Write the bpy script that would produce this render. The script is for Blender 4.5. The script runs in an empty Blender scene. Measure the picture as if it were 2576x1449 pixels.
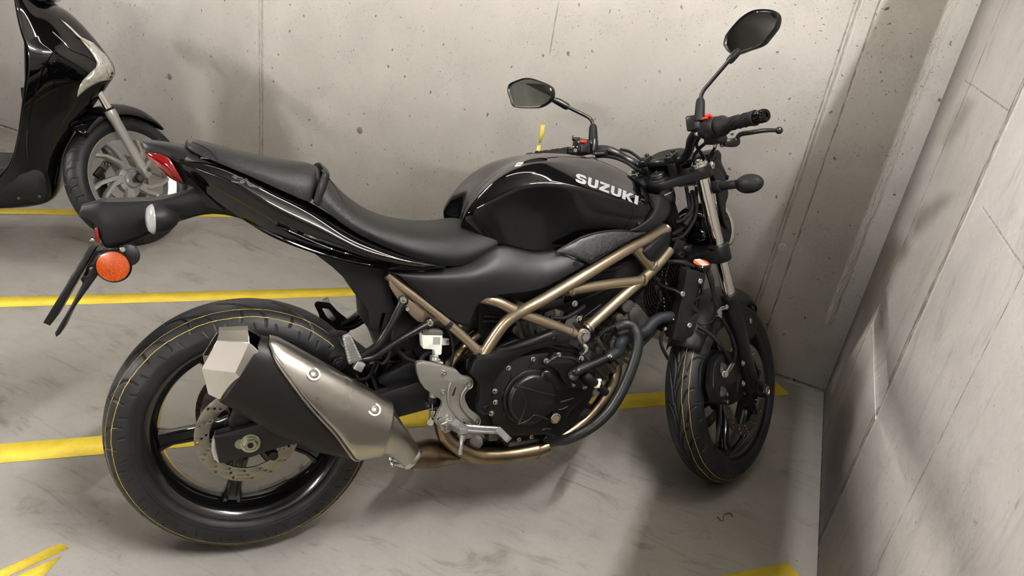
import bpy, bmesh, math, random
import numpy as np
from mathutils import Vector, Matrix
from mathutils.geometry import tessellate_polygon
random.seed(7)
C = bpy.context.scene.collection
scene = bpy.context.scene
PI = math.pi

# ------------------------------------------------------------------ camera
# world: X along the back wall, Y into the back wall, Z up; origin on the floor under the camera
CM = np.array([[0.91080, 0.29230, -0.29150],
               [0.38510, -0.34760, 0.85490],
               [0.14850, -0.89090, -0.42920]])          # rows: world axes seen in the camera (right, down, forward)
u_, s_, v_ = np.linalg.svd(CM); CM = u_ @ v_
FPX, CAMH = 1827.42, 1.4646
cam_d = bpy.data.cameras.new('camera'); cam = bpy.data.objects.new('camera', cam_d); C.objects.link(cam)
cam_d.sensor_width = 36.0; cam_d.lens = FPX * 36.0 / 2576.0; cam_d.clip_start = 0.02
_m = Matrix.Identity(4)
for r in range(3):
    _m[r][0], _m[r][1], _m[r][2] = CM[r][0], -CM[r][1], -CM[r][2]
_m[2][3] = CAMH
cam.matrix_world = _m
scene.camera = cam
CAMP = np.array([0, 0, CAMH])

# ------------------------------------------------------------------ colour management, world
vs = scene.view_settings
scene.display_settings.display_device = 'sRGB'
vs.view_transform = 'Standard'; vs.look = 'None'; vs.gamma = 1.0; vs.use_curve_mapping = False
vs.exposure = 0.16
w = bpy.data.worlds.new('world'); scene.world = w; w.use_nodes = True
w.node_tree.nodes['Background'].inputs[0].default_value = (0.8, 0.85, 1.0, 1)
w.node_tree.nodes['Background'].inputs[1].default_value = 0.02
scene.cycles.max_bounces = 5; scene.cycles.diffuse_bounces = 4; scene.cycles.glossy_bounces = 3; scene.cycles.transmission_bounces = 4
scene.cycles.use_adaptive_sampling = True; scene.cycles.adaptive_threshold = 0.15; scene.cycles.adaptive_min_samples = 10
scene.cycles.use_denoising = True
scene.cycles.caustics_reflective = False; scene.cycles.caustics_refractive = False
scene.cycles.sample_clamp_indirect = 6.0

# ------------------------------------------------------------------ ceiling tubes: the first read from shadows, the others added as fill
CEIL = 2.62
TUBES = [  # x, y, rotation, strength, colour, tube radius
    (.325, .95, PI / 2, 810.0, (1.0, .98, .975), .009),
    (-3.40, 2.20, 0, 165.0, (1.0, .965, .92), .016),
    (-1.20, 2.00, 0, 28.0, (1.0, .96, .88), .016),
    (0.0, 1.90, 0, 100.0, (1.0, .95, .80), .016),
    (-.20, -4.50, 0, 790.0, (1.0, .965, .89), .016),
    (-4.60, -1.20, PI / 2, 2050.0, (1.0, .97, .935), .016),
]

# ------------------------------------------------------------------ helpers
def tag(o, label=None, cat=None, group=None, kind=None):
    if label: o['label'] = label
    if cat: o['category'] = cat
    if group: o['group'] = group
    if kind: o['kind'] = kind
    return o

class Frame:
    """rigid frame: world = R @ local + t ; local -> parent coordinates through (PR, pt)"""
    def __init__(s, R, t): s.R = np.array(R, float); s.t = np.array(t, float)
    def U(s, px, py, y):            # where the sight line of a photo pixel meets the frame's plane y
        return s.P(px, py, (0, y, 0), (0, 1, 0))
    def P(s, px, py, p0, n):
        d = s.R.T @ (CM @ np.array([px - 1288.0, py - 724.5, FPX])); o = s.R.T @ (CAMP - s.t)
        n = np.array(n, float); p0 = np.array(p0, float)
        k = ((p0 - o) @ n) / (d @ n)
        return o + k * d
    def w(s, p): return s.R @ np.array(p, float) + s.t
    def inv(s, p): return s.R.T @ (np.array(p, float) - s.t)
def rz(a): return np.array([[math.cos(a), -math.sin(a), 0], [math.sin(a), math.cos(a), 0], [0, 0, 1]])
def rx(a): return np.array([[1, 0, 0], [0, math.cos(a), -math.sin(a)], [0, math.sin(a), math.cos(a)]])
def ry(a): return np.array([[math.cos(a), 0, math.sin(a)], [0, 1, 0], [-math.sin(a), 0, math.cos(a)]])
def raxis(k, a):
    k = np.array(k, float); k /= np.linalg.norm(k); K = np.array([[0, -k[2], k[1]], [k[2], 0, -k[0]], [-k[1], k[0], 0]])
    return np.eye(3) + math.sin(a) * K + (1 - math.cos(a)) * K @ K
def unit(v): v = np.array(v, float); return v / (np.linalg.norm(v) + 1e-12)

def catmull(P, n=6, closed=False):
    P = [np.array(p, float) for p in P]
    if len(P) < 3: return P
    out = []; N = len(P)
    for i in range(N if closed else N - 1):
        if closed: a, b, c, d = P[i - 1], P[i], P[(i + 1) % N], P[(i + 2) % N]
        else: a, b, c, d = P[max(i - 1, 0)], P[i], P[i + 1], P[min(i + 2, N - 1)]
        for k in range(n):
            t = k / n
            out.append(0.5 * ((2 * b) + (c - a) * t + (2 * a - 5 * b + 4 * c - d) * t * t + (3 * b - a - 3 * c + d) * t ** 3))
    if not closed: out.append(P[-1])
    return out
def fillet(P, r, n=5, closed=False):
    """round the corners of a polyline by radius-like distance r"""
    P = [np.array(p, float) for p in P]; N = len(P); out = []
    for i in range(N):
        if not closed and i in (0, N - 1): out.append(P[i]); continue
        a, b, c = P[i - 1], P[i], P[(i + 1) % N]
        la, lc = np.linalg.norm(a - b), np.linalg.norm(c - b)
        q = min(r, la * 0.48, lc * 0.48)
        if q < 1e-6: out.append(b); continue
        s, e = b + (a - b) / la * q, b + (c - b) / lc * q
        for k in range(n + 1):
            t = k / n; out.append((1 - t) ** 2 * s + 2 * t * (1 - t) * b + t * t * e)
    return out
def offset2(P, d):
    """inset a closed 2-D polygon by d (positive = inwards)"""
    P = np.array(P, float); A = 0.5 * np.sum(P[:, 0] * np.roll(P[:, 1], -1) - np.roll(P[:, 0], -1) * P[:, 1])
    sg = 1 if A > 0 else -1; N = len(P); out = []
    for i in range(N):
        a, b, c = P[i - 1], P[i], P[(i + 1) % N]
        e1, e2 = b - a, c - b
        l1, l2 = np.hypot(*e1), np.hypot(*e2)
        if l1 < 1e-9 or l2 < 1e-9: out.append(b); continue
        n1 = np.array([-e1[1], e1[0]]) / l1 * sg; n2 = np.array([-e2[1], e2[0]]) / l2 * sg
        m = n1 + n2; k = np.hypot(*m)
        if k < 0.3: out.append(b + n1 * d); continue
        m /= k; out.append(b + m * d / max(m @ n1, 0.5))
    return np.array(out)

class MB:
    """collects shapes and links them as ONE mesh object"""
    def __init__(s): s.v = []; s.f = []; s.m = []; s.cur = 0
    def mat(s, i): s.cur = i; return s
    def add(s, vs, fs):
        o = len(s.v); s.v += [tuple(map(float, p)) for p in vs]
        for f in fs: s.f.append([o + i for i in f]); s.m.append(s.cur)
        return s
    def box(s, c, size, R=None, bev=0.0):
        hx, hy, hz = [k / 2 for k in size]; c = np.array(c, float); R = np.eye(3) if R is None else R
        if bev <= 0:
            P = [R @ np.array([sx * hx, sy * hy, sz * hz]) + c for sx in (-1, 1) for sy in (-1, 1) for sz in (-1, 1)]
            return s.add(P, [(0, 1, 3, 2), (4, 6, 7, 5), (0, 4, 5, 1), (2, 3, 7, 6), (0, 2, 6, 4), (1, 5, 7, 3)])
        pts = fillet([(-hx, -hz), (hx, -hz), (hx, hz), (-hx, hz)], bev * 1.6, 3, True)
        rings = []
        for y, ins in ((-hy, bev), (-hy + bev * .3, bev * .3), (-hy + bev, 0), (hy - bev, 0), (hy - bev * .3, bev * .3), (hy, bev)):
            q = offset2(pts, ins) if ins else np.array(pts)
            rings.append([R @ np.array([a, y, b]) + c for a, b in q])
        return s.rings(rings, cap=True)
    def rings(s, rings, cap=False, closed=False, ring_closed=True):
        n = len(rings[0]); vs = [p for r in rings for p in r]; fs = []
        R = len(rings)
        for i in range(R if closed else R - 1):
            j = (i + 1) % R
            for k in range(n if ring_closed else n - 1):
                l = (k + 1) % n
                fs.append((i * n + k, i * n + l, j * n + l, j * n + k))
        if cap: fs.append(tuple(range(n - 1, -1, -1))); fs.append(tuple((R - 1) * n + k for k in range(n)))
        return s.add(vs, fs)
    def tube(s, pts, r, seg=14, smooth=0, cap=True, fil=0, flat=1.0, up=None):
        pts = [np.array(p, float) for p in pts]
        rs = list(r) if hasattr(r, '__len__') else None
        if fil: pts = fillet(pts, fil, 7); rs = None if rs is None else [rs[0]] * len(pts)
        if smooth:
            if rs is not None: q = catmull([np.append(p, k) for p, k in zip(pts, rs)], smooth); pts = [p[:3] for p in q]; rs = [p[3] for p in q]
            else: pts = catmull(pts, smooth)
        rs = rs if rs is not None else [r] * len(pts)
        N = len(pts); T = [unit(pts[min(i + 1, N - 1)] - pts[max(i - 1, 0)]) for i in range(N)]
        ref = np.array(up if up is not None else (0, 1, 0), float)
        if abs(T[0] @ ref) > 0.95: ref = np.array([0, 0, 1.0]) if abs(T[0][2]) < .9 else np.array([1.0, 0, 0])
        nrm = unit(ref - T[0] * (ref @ T[0])); rings = []
        for i in range(N):
            nrm = unit(nrm - T[i] * (nrm @ T[i])); b = np.cross(T[i], nrm)
            rings.append([pts[i] + (nrm * math.cos(a) * flat + b * math.sin(a)) * rs[i] for a in np.linspace(0, 2 * PI, seg, endpoint=False)])
        return s.rings(rings, cap=cap)
    def lathe(s, prof, o, ax, seg=32, closed=False, cap=False, a0=0, a1=None):
        """prof: list of (along, radius)"""
        o = np.array(o, float); ax = unit(ax); ref = np.array([0, 0, 1.0]) if abs(ax[2]) < .9 else np.array([1.0, 0, 0])
        e1 = unit(np.cross(ax, ref)); e2 = np.cross(ax, e1)
        full = a1 is None
        A = np.linspace(0, 2 * PI, seg, endpoint=False) if full else np.linspace(a0, a1, seg)
        rings = [[o + ax * d + (e1 * math.cos(a) + e2 * math.sin(a)) * r for a in A] for d, r in prof]
        return s.rings(rings, cap=cap, closed=closed, ring_closed=full)
    def cyl(s, a, b, r, seg=20, bev=0.0, r2=None):
        a, b = np.array(a, float), np.array(b, float); L = np.linalg.norm(b - a); r2 = r if r2 is None else r2
        if bev: prof = [(0, r - bev), (bev * .3, r - bev * .3), (bev, r), (L - bev, r2), (L - bev * .3, r2 - bev * .3), (L, r2 - bev)]
        else: prof = [(0, r), (L, r2)]
        return s.lathe(prof, a, b - a, seg, cap=True)
    def ball(s, c, r, seg=16, sc=(1, 1, 1), R=None):
        c = np.array(c, float); R = np.eye(3) if R is None else R; rings = []
        for i in range(1, seg // 2):
            p = PI * i / (seg // 2)
            rings.append([R @ (np.array([math.sin(p) * math.cos(a), math.sin(p) * math.sin(a), math.cos(p)]) * r * np.array(sc)) + c for a in np.linspace(0, 2 * PI, seg, endpoint=False)])
        return s.rings(rings, cap=True)
    def prism(s, poly, y0, y1, bev=0.0, holes=(), R=None, o=(0, 0, 0)):
        """poly: [(x, z)], extruded from y0 (outer, bevelled face) to y1"""
        R = np.eye(3) if R is None else R; o = np.array(o, float)
        P = np.array([p[:2] for p in poly], float); sgn = 1 if y1 > y0 else -1
        def lift(q, y): return [R @ np.array([a, y, b]) + o for a, b in q]
        loops = [(P, 1)] + [(np.array(h, float), -1) for h in holes]
        faces_in = []
        for q, k in loops:
            if bev: r = [lift(offset2(q, bev * k), y0), lift(offset2(q, bev * .3 * k), y0 + sgn * bev * .3), lift(q, y0 + sgn * bev), lift(q, y1)]
            else: r = [lift(q, y0), lift(q, y1)]
            s.rings(r); faces_in.append(r)
        for idx in (0, -1):
            L = [[Vector(p) for p in r[idx]] for r in faces_in]
            tri = tessellate_polygon(L); flat = [p for l in L for p in l]
            s.add(flat, [t for t in tri])
        return s
    def slab(s, pts, th, n=None):
        """closed 3-D outline given thickness along its normal"""
        pts = [np.array(p, float) for p in pts]
        if n is None:
            n = np.zeros(3)
            for i in range(len(pts)): n += np.cross(pts[i] - pts[0], pts[(i + 1) % len(pts)] - pts[0])
        n = unit(n); a = [Vector(p) for p in pts]; b = [Vector(p + n * th) for p in pts]
        s.rings([a, b]); t = tessellate_polygon([a]); s.add(a, t); s.add(b, t); return s
    def hexbolt(s, p, ax, r, h=None, washer=True):
        h = h or r * .9; p = np.array(p, float); ax = unit(ax)
        if washer: s.lathe([(-.001, r * 1.45), (r * .18, r * 1.5), (r * .25, r * 1.3)], p, ax, 20, cap=True)
        s.lathe([(0, r), (h * .8, r), (h, r * .88)], p, ax, 6, cap=True)
        return s
    def capscrew(s, p, ax, r, h=None):
        h = h or r * .8; p = np.array(p, float); ax = unit(ax)
        s.lathe([(-.001, r), (h * .8, r), (h, r * .85), (h, r * .48), (h * .35, r * .45)], p, ax, 18, cap=True); return s
    def grid(s, rows, th=0.0, closed=False):
        n = len(rows[0]); s.rings(rows, ring_closed=closed); return s
    def build_each(s, name, mats, parent=None, merge=False, **k):
        """one object per connected piece (merge: pieces whose boxes meet stay together)"""
        par = list(range(len(s.v)))
        def find(a):
            while par[a] != a: par[a] = par[par[a]]; a = par[a]
            return a
        key = {}
        for i, v in enumerate(s.v):
            q = tuple(round(c, 5) for c in v)
            if q in key: par[find(i)] = find(key[q])
            else: key[q] = i
        for f in s.f:
            for i in f[1:]: par[find(i)] = find(f[0])
        comp = {}
        for fi, f in enumerate(s.f): comp.setdefault(find(f[0]), []).append(fi)
        C_ = [[fs, np.min([s.v[i] for f in fs for i in s.f[f]], 0) - .0006, np.max([s.v[i] for f in fs for i in s.f[f]], 0) + .0006] for fs in comp.values()]
        if merge:
            ch = True
            while ch:
                ch = False
                for i in range(len(C_)):
                    for j in range(i + 1, len(C_)):
                        if np.all(C_[i][1] <= C_[j][2]) and np.all(C_[j][1] <= C_[i][2]):
                            C_[i] = [C_[i][0] + C_[j][0], np.minimum(C_[i][1], C_[j][1]), np.maximum(C_[i][2], C_[j][2])]; C_.pop(j); ch = True; break
                    if ch: break
        out = []
        for fs, _, _ in C_:
            ids = sorted({i for f in fs for i in s.f[f]}); mp = {i: n for n, i in enumerate(ids)}; m = MB(); m.v = [s.v[i] for i in ids]; m.f = [[mp[i] for i in s.f[f]] for f in fs]; m.m = [s.m[f] for f in fs]
            out.append(m.build(name, mats, parent, **k))
        return out
    def build(s, name, mats, parent=None, smooth=40, xf=None, sub=0, bevel=0.0, solid=0.0, offset=-1, weld=False, crease=None, flipfix=True):
        me = bpy.data.meshes.new(name)
        V = s.v if xf is None else [tuple(xf(p)) for p in s.v]
        me.from_pydata([tuple(p) for p in V], [], s.f)
        if not isinstance(mats, (list, tuple)): mats = [mats]
        for m in mats: me.materials.append(m)
        me.polygons.foreach_set('material_index', s.m)
        bm = bmesh.new(); bm.from_mesh(me)
        bmesh.ops.remove_doubles(bm, verts=bm.verts, dist=1e-5)
        if flipfix: bmesh.ops.recalc_face_normals(bm, faces=bm.faces)
        bm.to_mesh(me); bm.free()
        me.polygons.foreach_set('use_smooth', [True] * len(me.polygons))
        if smooth and smooth < 180: me.set_sharp_from_angle(angle=math.radians(smooth))
        o = bpy.data.objects.new(name, me); C.objects.link(o)
        if parent is not None: o.parent = parent
        if bevel: b = o.modifiers.new('bevel', 'BEVEL'); b.width = bevel; b.segments = 2; b.limit_method = 'ANGLE'; b.angle_limit = math.radians(40)
        if solid: m = o.modifiers.new('solid', 'SOLIDIFY'); m.thickness = solid; m.offset = offset
        if sub: m = o.modifiers.new('sub', 'SUBSURF'); m.levels = sub; m.render_levels = sub
        return o

# ------------------------------------------------------------------ materials
def newmat(name):
    m = bpy.data.materials.new(name); m.use_nodes = True; return m, m.node_tree.nodes, m.node_tree.links, m.node_tree.nodes['Principled BSDF']
def srgb(r, g=None, b=None):
    if g is None: g = b = r
    f = lambda c: (c / 255 / 12.92) if c <= 10.3 else (((c / 255) + .055) / 1.055) ** 2.4
    return (f(r), f(g), f(b), 1)
def M_(name, col, rough=.5, metal=0.0, coat=0.0, noise=0.0, nscale=60, bump=0.0, bscale=200, spec=.5, trans=0.0, ior=1.45, emit=0.0, aniso=0.0, rn=0.0):
    m, n, l, b = newmat(name)
    b.inputs['Base Color'].default_value = col; b.inputs['Roughness'].default_value = rough; b.inputs['Metallic'].default_value = metal
    b.inputs['Coat Weight'].default_value = coat; b.inputs['Coat Roughness'].default_value = .03
    b.inputs['Specular IOR Level'].default_value = spec; b.inputs['Transmission Weight'].default_value = trans; b.inputs['IOR'].default_value = ior
    b.inputs['Anisotropic'].default_value = aniso
    if emit: b.inputs['Emission Color'].default_value = col; b.inputs['Emission Strength'].default_value = emit
    tc = None
    if noise or bump or rn:
        tc = n.new('ShaderNodeTexCoord')
    if noise or rn:
        t = n.new('ShaderNodeTexNoise'); t.inputs['Scale'].default_value = nscale; t.inputs['Detail'].default_value = 5; l.new(tc.outputs['Object'], t.inputs['Vector'])
        if noise:
            mx = n.new('ShaderNodeMix'); mx.data_type = 'RGBA'; mx.blend_type = 'MULTIPLY'
            mr = n.new('ShaderNodeMapRange'); mr.inputs['From Min'].default_value = .3; mr.inputs['From Max'].default_value = .7; mr.inputs['To Min'].default_value = 1 - noise; mr.inputs['To Max'].default_value = 1 + noise * .3
            l.new(t.outputs['Fac'], mr.inputs['Value']); mx.inputs[0].default_value = 1; mx.inputs[6].default_value = col; l.new(mr.outputs[0], mx.inputs[7]); l.new(mx.outputs[2], b.inputs['Base Color'])
        if rn:
            mr2 = n.new('ShaderNodeMapRange'); mr2.inputs['From Min'].default_value = .3; mr2.inputs['From Max'].default_value = .7; mr2.inputs['To Min'].default_value = max(rough - rn, 0); mr2.inputs['To Max'].default_value = rough + rn
            l.new(t.outputs['Fac'], mr2.inputs['Value']); l.new(mr2.outputs[0], b.inputs['Roughness'])
    if bump:
        t2 = n.new('ShaderNodeTexNoise'); t2.inputs['Scale'].default_value = bscale; t2.inputs['Detail'].default_value = 3; l.new(tc.outputs['Object'], t2.inputs['Vector'])
        bp = n.new('ShaderNodeBump'); bp.inputs['Strength'].default_value = bump; bp.inputs['Distance'].default_value = .001; l.new(t2.outputs['Fac'], bp.inputs['Height']); l.new(bp.outputs[0], b.inputs['Normal'])
    return m

class NT:
    """tiny node helper"""
    def __init__(s, m): s.n = m.node_tree.nodes; s.l = m.node_tree.links
    def math(s, op, a, b=None, c=None, clamp=False):
        k = s.n.new('ShaderNodeMath'); k.operation = op; k.use_clamp = clamp
        for i, v in enumerate((a, b, c)):
            if v is None: continue
            if isinstance(v, (int, float)): k.inputs[i].default_value = v
            else: s.l.new(v, k.inputs[i])
        return k.outputs[0]
    def noise(s, vec, scale, detail=4, rough=.5, dist=0.0, out='Fac'):
        k = s.n.new('ShaderNodeTexNoise'); k.inputs['Scale'].default_value = scale; k.inputs['Detail'].default_value = detail; k.inputs['Roughness'].default_value = rough; k.inputs['Distortion'].default_value = dist
        s.l.new(vec, k.inputs['Vector']); return k.outputs[out]
    def vor(s, vec, scale, out='Distance', rnd=1.0):
        k = s.n.new('ShaderNodeTexVoronoi'); k.inputs['Scale'].default_value = scale; k.inputs['Randomness'].default_value = rnd; s.l.new(vec, k.inputs['Vector']); return k.outputs[out]
    def ramp(s, v, a, b, lo=0.0, hi=1.0, smooth=True):
        k = s.n.new('ShaderNodeMapRange'); k.interpolation_type = 'SMOOTHSTEP' if smooth else 'LINEAR'
        for i, x in ((1, a), (2, b), (3, lo), (4, hi)): k.inputs[i].default_value = x
        s.l.new(v, k.inputs[0]); return k.outputs[0]
    def mix(s, f, a, b, blend='MIX'):
        k = s.n.new('ShaderNodeMix'); k.data_type = 'RGBA'; k.blend_type = blend
        for i, v in ((0, f), (6, a), (7, b)):
            if isinstance(v, (int, float)): k.inputs[i].default_value = v if i == 0 else (v, v, v, 1)
            elif isinstance(v, tuple): k.inputs[i].default_value = v
            else: s.l.new(v, k.inputs[i])
        return k.outputs[2]
    def scale(s, vec, x, y, z):
        k = s.n.new('ShaderNodeMapping'); k.inputs['Scale'].default_value = (x, y, z); s.l.new(vec, k.inputs['Vector']); return k.outputs[0]
    def sep(s, vec):
        k = s.n.new('ShaderNodeSeparateXYZ'); s.l.new(vec, k.inputs[0]); return k.outputs

def concrete(name, base, dark, lines=(), pits=1.0, scratch=0.0, floor=False, rough=.75):
    """lines: (axis index, coordinate, half width, darkness, second-axis (idx, lo, hi) or None)"""
    m, n, l, b = newmat(name); t = NT(m)
    tc = n.new('ShaderNodeNewGeometry').outputs['Position']
    s = t.sep(tc)
    big = t.noise(tc, 1.1, 3, .6, .4); mid = t.noise(tc, 6, 5, .65, .3); fine = t.noise(tc, 70, 3, .6)
    col = t.mix(t.ramp(big, .3, .7), dark, base)
    col = t.mix(t.ramp(mid, .42, .72, 0, .40), col, tuple(k * .72 for k in base[:3]) + (1,))
    col = t.mix(t.ramp(fine, .45, .75, 0, .18), col, tuple(k * .6 for k in base[:3]) + (1,))
    h = t.math('MULTIPLY', fine, .25)
    h = t.math('ADD', h, t.math('MULTIPLY', mid, .8))
    if pits:
        wob = n.new('ShaderNodeMix'); wob.data_type = 'RGBA'; wob.inputs[0].default_value = .035; l.new(tc, wob.inputs[6]); l.new(t.noise(tc, 30, 2, out='Color'), wob.inputs[7])
        wv = wob.outputs[2]
        v1 = t.vor(wv, 21); nsel = t.noise(tc, 15, 2); sel1 = t.ramp(nsel, .50, .60)
        p1 = t.math('MULTIPLY', t.ramp(v1, .07, .14, 1, 0), sel1)
        v2 = t.vor(t.scale(wv, 1, 1, .45), 60); p2 = t.math('MULTIPLY', t.ramp(v2, .06, .13, 1, 0), t.ramp(nsel, .40, .48, 1, 0))
        v3 = t.vor(wv, 118); p3_ = t.math('MULTIPLY', t.ramp(v3, .10, .19, 1, 0), t.ramp(mid, .47, .58))
        v4 = t.vor(t.scale(wv, .45, .45, 1), 44); p4 = t.math('MULTIPLY', t.ramp(v4, .05, .10, 1, 0), t.ramp(big, .5, .6))
        pit = t.math('MAXIMUM', t.math('MAXIMUM', p1, p2), t.math('MAXIMUM', t.math('MULTIPLY', p3_, .85), p4))
        pit = t.math('MULTIPLY', pit, pits)
        col = t.mix(t.math('MULTIPLY', pit, .70), col, srgb(64, 56, 45)); h = t.math('SUBTRACT', h, t.math('MULTIPLY', pit, 2.0))
    if floor:
        st = t.noise(t.scale(tc, 1, 2.2, 1), 3.2, 7, .72, 1.2); col = t.mix(t.ramp(st, .52, .72, 0, .55), col, srgb(112, 106, 94))
        st3 = t.noise(t.scale(tc, .4, 3.5, 1), 5, 6, .7, 2.0); col = t.mix(t.ramp(st3, .56, .74, 0, .55), col, srgb(120, 114, 104))
        st2 = t.noise(tc, 160, 3, .7); col = t.mix(t.ramp(st2, .52, .8, 0, .3), col, srgb(210, 206, 198))
        spk = t.math('MULTIPLY', t.ramp(t.vor(tc, 15), .02, .05, 1, 0), t.ramp(t.noise(tc, 9, 2), .5, .56)); col = t.mix(t.math('MULTIPLY', spk, .6), col, srgb(60, 56, 50))
    if scratch:
        sc = t.noise(t.scale(tc, 1, 9, 2.2), 9, 8, .75, 1.0); sm = t.ramp(sc, .60, .68)
        col = t.mix(t.math('MULTIPLY', sm, scratch), col, srgb(205, 198, 188)); h = t.math('ADD', h, t.math('MULTIPLY', sm, .8))
        fl = t.math('MULTIPLY', t.ramp(t.noise(t.scale(tc, 1, 3.2, 1), 60, 4, .7), .58, .64), t.math('MAXIMUM', t.ramp(t.noise(tc, 4, 3, .6), .44, .60), t.ramp(t.math('ABSOLUTE', t.math('SUBTRACT', s[1], 1.92)), .015, .05, 1, 0)))
        col = t.mix(t.math('MULTIPLY', fl, .55), col, srgb(212, 206, 196)); h = t.math('ADD', h, t.math('MULTIPLY', fl, 1.5))
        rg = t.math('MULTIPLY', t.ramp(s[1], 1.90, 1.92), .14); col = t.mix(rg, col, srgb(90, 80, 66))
        sd = t.noise(t.scale(tc, 1, 4, 1.2), 3, 7, .7, .8); col = t.mix(t.ramp(sd, .52, .72, 0, .35), col, srgb(112, 104, 92))
    if lines:
        wn = t.math('SUBTRACT', t.noise(tc, 9, 4, .7), .5)
        rough_n = t.ramp(t.noise(t.scale(tc, 3, 3, 1), 26, 4, .7), .38, .6, .08 if scratch else .25, 1)
    for ax, c0, hw, dk, rng in lines:
        d = t.math('ABSOLUTE', t.math('ADD', t.math('SUBTRACT', s[ax], c0), t.math('MULTIPLY', wn, hw * 1.2)))
        core = t.ramp(d, hw * .15, hw, 1, 0)
        f = t.math('MULTIPLY', core, rough_n)
        if rng:
            for ax2, lo, hi in rng:
                f = t.math('MULTIPLY', f, t.math('MULTIPLY', t.ramp(s[ax2], lo - .02, lo + .02), t.ramp(s[ax2], hi - .02, hi + .02, 1, 0)))
        col = t.mix(t.math('MULTIPLY', f, abs(dk)), col, srgb(84, 74, 60) if dk > 0 else srgb(222, 214, 202))
        h = t.math('ADD' if dk < 0 else 'SUBTRACT', h, t.math('MULTIPLY', f, .9 if scratch else 2.0))
    l.new(col, b.inputs['Base Color']); b.inputs['Roughness'].default_value = rough; b.inputs['Specular IOR Level'].default_value = .4 if floor else .25
    if floor: l.new(t.ramp(mid, .3, .7, .42, .62), b.inputs['Roughness'])
    bp = n.new('ShaderNodeBump'); bp.inputs['Strength'].default_value = .35; bp.inputs['Distance'].default_value = .004 if not floor else .0012
    l.new(h, bp.inputs['Height']); l.new(bp.outputs[0], b.inputs['Normal'])
    return m

MAT = {}
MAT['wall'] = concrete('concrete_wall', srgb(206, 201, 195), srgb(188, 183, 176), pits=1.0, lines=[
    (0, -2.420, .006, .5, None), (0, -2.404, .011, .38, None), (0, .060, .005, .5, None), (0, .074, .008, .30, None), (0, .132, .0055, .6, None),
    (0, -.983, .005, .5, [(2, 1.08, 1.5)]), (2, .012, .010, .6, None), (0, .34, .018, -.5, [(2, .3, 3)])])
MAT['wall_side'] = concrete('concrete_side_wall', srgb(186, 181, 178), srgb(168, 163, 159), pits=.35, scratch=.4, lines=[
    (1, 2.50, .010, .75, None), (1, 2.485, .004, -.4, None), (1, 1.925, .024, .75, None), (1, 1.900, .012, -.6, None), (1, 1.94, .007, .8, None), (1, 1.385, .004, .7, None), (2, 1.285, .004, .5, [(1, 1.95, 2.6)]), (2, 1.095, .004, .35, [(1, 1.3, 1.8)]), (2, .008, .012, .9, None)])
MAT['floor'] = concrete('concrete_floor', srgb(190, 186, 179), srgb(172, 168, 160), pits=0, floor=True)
MAT['ceiling'] = M_('concrete_ceiling', srgb(112, 109, 104), .8, noise=.2, nscale=2)
MAT['walldark'] = M_('dark_wall_paint', srgb(68, 67, 64), .8, noise=.2, nscale=2)

def yellow_paint():
    m, n, l, b = newmat('yellow_floor_paint'); t = NT(m); tc = n.new('ShaderNodeNewGeometry').outputs['Position']
    c = t.mix(t.ramp(t.noise(tc, 8, 6, .7), .35, .7), srgb(214, 188, 52), srgb(194, 168, 46))
    c = t.mix(t.ramp(t.noise(tc, 120, 4, .7), .56, .74, 0, .6), c, srgb(150, 134, 70))
    l.new(c, b.inputs['Base Color']); b.inputs['Roughness'].default_value = .5
    return m
MAT['yellow'] = yellow_paint()
MAT['tube'] = M_('lamp_tube', (1.0, .90, .76, 1), emit=1.0)
MAT['housing'] = M_('lamp_housing', srgb(200, 200, 196), .5)

# ------------------------------------------------------------------ the setting
def quadbox(name, lo, hi, mat):
    o = MB().box([(a + b) / 2 for a, b in zip(lo, hi)], [b - a for a, b in zip(lo, hi)]).build(name, mat, smooth=0)
    tag(o, kind='structure'); return o
X0, Y0 = -7.5, -8.5
XW, YW = 0.42, 2.87
floor_o = quadbox('floor', (X0 - .2, Y0 - .2, -.25), (XW + .25, YW + .25, 0), MAT['floor'])
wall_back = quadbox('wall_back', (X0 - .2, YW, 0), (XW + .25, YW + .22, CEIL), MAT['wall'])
wall_left = quadbox('wall_left', (X0 - .22, Y0 - .2, 0), (X0, YW, CEIL), MAT['walldark'])
wall_front = quadbox('wall_front', (X0, Y0 - .22, 0), (XW + .25, Y0, CEIL), MAT['walldark'])
ceiling = quadbox('ceiling', (X0 - .2, Y0 - .2, CEIL), (XW + .25, YW + .25, CEIL + .2), MAT['ceiling'])
# right wall with a narrow slanting chase cut into it
mb = MB()
hole = [(2.47, .505), (2.49, .585), (1.93, .565), (1.90, .475)]
outer = [(Y0 - .2, 0), (YW, 0), (YW, CEIL), (Y0 - .2, CEIL)]
Rw = np.array([[0, 1, 0], [1, 0, 0], [0, 0, 1.0]])     # prism (a, depth, b) -> world (depth, a, b)
mb.prism(outer, XW, XW + .24, holes=[hole], R=Rw)
hq = [(2.475, .500), (2.495, .590), (1.925, .570), (1.895, .470)]
mb.add([(XW + .001, hq[0][0], hq[0][1]), (XW + .034, hq[1][0], hq[1][1]), (XW + .034, hq[2][0], hq[2][1]), (XW + .001, hq[3][0], hq[3][1])], [(0, 1, 2, 3)])
mb.add([(XW + .034, hq[1][0], hq[1][1]), (XW + .002, hq[1][0], hq[1][1]), (XW + .002, hq[2][0], hq[2][1]), (XW + .034, hq[2][0], hq[2][1])], [(0, 1, 2, 3)])
mb.tube([(XW, 2.46, .497), (XW, 2.2, .487), (XW, 1.90, .470)], .0022, 6)
wall_right = mb.build('wall_right', MAT['wall_side'], smooth=0); tag(wall_right, kind='structure')

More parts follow.
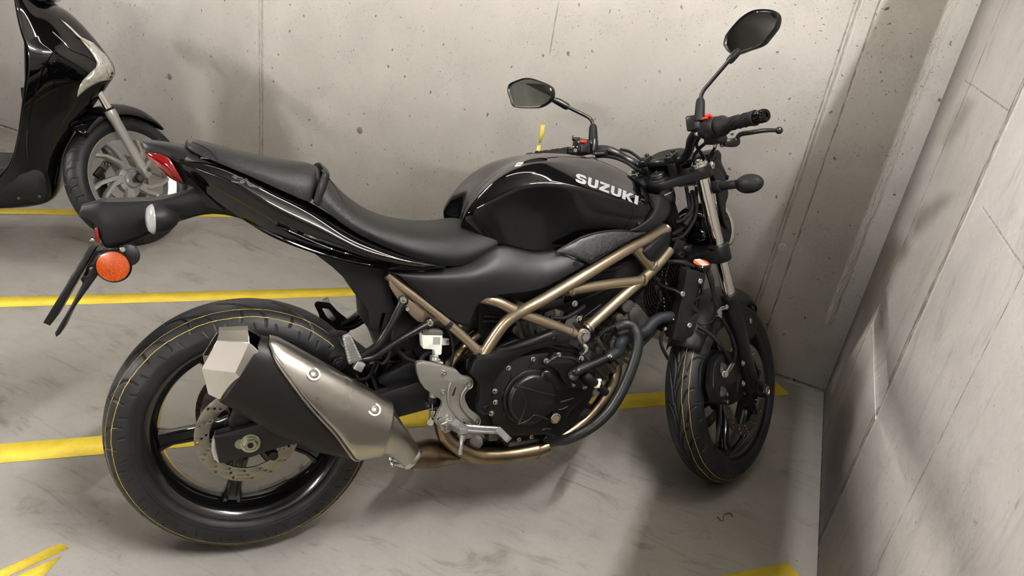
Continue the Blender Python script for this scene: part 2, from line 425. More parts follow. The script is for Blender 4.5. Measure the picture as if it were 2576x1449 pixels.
def floor_poly(name, pts, label, group=None):
    o = MB().slab([(x, y, 0.0002) for x, y in pts], .0012, n=(0, 0, 1)).build(name, MAT['yellow'], smooth=0)
    tag(o, label, 'floor marking', group); return o
def stripe(a, b, hw, name, label):
    a, b = np.array(a), np.array(b); d = unit(b - a); n = np.array([-d[1], d[0]]) * hw
    return floor_poly(name, [a + n, b + n, b - n, a - n], label, 'yellow bay lines on the floor')
stripe((-4.2, 1.14), (-2.44, 2.785), .036, 'parking_line', 'yellow parking line running under the scooter wheel to the back wall')
stripe((-3.6, .455), (-1.13, 2.80), .040, 'parking_line', 'yellow parking line between the scooter and the motorcycle')
stripe((-3.0, -.155), (.262, 2.80), .042, 'parking_line', 'yellow parking line passing under the motorcycle and both its wheels')
stripe((-2.0, -.40), (.37, 1.765), .042, 'parking_line', 'tip of a yellow parking line at the foot of the side wall')
floor_poly('painted_stroke', [(-1.3246, .8654), (-1.2957, .8654), (-1.365, .645), (-1.395, .645)], 'outer of two short yellow strokes painted on the floor below the rear wheel', None)
floor_poly('painted_stroke', [(-1.2893, .8404), (-1.3078, .7901), (-1.345, .66), (-1.31, .66), (-1.2715, .7823)], 'pointed yellow stroke on the floor, inner of the short pair below the rear wheel', None)

# wall fittings: plugged tie holes and a chalked yellow mark
MAT['plug'] = M_('grey_plug', srgb(96, 98, 95), .7, noise=.2); MAT['plugrim'] = M_('plug_mortar', srgb(122, 115, 102), .8, noise=.2)
for x, z, lab in ((-1.8438, .5626, 'round grey tie hole plug in the wall behind the motorcycle seat'),
                  (-2.9853, .5752, 'round grey tie hole plug in the wall above the scooter wheel'),
                  (.0875, .5511, 'round grey tie hole plug between the two wall seams near the corner')):
    mb = MB(); mb.lathe([(0, .0125), (.0015, .0125), (.002, .0118), (.002, .0)], (x, YW + .0005, z), (0, -1, 0), 24)
    mb.mat(1); mb.lathe([(-.001, .0115), (.0008, .0165), (.0022, .0145), (.0022, .0120)], (x, YW, z), (0, -1, 0), 24)
    o = mb.build('tie_hole_plug', [MAT['plug'], MAT['plugrim']]); tag(o, lab, 'wall plug', 'tie hole plugs in the back wall')
mb = MB(); mb.lathe([(-.001, .0170), (.0007, .0168), (.0008, .0158), (-.001, .0150)], (.1518, YW, .5571), (0, -1, 0), 24)
tag(mb.build('mortar_patch', MAT['plugrim']), 'round mortar patch right of the plugged hole near the corner', 'mortar patch')
mb = MB()
mb.slab([(-.972, YW, .790), (-.953, YW, .792), (-.950, YW, .745), (-.958, YW, .715), (-.968, YW, .712)], .0008, n=(0, -1, 0))
mb.slab([(-.972, YW, .700), (-.957, YW, .705), (-.950, YW, .668), (-.955, YW, .62), (-.975, YW, .62)], .0008, n=(0, -1, 0))
tag(mb.build('chalk_mark', M_('yellow_chalk', srgb(205, 184, 90), .9, noise=.25, nscale=200), smooth=0), 'faint yellow chalk mark on the back wall above the left grip', 'wall mark')

# small litter on the floor
lf = np.array([-.352, 2.600, .004]); mb = MB(); rows = []
for t in np.linspace(0, 1, 9):
    w_ = .016 * math.sin(PI * min(1, t * 1.02)) + .0003; rows.append([lf + np.array([(t - .5) * .075, e * w_ - (t - .5) * .03, .006 * abs(e) + .010 * math.sin(t * PI)]) for e in (-1, -.4, 0, .4, 1)])
mb.rings(rows, ring_closed=False); o = mb.build('dry_leaf', M_('dry_leaf', srgb(120, 84, 58), .8, noise=.3), solid=.0006, smooth=180); tag(o, 'small dry brown leaf on the floor behind the engine guard', 'leaf')
mb = MB(); mb.tube([np.array([a, b, .0022]) for a, b in ((.128, 1.872), (.138, 1.862), (.146, 1.868), (.143, 1.884), (.150, 1.902), (.162, 1.910), (.170, 1.900))], .0016, 6, smooth=4); o = mb.build('curled_fibre', M_('brown_fibre', srgb(96, 72, 44), .9)); tag(o, 'tiny curled brown fibre lying on the floor in front of the front wheel', 'litter')
for i, (x, y, a, st, colr, tr0) in enumerate(TUBES):
    R = rz(a); c = np.array([x, y, CEIL])
    root = bpy.data.objects.new('ceiling_or_fill_lamp', None); C.objects.link(root); root.location = c
    tag(root, ['white tube lamp on the ceiling beside the side wall, above the pipe', 'unseen fill tube added on the ceiling nearest the scooter', 'unseen fill tube added on the ceiling above the middle of the motorcycle', 'unseen fill tube added on the ceiling above the front wheel of the motorcycle', 'unseen fill tube added on the ceiling far behind the viewer', 'unseen fill tube added on the ceiling at the far left side wall'][i], 'lamp', 'tube lamps on the ceiling')
    mb = MB(); mb.box(R @ np.array([0, 0, -.015]), (1.3, .09, .03), R, .004)
    mb.build('housing', MAT['housing'], root)
    m2 = M_('lamp_tube_%d' % i, colr + (1,), emit=st)
    mb = MB(); mb.cyl(R @ np.array([-.60, 0, -.055]), R @ np.array([.60, 0, -.055]), tr0, 12)
    mb.build('tube', m2, root)
mb = MB(); mb.cyl((.282, Y0, 2.0), (.282, YW, 2.0), .047, 28); cp_ = mb.build('shadow_pipe', M_('pipe_grey', srgb(120, 120, 118), .5)); tag(cp_, 'unseen grey pipe added under the lamp to cast the shadow band', 'pipe')  # unseen pipe, added and sized to cast the dark band on wall and floor
for yy in (-5, -3, -1.0, 1.9): 
    mb = MB(); mb.cyl((.282, yy, 2.04), (.282, yy, CEIL), .005, 8); mb.lathe([(-.012, .049), (.012, .049)], (.282, yy, 2.0), (0, 1, 0), 24); mb.build('pipe_hanger', MAT['housing'], cp_)  # hangers for the added pipe
# ------------------------------------------------------------------ motorcycle materials
MAT.update(
    gloss=M_('black_gloss_paint', srgb(5, 5, 6), .25, coat=1.0, spec=.0),
    matte=M_('black_matte_plastic', srgb(24, 24, 25), .46, noise=.12, nscale=400, bump=.15, bscale=900, spec=.28),
    panel=M_('black_satin_panel', srgb(27, 27, 28), .42, bump=.12, bscale=900, spec=.28),
    satin=M_('black_satin_metal', srgb(13, 13, 14), .33, bump=.05, bscale=700),
    engine=M_('black_engine_paint', srgb(13, 13, 14), .36, bump=.12, bscale=500),
    rubber=M_('black_rubber', srgb(18, 18, 19), .62, bump=.1, bscale=500, spec=.28),
    hose=M_('grey_black_hose', srgb(32, 36, 42), .55, noise=.2, nscale=60, spec=.28),
    tyre=None,
    rim=M_('black_rim_paint', srgb(13, 13, 14), .16, coat=.8),
    chrome=M_('chrome', srgb(225, 222, 216), .06, 1.0),
    steel=M_('brushed_steel', srgb(186, 182, 174), .30, 1.0, noise=.06, nscale=8, aniso=.4, rn=.04),
    disc=M_('brake_steel', srgb(150, 144, 134), .38, 1.0, noise=.2, nscale=40),
    zinc=M_('zinc_bolt', srgb(205, 203, 198), .22, 1.0),
    alu=M_('cast_aluminium', srgb(152, 148, 142), .40, .75, bump=.1, bscale=400),
    castgrey=M_('grey_engine_casting', srgb(88, 85, 79), .5, .6, noise=.3, nscale=30),
    bright=M_('bright_alloy', srgb(205, 205, 206), .30, .9),
    bronze=M_('bronze_frame_paint', srgb(152, 137, 115), .33, .8, bump=.08, bscale=1200),
    copper=M_('heated_steel_pipe', srgb(128, 104, 80), .30, 1.0, noise=.45, nscale=9, rn=.1),
    heat=M_('muffler_black', srgb(26, 24, 23), .42, .1, spec=.28),
    seat=M_('seat_vinyl', srgb(23, 23, 24), .48, bump=.35, bscale=900, spec=.28),
    white=M_('white_plastic', srgb(225, 225, 214), .4),
    orange=M_('orange_sticker', srgb(235, 82, 20), .5),
    redsw=M_('red_switch', srgb(225, 30, 18), .4),
    silverink=M_('silver_decal', srgb(150, 150, 153), .5, .2),
    mirror=M_('mirror_glass', srgb(205, 205, 196), .02, 1.0),
    black=M_('flat_black', srgb(8, 8, 8), .7),
    yellowd=M_('yellow_dot', srgb(225, 200, 60), .6),
)
# lenses
MAT['amber'] = M_('amber_reflector', srgb(200, 78, 2), .22, coat=1.0, noise=.5, nscale=260)
MAT['red'] = M_('red_lens', srgb(116, 8, 10), .12, coat=1.0, noise=.3, nscale=150)
MAT['clear'] = M_('clear_lens', srgb(225, 225, 225), .12, trans=.55, coat=1.0)
MAT['glass'] = M_('headlamp_glass', srgb(235, 235, 235), .05, trans=.9)

def seat_dots():
    m, n, l, b = newmat('dotted_seat_vinyl'); t = NT(m); tc = n.new('ShaderNodeTexCoord').outputs['Object']
    rot = n.new('ShaderNodeMapping'); rot.inputs['Rotation'].default_value = (0, .45, 0); l.new(tc, rot.inputs['Vector'])
    s = t.sep(rot.outputs[0])
    a = t.math('SINE', t.math('MULTIPLY', t.math('ADD', s[0], s[2]), 2 * PI / .0062)); c = t.math('SINE', t.math('MULTIPLY', t.math('SUBTRACT', s[0], s[2]), 2 * PI / .0062))
    d = t.ramp(t.math('MULTIPLY', a, c), .45, .8)
    l.new(t.mix(t.math('MULTIPLY', d, .35), srgb(23, 23, 24), srgb(60, 60, 62)), b.inputs['Base Color']); b.inputs['Roughness'].default_value = .5
    bp = n.new('ShaderNodeBump'); bp.inputs['Strength'].default_value = .5; bp.inputs['Distance'].default_value = .0008; l.new(d, bp.inputs['Height']); l.new(bp.outputs[0], b.inputs['Normal']); b.inputs['Specular IOR Level'].default_value = .3
    return m
MAT['dots'] = seat_dots()
def pixel_panel():
    m, n, l, b = newmat('pixel_pattern_panel'); t = NT(m); tc = n.new('ShaderNodeTexCoord').outputs['Object']
    k = n.new('ShaderNodeVectorMath'); k.operation = 'SNAP'; k.inputs[1].default_value = (.0032, 1, .0032); l.new(tc, k.inputs[0])
    wn = n.new('ShaderNodeTexWhiteNoise'); l.new(k.outputs[0], wn.inputs['Vector'])
    s = t.sep(tc)
    g = t.math('SUBTRACT', s[2], t.math('MULTIPLY', t.math('SUBTRACT', s[0], .78), .42))
    dens = t.ramp(g, .70, .775, .15, .95, False)
    on = t.math('LESS_THAN', wn.outputs['Value'], dens)
    l.new(t.mix(on, srgb(26, 26, 27), srgb(56, 56, 57)), b.inputs['Base Color']); b.inputs['Roughness'].default_value = .45
    return m
MAT['pixel'] = pixel_panel()
def tyre_mat():
    m, n, l, b = newmat('tyre_rubber'); t = NT(m)
    a = n.new('ShaderNodeAttribute'); a.attribute_name = 'groove'
    tc = n.new('ShaderNodeTexCoord').outputs['Object']
    base = t.mix(t.ramp(t.noise(tc, 14, 5, .6), .35, .7), srgb(25, 25, 26), srgb(35, 36, 38))
    sc = t.ramp(t.noise(t.scale(tc, 1, 6, 1), 26, 7, .75, 1.5), .6, .74, 0, .35); base = t.mix(sc, base, srgb(74, 76, 80))
    l.new(t.mix(a.outputs['Fac'], base, srgb(7, 7, 7)), b.inputs['Base Color']); b.inputs['Roughness'].default_value = .48; b.inputs['Specular IOR Level'].default_value = .3
    return m
MAT['tyre'] = tyre_mat()
def pipe_mat():
    m, n, l, b = newmat('header_pipe_steel'); t = NT(m); tc = n.new('ShaderNodeTexCoord').outputs['Object']
    f = t.noise(tc, 5, 4, .6); c = t.mix(t.ramp(f, .35, .65), srgb(150, 134, 108), srgb(92, 80, 66)); c = t.mix(t.ramp(t.noise(tc, 9, 3), .55, .7, 0, .5), c, srgb(140, 112, 98))
    l.new(c, b.inputs['Base Color']); b.inputs['Metallic'].default_value = 1; b.inputs['Roughness'].default_value = .28
    return m
MAT['copper'] = pipe_mat()

# ------------------------------------------------------------------ motorcycle frame of reference
# x forward, y to the machine's left, z up; origin on the ground below the rear axle; leaning on its stand, steered left
PSI, LEAN, PITCH, STEER = .7483, .2552, .0062, .4910
RB = rz(PSI) @ rx(-LEAN) @ ry(PITCH)
OB = np.array([-.9669, 1.1030, .0027])
B = Frame(RB, OB)
WB, RRR, RRF = 1.445, .312, .300
STA = np.array([WB + .106, 0, 0]); STD = np.array([-math.sin(math.radians(25)), 0, math.cos(math.radians(25))])
SR = raxis(STD, STEER)
def SX(p): return SR @ (np.array(p, float) - STA) + STA
S = Frame(RB @ SR, RB @ (STA - SR @ STA) + OB)
moto = bpy.data.objects.new('motorcycle', None); C.objects.link(moto)
_m = Matrix.Identity(4)
for r in range(3):
    for c in range(3): _m[r][c] = RB[r][c]
    _m[r][3] = OB[r]
moto.matrix_world = _m
tag(moto, 'black motorcycle with bronze trellis frame parked on its stand, front wheel turned left', 'motorcycle')

def pl(px, y, F=B): return [(lambda q: (q[0], q[2]))(F.U(a, b, y)) for a, b in px]
def p3(px, y=None, F=B): return [F.U(a[0], a[1], a[2] if len(a) > 2 else y) for a in px]
def mir(p): p = np.array(p, float); return p * np.array([1, -1, 1])

# ------------------------------------------------------------------ tyres
def tyre(name, prof, R, seg_t, seg_s, curves, period_n, centre, parent, xf, depth=.0034, hw=.0020):
    """prof: (y, r) half profile from crown to bead"""
    P = catmull([np.array([a, b]) for a, b in [(-prof[1][0], prof[1][1])] + prof], 8)[8:]
    P = np.array(P); d = np.r_[0, np.cumsum(np.hypot(*np.diff(P, axis=0).T))]
    v = np.linspace(0, d[-1], seg_s); Y = np.interp(v, d, P[:, 0]); Rr = np.interp(v, d, P[:, 1])
    V = np.r_[-v[:0:-1], v]; Y = np.r_[-Y[:0:-1], Y]; Rr = np.r_[Rr[:0:-1], Rr]
    th = np.linspace(0, 2 * PI, seg_t, endpoint=False)
    per = 2 * PI * R / period_n
    U_, V_ = np.meshgrid(th * R, V, indexing='ij')
    g = np.zeros_like(U_)
    um = np.mod(U_, per)
    for cv, w_, sh in curves:
        cv = catmull([np.array(c, float) for c in cv], 5) if len(cv) > 2 else [np.array(c, float) for c in cv]
        for side in (-1, 1):
            vv = V_ * side
            uu = um + (per * .5 if side < 0 else 0)
            for k in (-2, -1, 0, 1, 2):
                for a, b in zip(cv[:-1], cv[1:]):
                    ab = b - a; L2 = ab @ ab
                    pu, pv = uu + k * per - sh - a[0], vv - a[1]
                    t = np.clip((pu * ab[0] + pv * ab[1]) / L2, 0, 1)
                    dist = np.hypot(pu - t * ab[0], pv - t * ab[1])
                    g = np.maximum(g, np.clip(1.5 - dist / (w_ * hw), 0, 1))
    rad = Rr[None, :] - g * depth
    X = rad * np.sin(th)[:, None]; Z = rad * np.cos(th)[:, None]; YY = np.broadcast_to(Y[None, :], X.shape)
    pts = np.stack([X, YY, Z], -1).reshape(-1, 3) + np.array(centre)
    if xf is not None: pts = (SR @ (pts - STA).T).T + STA if xf is SX else np.array([xf(p) for p in pts])
    nt, ns = X.shape
    i = np.arange(nt)[:, None]; j = np.arange(ns - 1)[None, :]; i2 = (i + 1) % nt
    F = np.stack([i * ns + j, i2 * ns + j, i2 * ns + j + 1, i * ns + j + 1], -1).reshape(-1, 4)
    me = bpy.data.meshes.new(name); me.vertices.add(len(pts)); me.vertices.foreach_set('co', pts.ravel())
    me.loops.add(F.size); me.loops.foreach_set('vertex_index', F.ravel().astype(np.int32))
    me.polygons.add(len(F)); me.polygons.foreach_set('loop_start', np.arange(0, F.size, 4, dtype=np.int32))
    me.polygons.foreach_set('use_smooth', np.ones(len(F), bool))
    at = me.attributes.new('groove', 'FLOAT', 'POINT'); at.data.foreach_set('value', g.reshape(-1))
    me.update(calc_edges=True); me.validate()
    me.materials.append(MAT['tyre'])
    o = bpy.data.objects.new(name, me); C.objects.link(o); o.parent = parent
    return o, (v, np.interp(v, d, P[:, 0]), np.interp(v, d, P[:, 1]))
def tread_line(info, vpos, side, centre, parent, xf, amp=.0010, w_=.0007, name='tread_line', n=480, a0=0, a1=2 * PI, step=0):
    v, Y, Rr = info; mb = MB(); rows = []
    for k in range(n + 1):
        a = a0 + (a1 - a0) * k / n; q = vpos + amp * (1 if (k // 15) % 2 else -1) * .5 + amp * .25 * math.sin(k * .9)
        rows.append([np.array([math.sin(a) * (np.interp(q + e, v, Rr) + hgt), side * np.interp(q + e, v, Y), math.cos(a) * (np.interp(q + e, v, Rr) + hgt)]) + centre for e, hgt in ((-w_, -.0004), (-w_ * .8, .0003), (w_ * .8, .0003), (w_, -.0004))])
    mb.rings(rows, ring_closed=False)
    return mb.build(name, MAT['yline'], parent, xf=xf)
MAT['yline'] = M_('yellow_tread_line', srgb(196, 170, 70), .7, noise=.4, nscale=90)

def wheel_mesh(mb, hw, rl, rin, c, nsp, rot, spoke_w, hub_r, hub_w, dish=0.0):
    c = np.array(c, float)
    out = [(hw, rl), (hw - .004, rl + .002), (hw - .009, rl - .010), (hw - .013, rl - .017), (.024, rin + .007), (0, rin + .005)]
    prof = out + [(-a, b) for a, b in out[-2::-1]]
    inn = [(-(hw), rl - .005), (-(hw - .012), rl - .019), (-(hw - .020), rin + .004), (-.024, rin - .002), (0, rin - .005), (.024, rin - .002), (hw - .020, rin + .004), (hw - .012, rl - .019), (hw, rl - .005)]
    mb.lathe(prof + inn, c, (0, 1, 0), 120, closed=True)
    mb.lathe([(-hub_w, .02), (-hub_w, hub_r * .7), (-hub_w * .7, hub_r * .75), (-hub_w * .6, hub_r), (hub_w * .6, hub_r), (hub_w * .7, hub_r * .75), (hub_w, hub_r * .7), (hub_w, .02)], c, (0, 1, 0), 40, cap=True)
    for k in range(nsp):
        a = rot + 2 * PI * k / nsp; d = np.array([math.cos(a), 0, math.sin(a)]); t = np.array([-math.sin(a), 0, math.cos(a)]); y = np.array([0, 1.0, 0])
        rings = []
        for r, w_, dp in ((hub_r * .8, spoke_w * 1.25, .022), (hub_r * 1.3, spoke_w, .021), ((hub_r + rin) / 2, spoke_w * .80, .018), (rin - .03, spoke_w * .78, .017), (rin - .008, spoke_w * 1.05, .024), (rin + .003, spoke_w * 1.3, .030)):
            sec = [(-w_, -dp * .55), (-w_ * .75, -dp), (-w_ * .45, -dp), (-w_ * .35, -dp * .72), (w_ * .35, -dp * .72), (w_ * .45, -dp), (w_ * .75, -dp), (w_, -dp * .55)]
            sec += [(a_, -b_) for a_, b_ in sec[::-1]]
            rings.append([c + d * r + t * (a_ / 2) + y * b_ for a_, b_ in sec])
        mb.rings(rings, cap=True)
    return mb
def disc_mesh(mb, ro, ri, th, c, y, holes, tabs=True):
    P = [(ro * math.cos(a) + c[0], ro * math.sin(a) + c[2]) for a in np.linspace(0, 2 * PI, 120, endpoint=False)]
    H = [[(ri * math.cos(a) + c[0], ri * math.sin(a) + c[2]) for a in np.linspace(0, 2 * PI, 90, endpoint=False)]]
    for (rr, aa, hr) in holes:
        H.append([(c[0] + rr * math.cos(aa) + hr * math.cos(b), c[2] + rr * math.sin(aa) + hr * math.sin(b)) for b in np.linspace(0, 2 * PI, 10, endpoint=False)])
    mb.prism(P, y, y + th, bev=.0006, holes=H)
    return mb
def hole_pattern(ri, ro, n, hr):
    out = []
    for k in range(n):
        a = 2 * PI * k / n
        for i, f in enumerate((.2, .5, .8)): out.append((ri + (ro - ri) * f, a + .085 * (i - 1), hr))
    return out

# rear wheel
RC = np.array([0, 0, RRR])
rw = wheel_mesh(MB(), .064, .2285, .198, RC, 5, math.radians(187), .046, .045, .062).build('rear_wheel', MAT['rim'], moto, smooth=50)
prof_r = [(0, .312), (.025, .3095), (.045, .3030), (.060, .2935), (.072, .2790), (.079, .2620), (.0800, .250), (.0770, .238), (.0700, .2285), (.062, .2240), (.054, .2240)]
cur_r = [([(0, .012), (.030, .026), (.065, .042), (.095, .058), (.108, .076), (.110, .094)], 1.35, 0), ([(.036, .026), (.046, .046), (.050, .064), (.048, .084)], 1.2, 0), ([(.0, .088), (.006, .104)], 1.1, .012), ([(.0, .090), (.006, .104)], 1.1, .078)]
tr, info_r = tyre('tyre', prof_r, RRR, 1300, 100, cur_r, 16, RC, rw, None)
tread_line(info_r, .074, -1, RC, rw, None)
tread_line(info_r, .052, -1, RC, rw, None, w_=.0004, amp=.0006)
# raised lettering band on the sidewalls (fine rings)
for sgn in (-1, 1):
    mb = MB()
    for r_, y_ in ((.2475, .0801), (.2395, .0777)):
        mb.lathe([(-.0004, r_ - .0008), (.0006, r_ - .0004), (.0006, r_ + .0004), (-.0004, r_ + .0008)], RC + np.array([0, sgn * y_, 0]), (0, sgn, 0), 120)
    mb.build_each('sidewall_ring', MAT['tyre'], rw)
mb = disc_mesh(MB(), .1175, .084, .005, RC, -.0760, hole_pattern(.084, .1175, 16, .0034)); mb.build('brake_disc', MAT['disc'], rw)
mb = MB()
for k in range(5):
    a = k * 2 * PI / 5 + .3; mb.cyl(RC + np.array([.055 * math.cos(a), -.062, .055 * math.sin(a)]), RC + np.array([.086 * math.cos(a), -.070, .086 * math.sin(a)]), .011, 12)
mb.lathe([(0, .060), (.012, .058), (.014, .040), (.014, .02)], RC + np.array([0, -.062, 0]), (0, -1, 0), 40)
mb.build('disc_carrier', MAT['satin'], rw)
# sprocket (left)
sp = [(r_ * math.cos(a), RRR + r_ * math.sin(a)) for k in range(46) for a, r_ in ((2 * PI * k / 46, .108), (2 * PI * (k + .3) / 46, .116), (2 * PI * (k + .55) / 46, .116), (2 * PI * (k + .8) / 46, .108))]
mb = MB(); mb.prism(sp, .088, .094, holes=[[(.078 * math.cos(a) , RRR + .078 * math.sin(a)) for a in np.linspace(0, 2 * PI, 50, endpoint=False)]]); mb.build('sprocket', MAT['zinc'], rw)
mb = MB()
for k in range(5):
    a = k * 2 * PI / 5 + .6; mb.cyl(RC + np.array([.04 * math.cos(a), .06, .04 * math.sin(a)]), RC + np.array([.082 * math.cos(a), .09, .082 * math.sin(a)]), .013, 12)
mb.build('sprocket_carrier', MAT['satin'], rw)
mb = MB(); mb.cyl(B.U(372, 1040, -.03) * 0 + RC + np.array([-.05, -.02, -.192]), RC + np.array([-.05, -.028, -.165]), .0035, 10); mb.build('valve_stem', MAT['rubber'], rw)
mb = MB()  # rim sticker
for a0, a1, r_ in ((4.85, 5.22, .2045), (5.42, 5.50, .2045)):
    rows = [[RC + np.array([rr * math.cos(a), yy, rr * math.sin(a)]) for rr, yy in ((.1930, .012), (.1930, .030))] for a in np.linspace(a0, a1, 12)]
    mb.rings(rows, ring_closed=False)
mb.build_each('rim_label', M_('label_grey', srgb(150, 148, 140), .5), rw)

# chain
mb = MB(); Rs = .113; n = 0
front = np.array([.56, .091, .335]); path = []
for a in np.linspace(PI * .5, PI * 1.5, 26): path.append(RC + np.array([Rs * math.cos(a), .091, Rs * math.sin(a)]))
low0, up0 = path[-1], path[0]
fl, fu = front + np.array([0, 0, -.034]), front + np.array([0, 0, .034])
for t in np.linspace(.03, 1, 38): path.append(low0 + (fl - low0) * t)
for a in np.linspace(-PI / 2, PI / 2, 8)[1:-1]: path.append(front + np.array([.034 * math.cos(a), 0, .034 * math.sin(a)]))
for t in np.linspace(0, .97, 38): path.append(fu + (up0 - fu) * t)
for i, p in enumerate(path):
    q = path[(i + 1) % len(path)]; d = unit(q - p); up_ = np.array([-d[2], 0, d[0]])
    for s_ in (-.007, .007):
        mb.slab([p + d * -.004 + up_ * -.0055 + [0, s_, 0], q + d * .004 + up_ * -.0055 + [0, s_, 0], q + d * .004 + up_ * .0055 + [0, s_, 0], p - d * .004 + up_ * .0055 + [0, s_, 0]], .0015, n=(0, 1, 0))
    mb.cyl(p + [0, -.010, 0], p + [0, .010, 0], .0042, 8)
mb.build('drive_chain', MAT['castgrey_d'] if 'castgrey_d' in MAT else M_('chain_steel', srgb(70, 62, 52), .4, .9), moto)

# ------------------------------------------------------------------ swingarm
pts = pl([(537, 1096), (664, 1062), (800, 1030), (960, 990), (1062, 957), (1150, 935), (1170, 980), (1109, 1022), (1000, 1051), (748, 1116), (552, 1168)], -.118)
mb = MB(); mb.prism(fillet([np.array(p) for p in pts], .006, 3, True), -.120, -.088, bev=.005); mb.prism([(a, b) for a, b in pts], .122, .098, bev=.004)
cx = B.U(1010, 1000, -.1)
mb.box((.30, 0, .36), (.09, .20, .075), bev=.012); mb.cyl((.585, -.12, .40), (.585, .12, .40), .028)
mb.box((.39, 0, .375), (.13, .17, .03), bev=.01)
sw = mb.build('swingarm', MAT['satin'], moto)
mb = MB(); capo = pl([(541, 1097), (533, 1112), (531, 1133), (538, 1155), (553, 1168), (545, 1130)], -.114)
mb.prism(capo, -.116, -.092, bev=.003); mb.build('end_cap', MAT['bright'], sw)
mb = MB(); ax = B.U(630, 1117, -.125)
mb.lathe([(0, .0225), (.003, .0225), (.0035, .019)], ax + [0, .006, 0], (0, -1, 0), 28, cap=True)
mb.lathe([(0, .0160), (.009, .0160), (.011, .0140), (.011, .0075), (.002, .0065)], ax + [0, .003, 0], (0, -1, 0), 6)
mb.lathe([(0, .0178), (.003, .0172)], ax + [0, .003, 0], (0, -1, 0), 24, cap=True)
mb.cyl(ax + [-.022, .008, 0], ax + [-.022, .0035, 0], .012)
o = mb.build('axle_nut', M_('passivated_zinc', srgb(206, 205, 176), .25, .9, noise=.3, nscale=90), sw)
mb = MB(); mb.cyl(ax + [0, .0, 0], ax + [0, -.0085, 0], .0062, 14); mb.build('axle_end', MAT['black'], sw)
mb = MB(); b0 = B.U(688, 1146, -.115); mb.cyl(b0 + [0, .02, 0], b0 + [0, -.006, 0], .011, 16, bev=.002); b1 = B.U(604, 1160, -.10); mb.cyl(b1 + [0, .02, 0], b1, .009, 14, bev=.001)
mb.build_each('stand_bobbin', MAT['satin'], sw)
# rear caliper behind the arm
mb = MB(); cp = B.U(650, 1020, -.08)
mb.box(cp + [0, .01, 0], (.10, .05, .055), ry(-.5), .008); mb.box(B.U(610, 1045, -.09), (.05, .03, .06), ry(.3), .006); mb.cyl(B.U(655, 1008, -.10), B.U(655, 1008, -.075), .013)
for q in ((600, 1040), (640, 1000), (668, 1015)): mb.capscrew(B.U(q[0], q[1], -.10), (0, -1, 0), .005)
mb.build('rear_brake_caliper', MAT['satin'], moto)
mb = MB(); mb.tube(p3([(655, 1000, -.095), (700, 960, -.08), (800, 935, -.07), (905, 955, -.08), (938, 930, -.08), (962, 850, -.075)]), .0045, smooth=6)
mb.tube(p3([(916, 878, -.09), (960, 915, -.10), (985, 880, -.10), (988, 820, -.09)]), .0045, smooth=6)
mb.build_each('rear_brake_hose', MAT['rubber'], moto)

# ------------------------------------------------------------------ exhaust
def loft_sections(tops, bots, y, wy, n=28, e=2.6):
    """sections between top and bottom edge points in the plane y; half width wy"""
    rings = []
    for i, (t, b) in enumerate(zip(tops, bots)):
        yy = y[i] if hasattr(y, '__len__') else y; ww = wy[i] if hasattr(wy, '__len__') else wy
        T, Bo = B.U(t[0], t[1], yy), B.U(b[0], b[1], yy); c = (T + Bo) / 2; u = (T - Bo) / 2
        ring = []
        for a in np.linspace(0, 2 * PI, n, endpoint=False):
            ca, sa = math.cos(a), math.sin(a)
            k = (abs(ca) ** e + abs(sa) ** e) ** (-1 / e)
            ring.append(c + u * ca * k + np.array([0, -1, 0]) * sa * k * ww)
        rings.append(ring)
    return rings
MT = [(656, 846), (700, 856), (780, 900), (860, 944), (930, 984), (985, 1018)]
MBt = [(551, 1006), (600, 1032), (700, 1092), (800, 1132), (880, 1150), (952, 1138)]
MY = [-.205, -.205, -.205, -.20, -.195, -.19]; MW = [.052, .055, .058, .056, .052, .046]
mb = MB(); R_ = loft_sections(MT, MBt, MY, MW, 36); mb.rings(R_, cap=True)
muf = mb.build('muffler', MAT['heat'], moto, smooth=60, sub=0)
# polished faceted end piece
tipO = [(548, 832), (600, 831), (624, 830.5), (656, 846)]
mb = MB()
def facet_ring(pts, ys, yb=-.205):
    """four outline points on the outer side and their partners on the wheel side"""
    out = [B.U(a, b, y) for (a, b), y in zip(pts, ys)]
    back = [np.array([p[0], 2 * yb - p[1], p[2]]) for p in out[::-1]]
    return out + back
e0 = facet_ring([(549, 832), (547, 855), (506, 927), (523, 992)], [-.219, -.243, -.250, -.222])
m0 = facet_ring([(625, 830), (627, 862), (592, 938), (541, 1001)], [-.222, -.250, -.258, -.226])
j0 = facet_ring([(654, 848), (651, 884), (606, 952), (553, 1005)], [-.216, -.248, -.256, -.222])
ec = np.mean(e0, 0); e1_ = [ec + (p - ec) * .88 for p in e0]; e2_ = [ec + (p - ec) * .70 + (np.mean(m0, 0) - ec) * .45 for p in e0]
mb.rings([j0, m0, e0, e1_, e2_], cap=False); mb.build('end_cone', MAT['chrome'], muf, smooth=10, bevel=.0012)
mb = MB(); mb.add(e2_, [tuple(range(8))]); mb.rings([[p + (np.mean(m0, 0) - ec) * .02 for p in e2_], e2_]); mb.build('outlet', MAT['black'], muf, smooth=10)
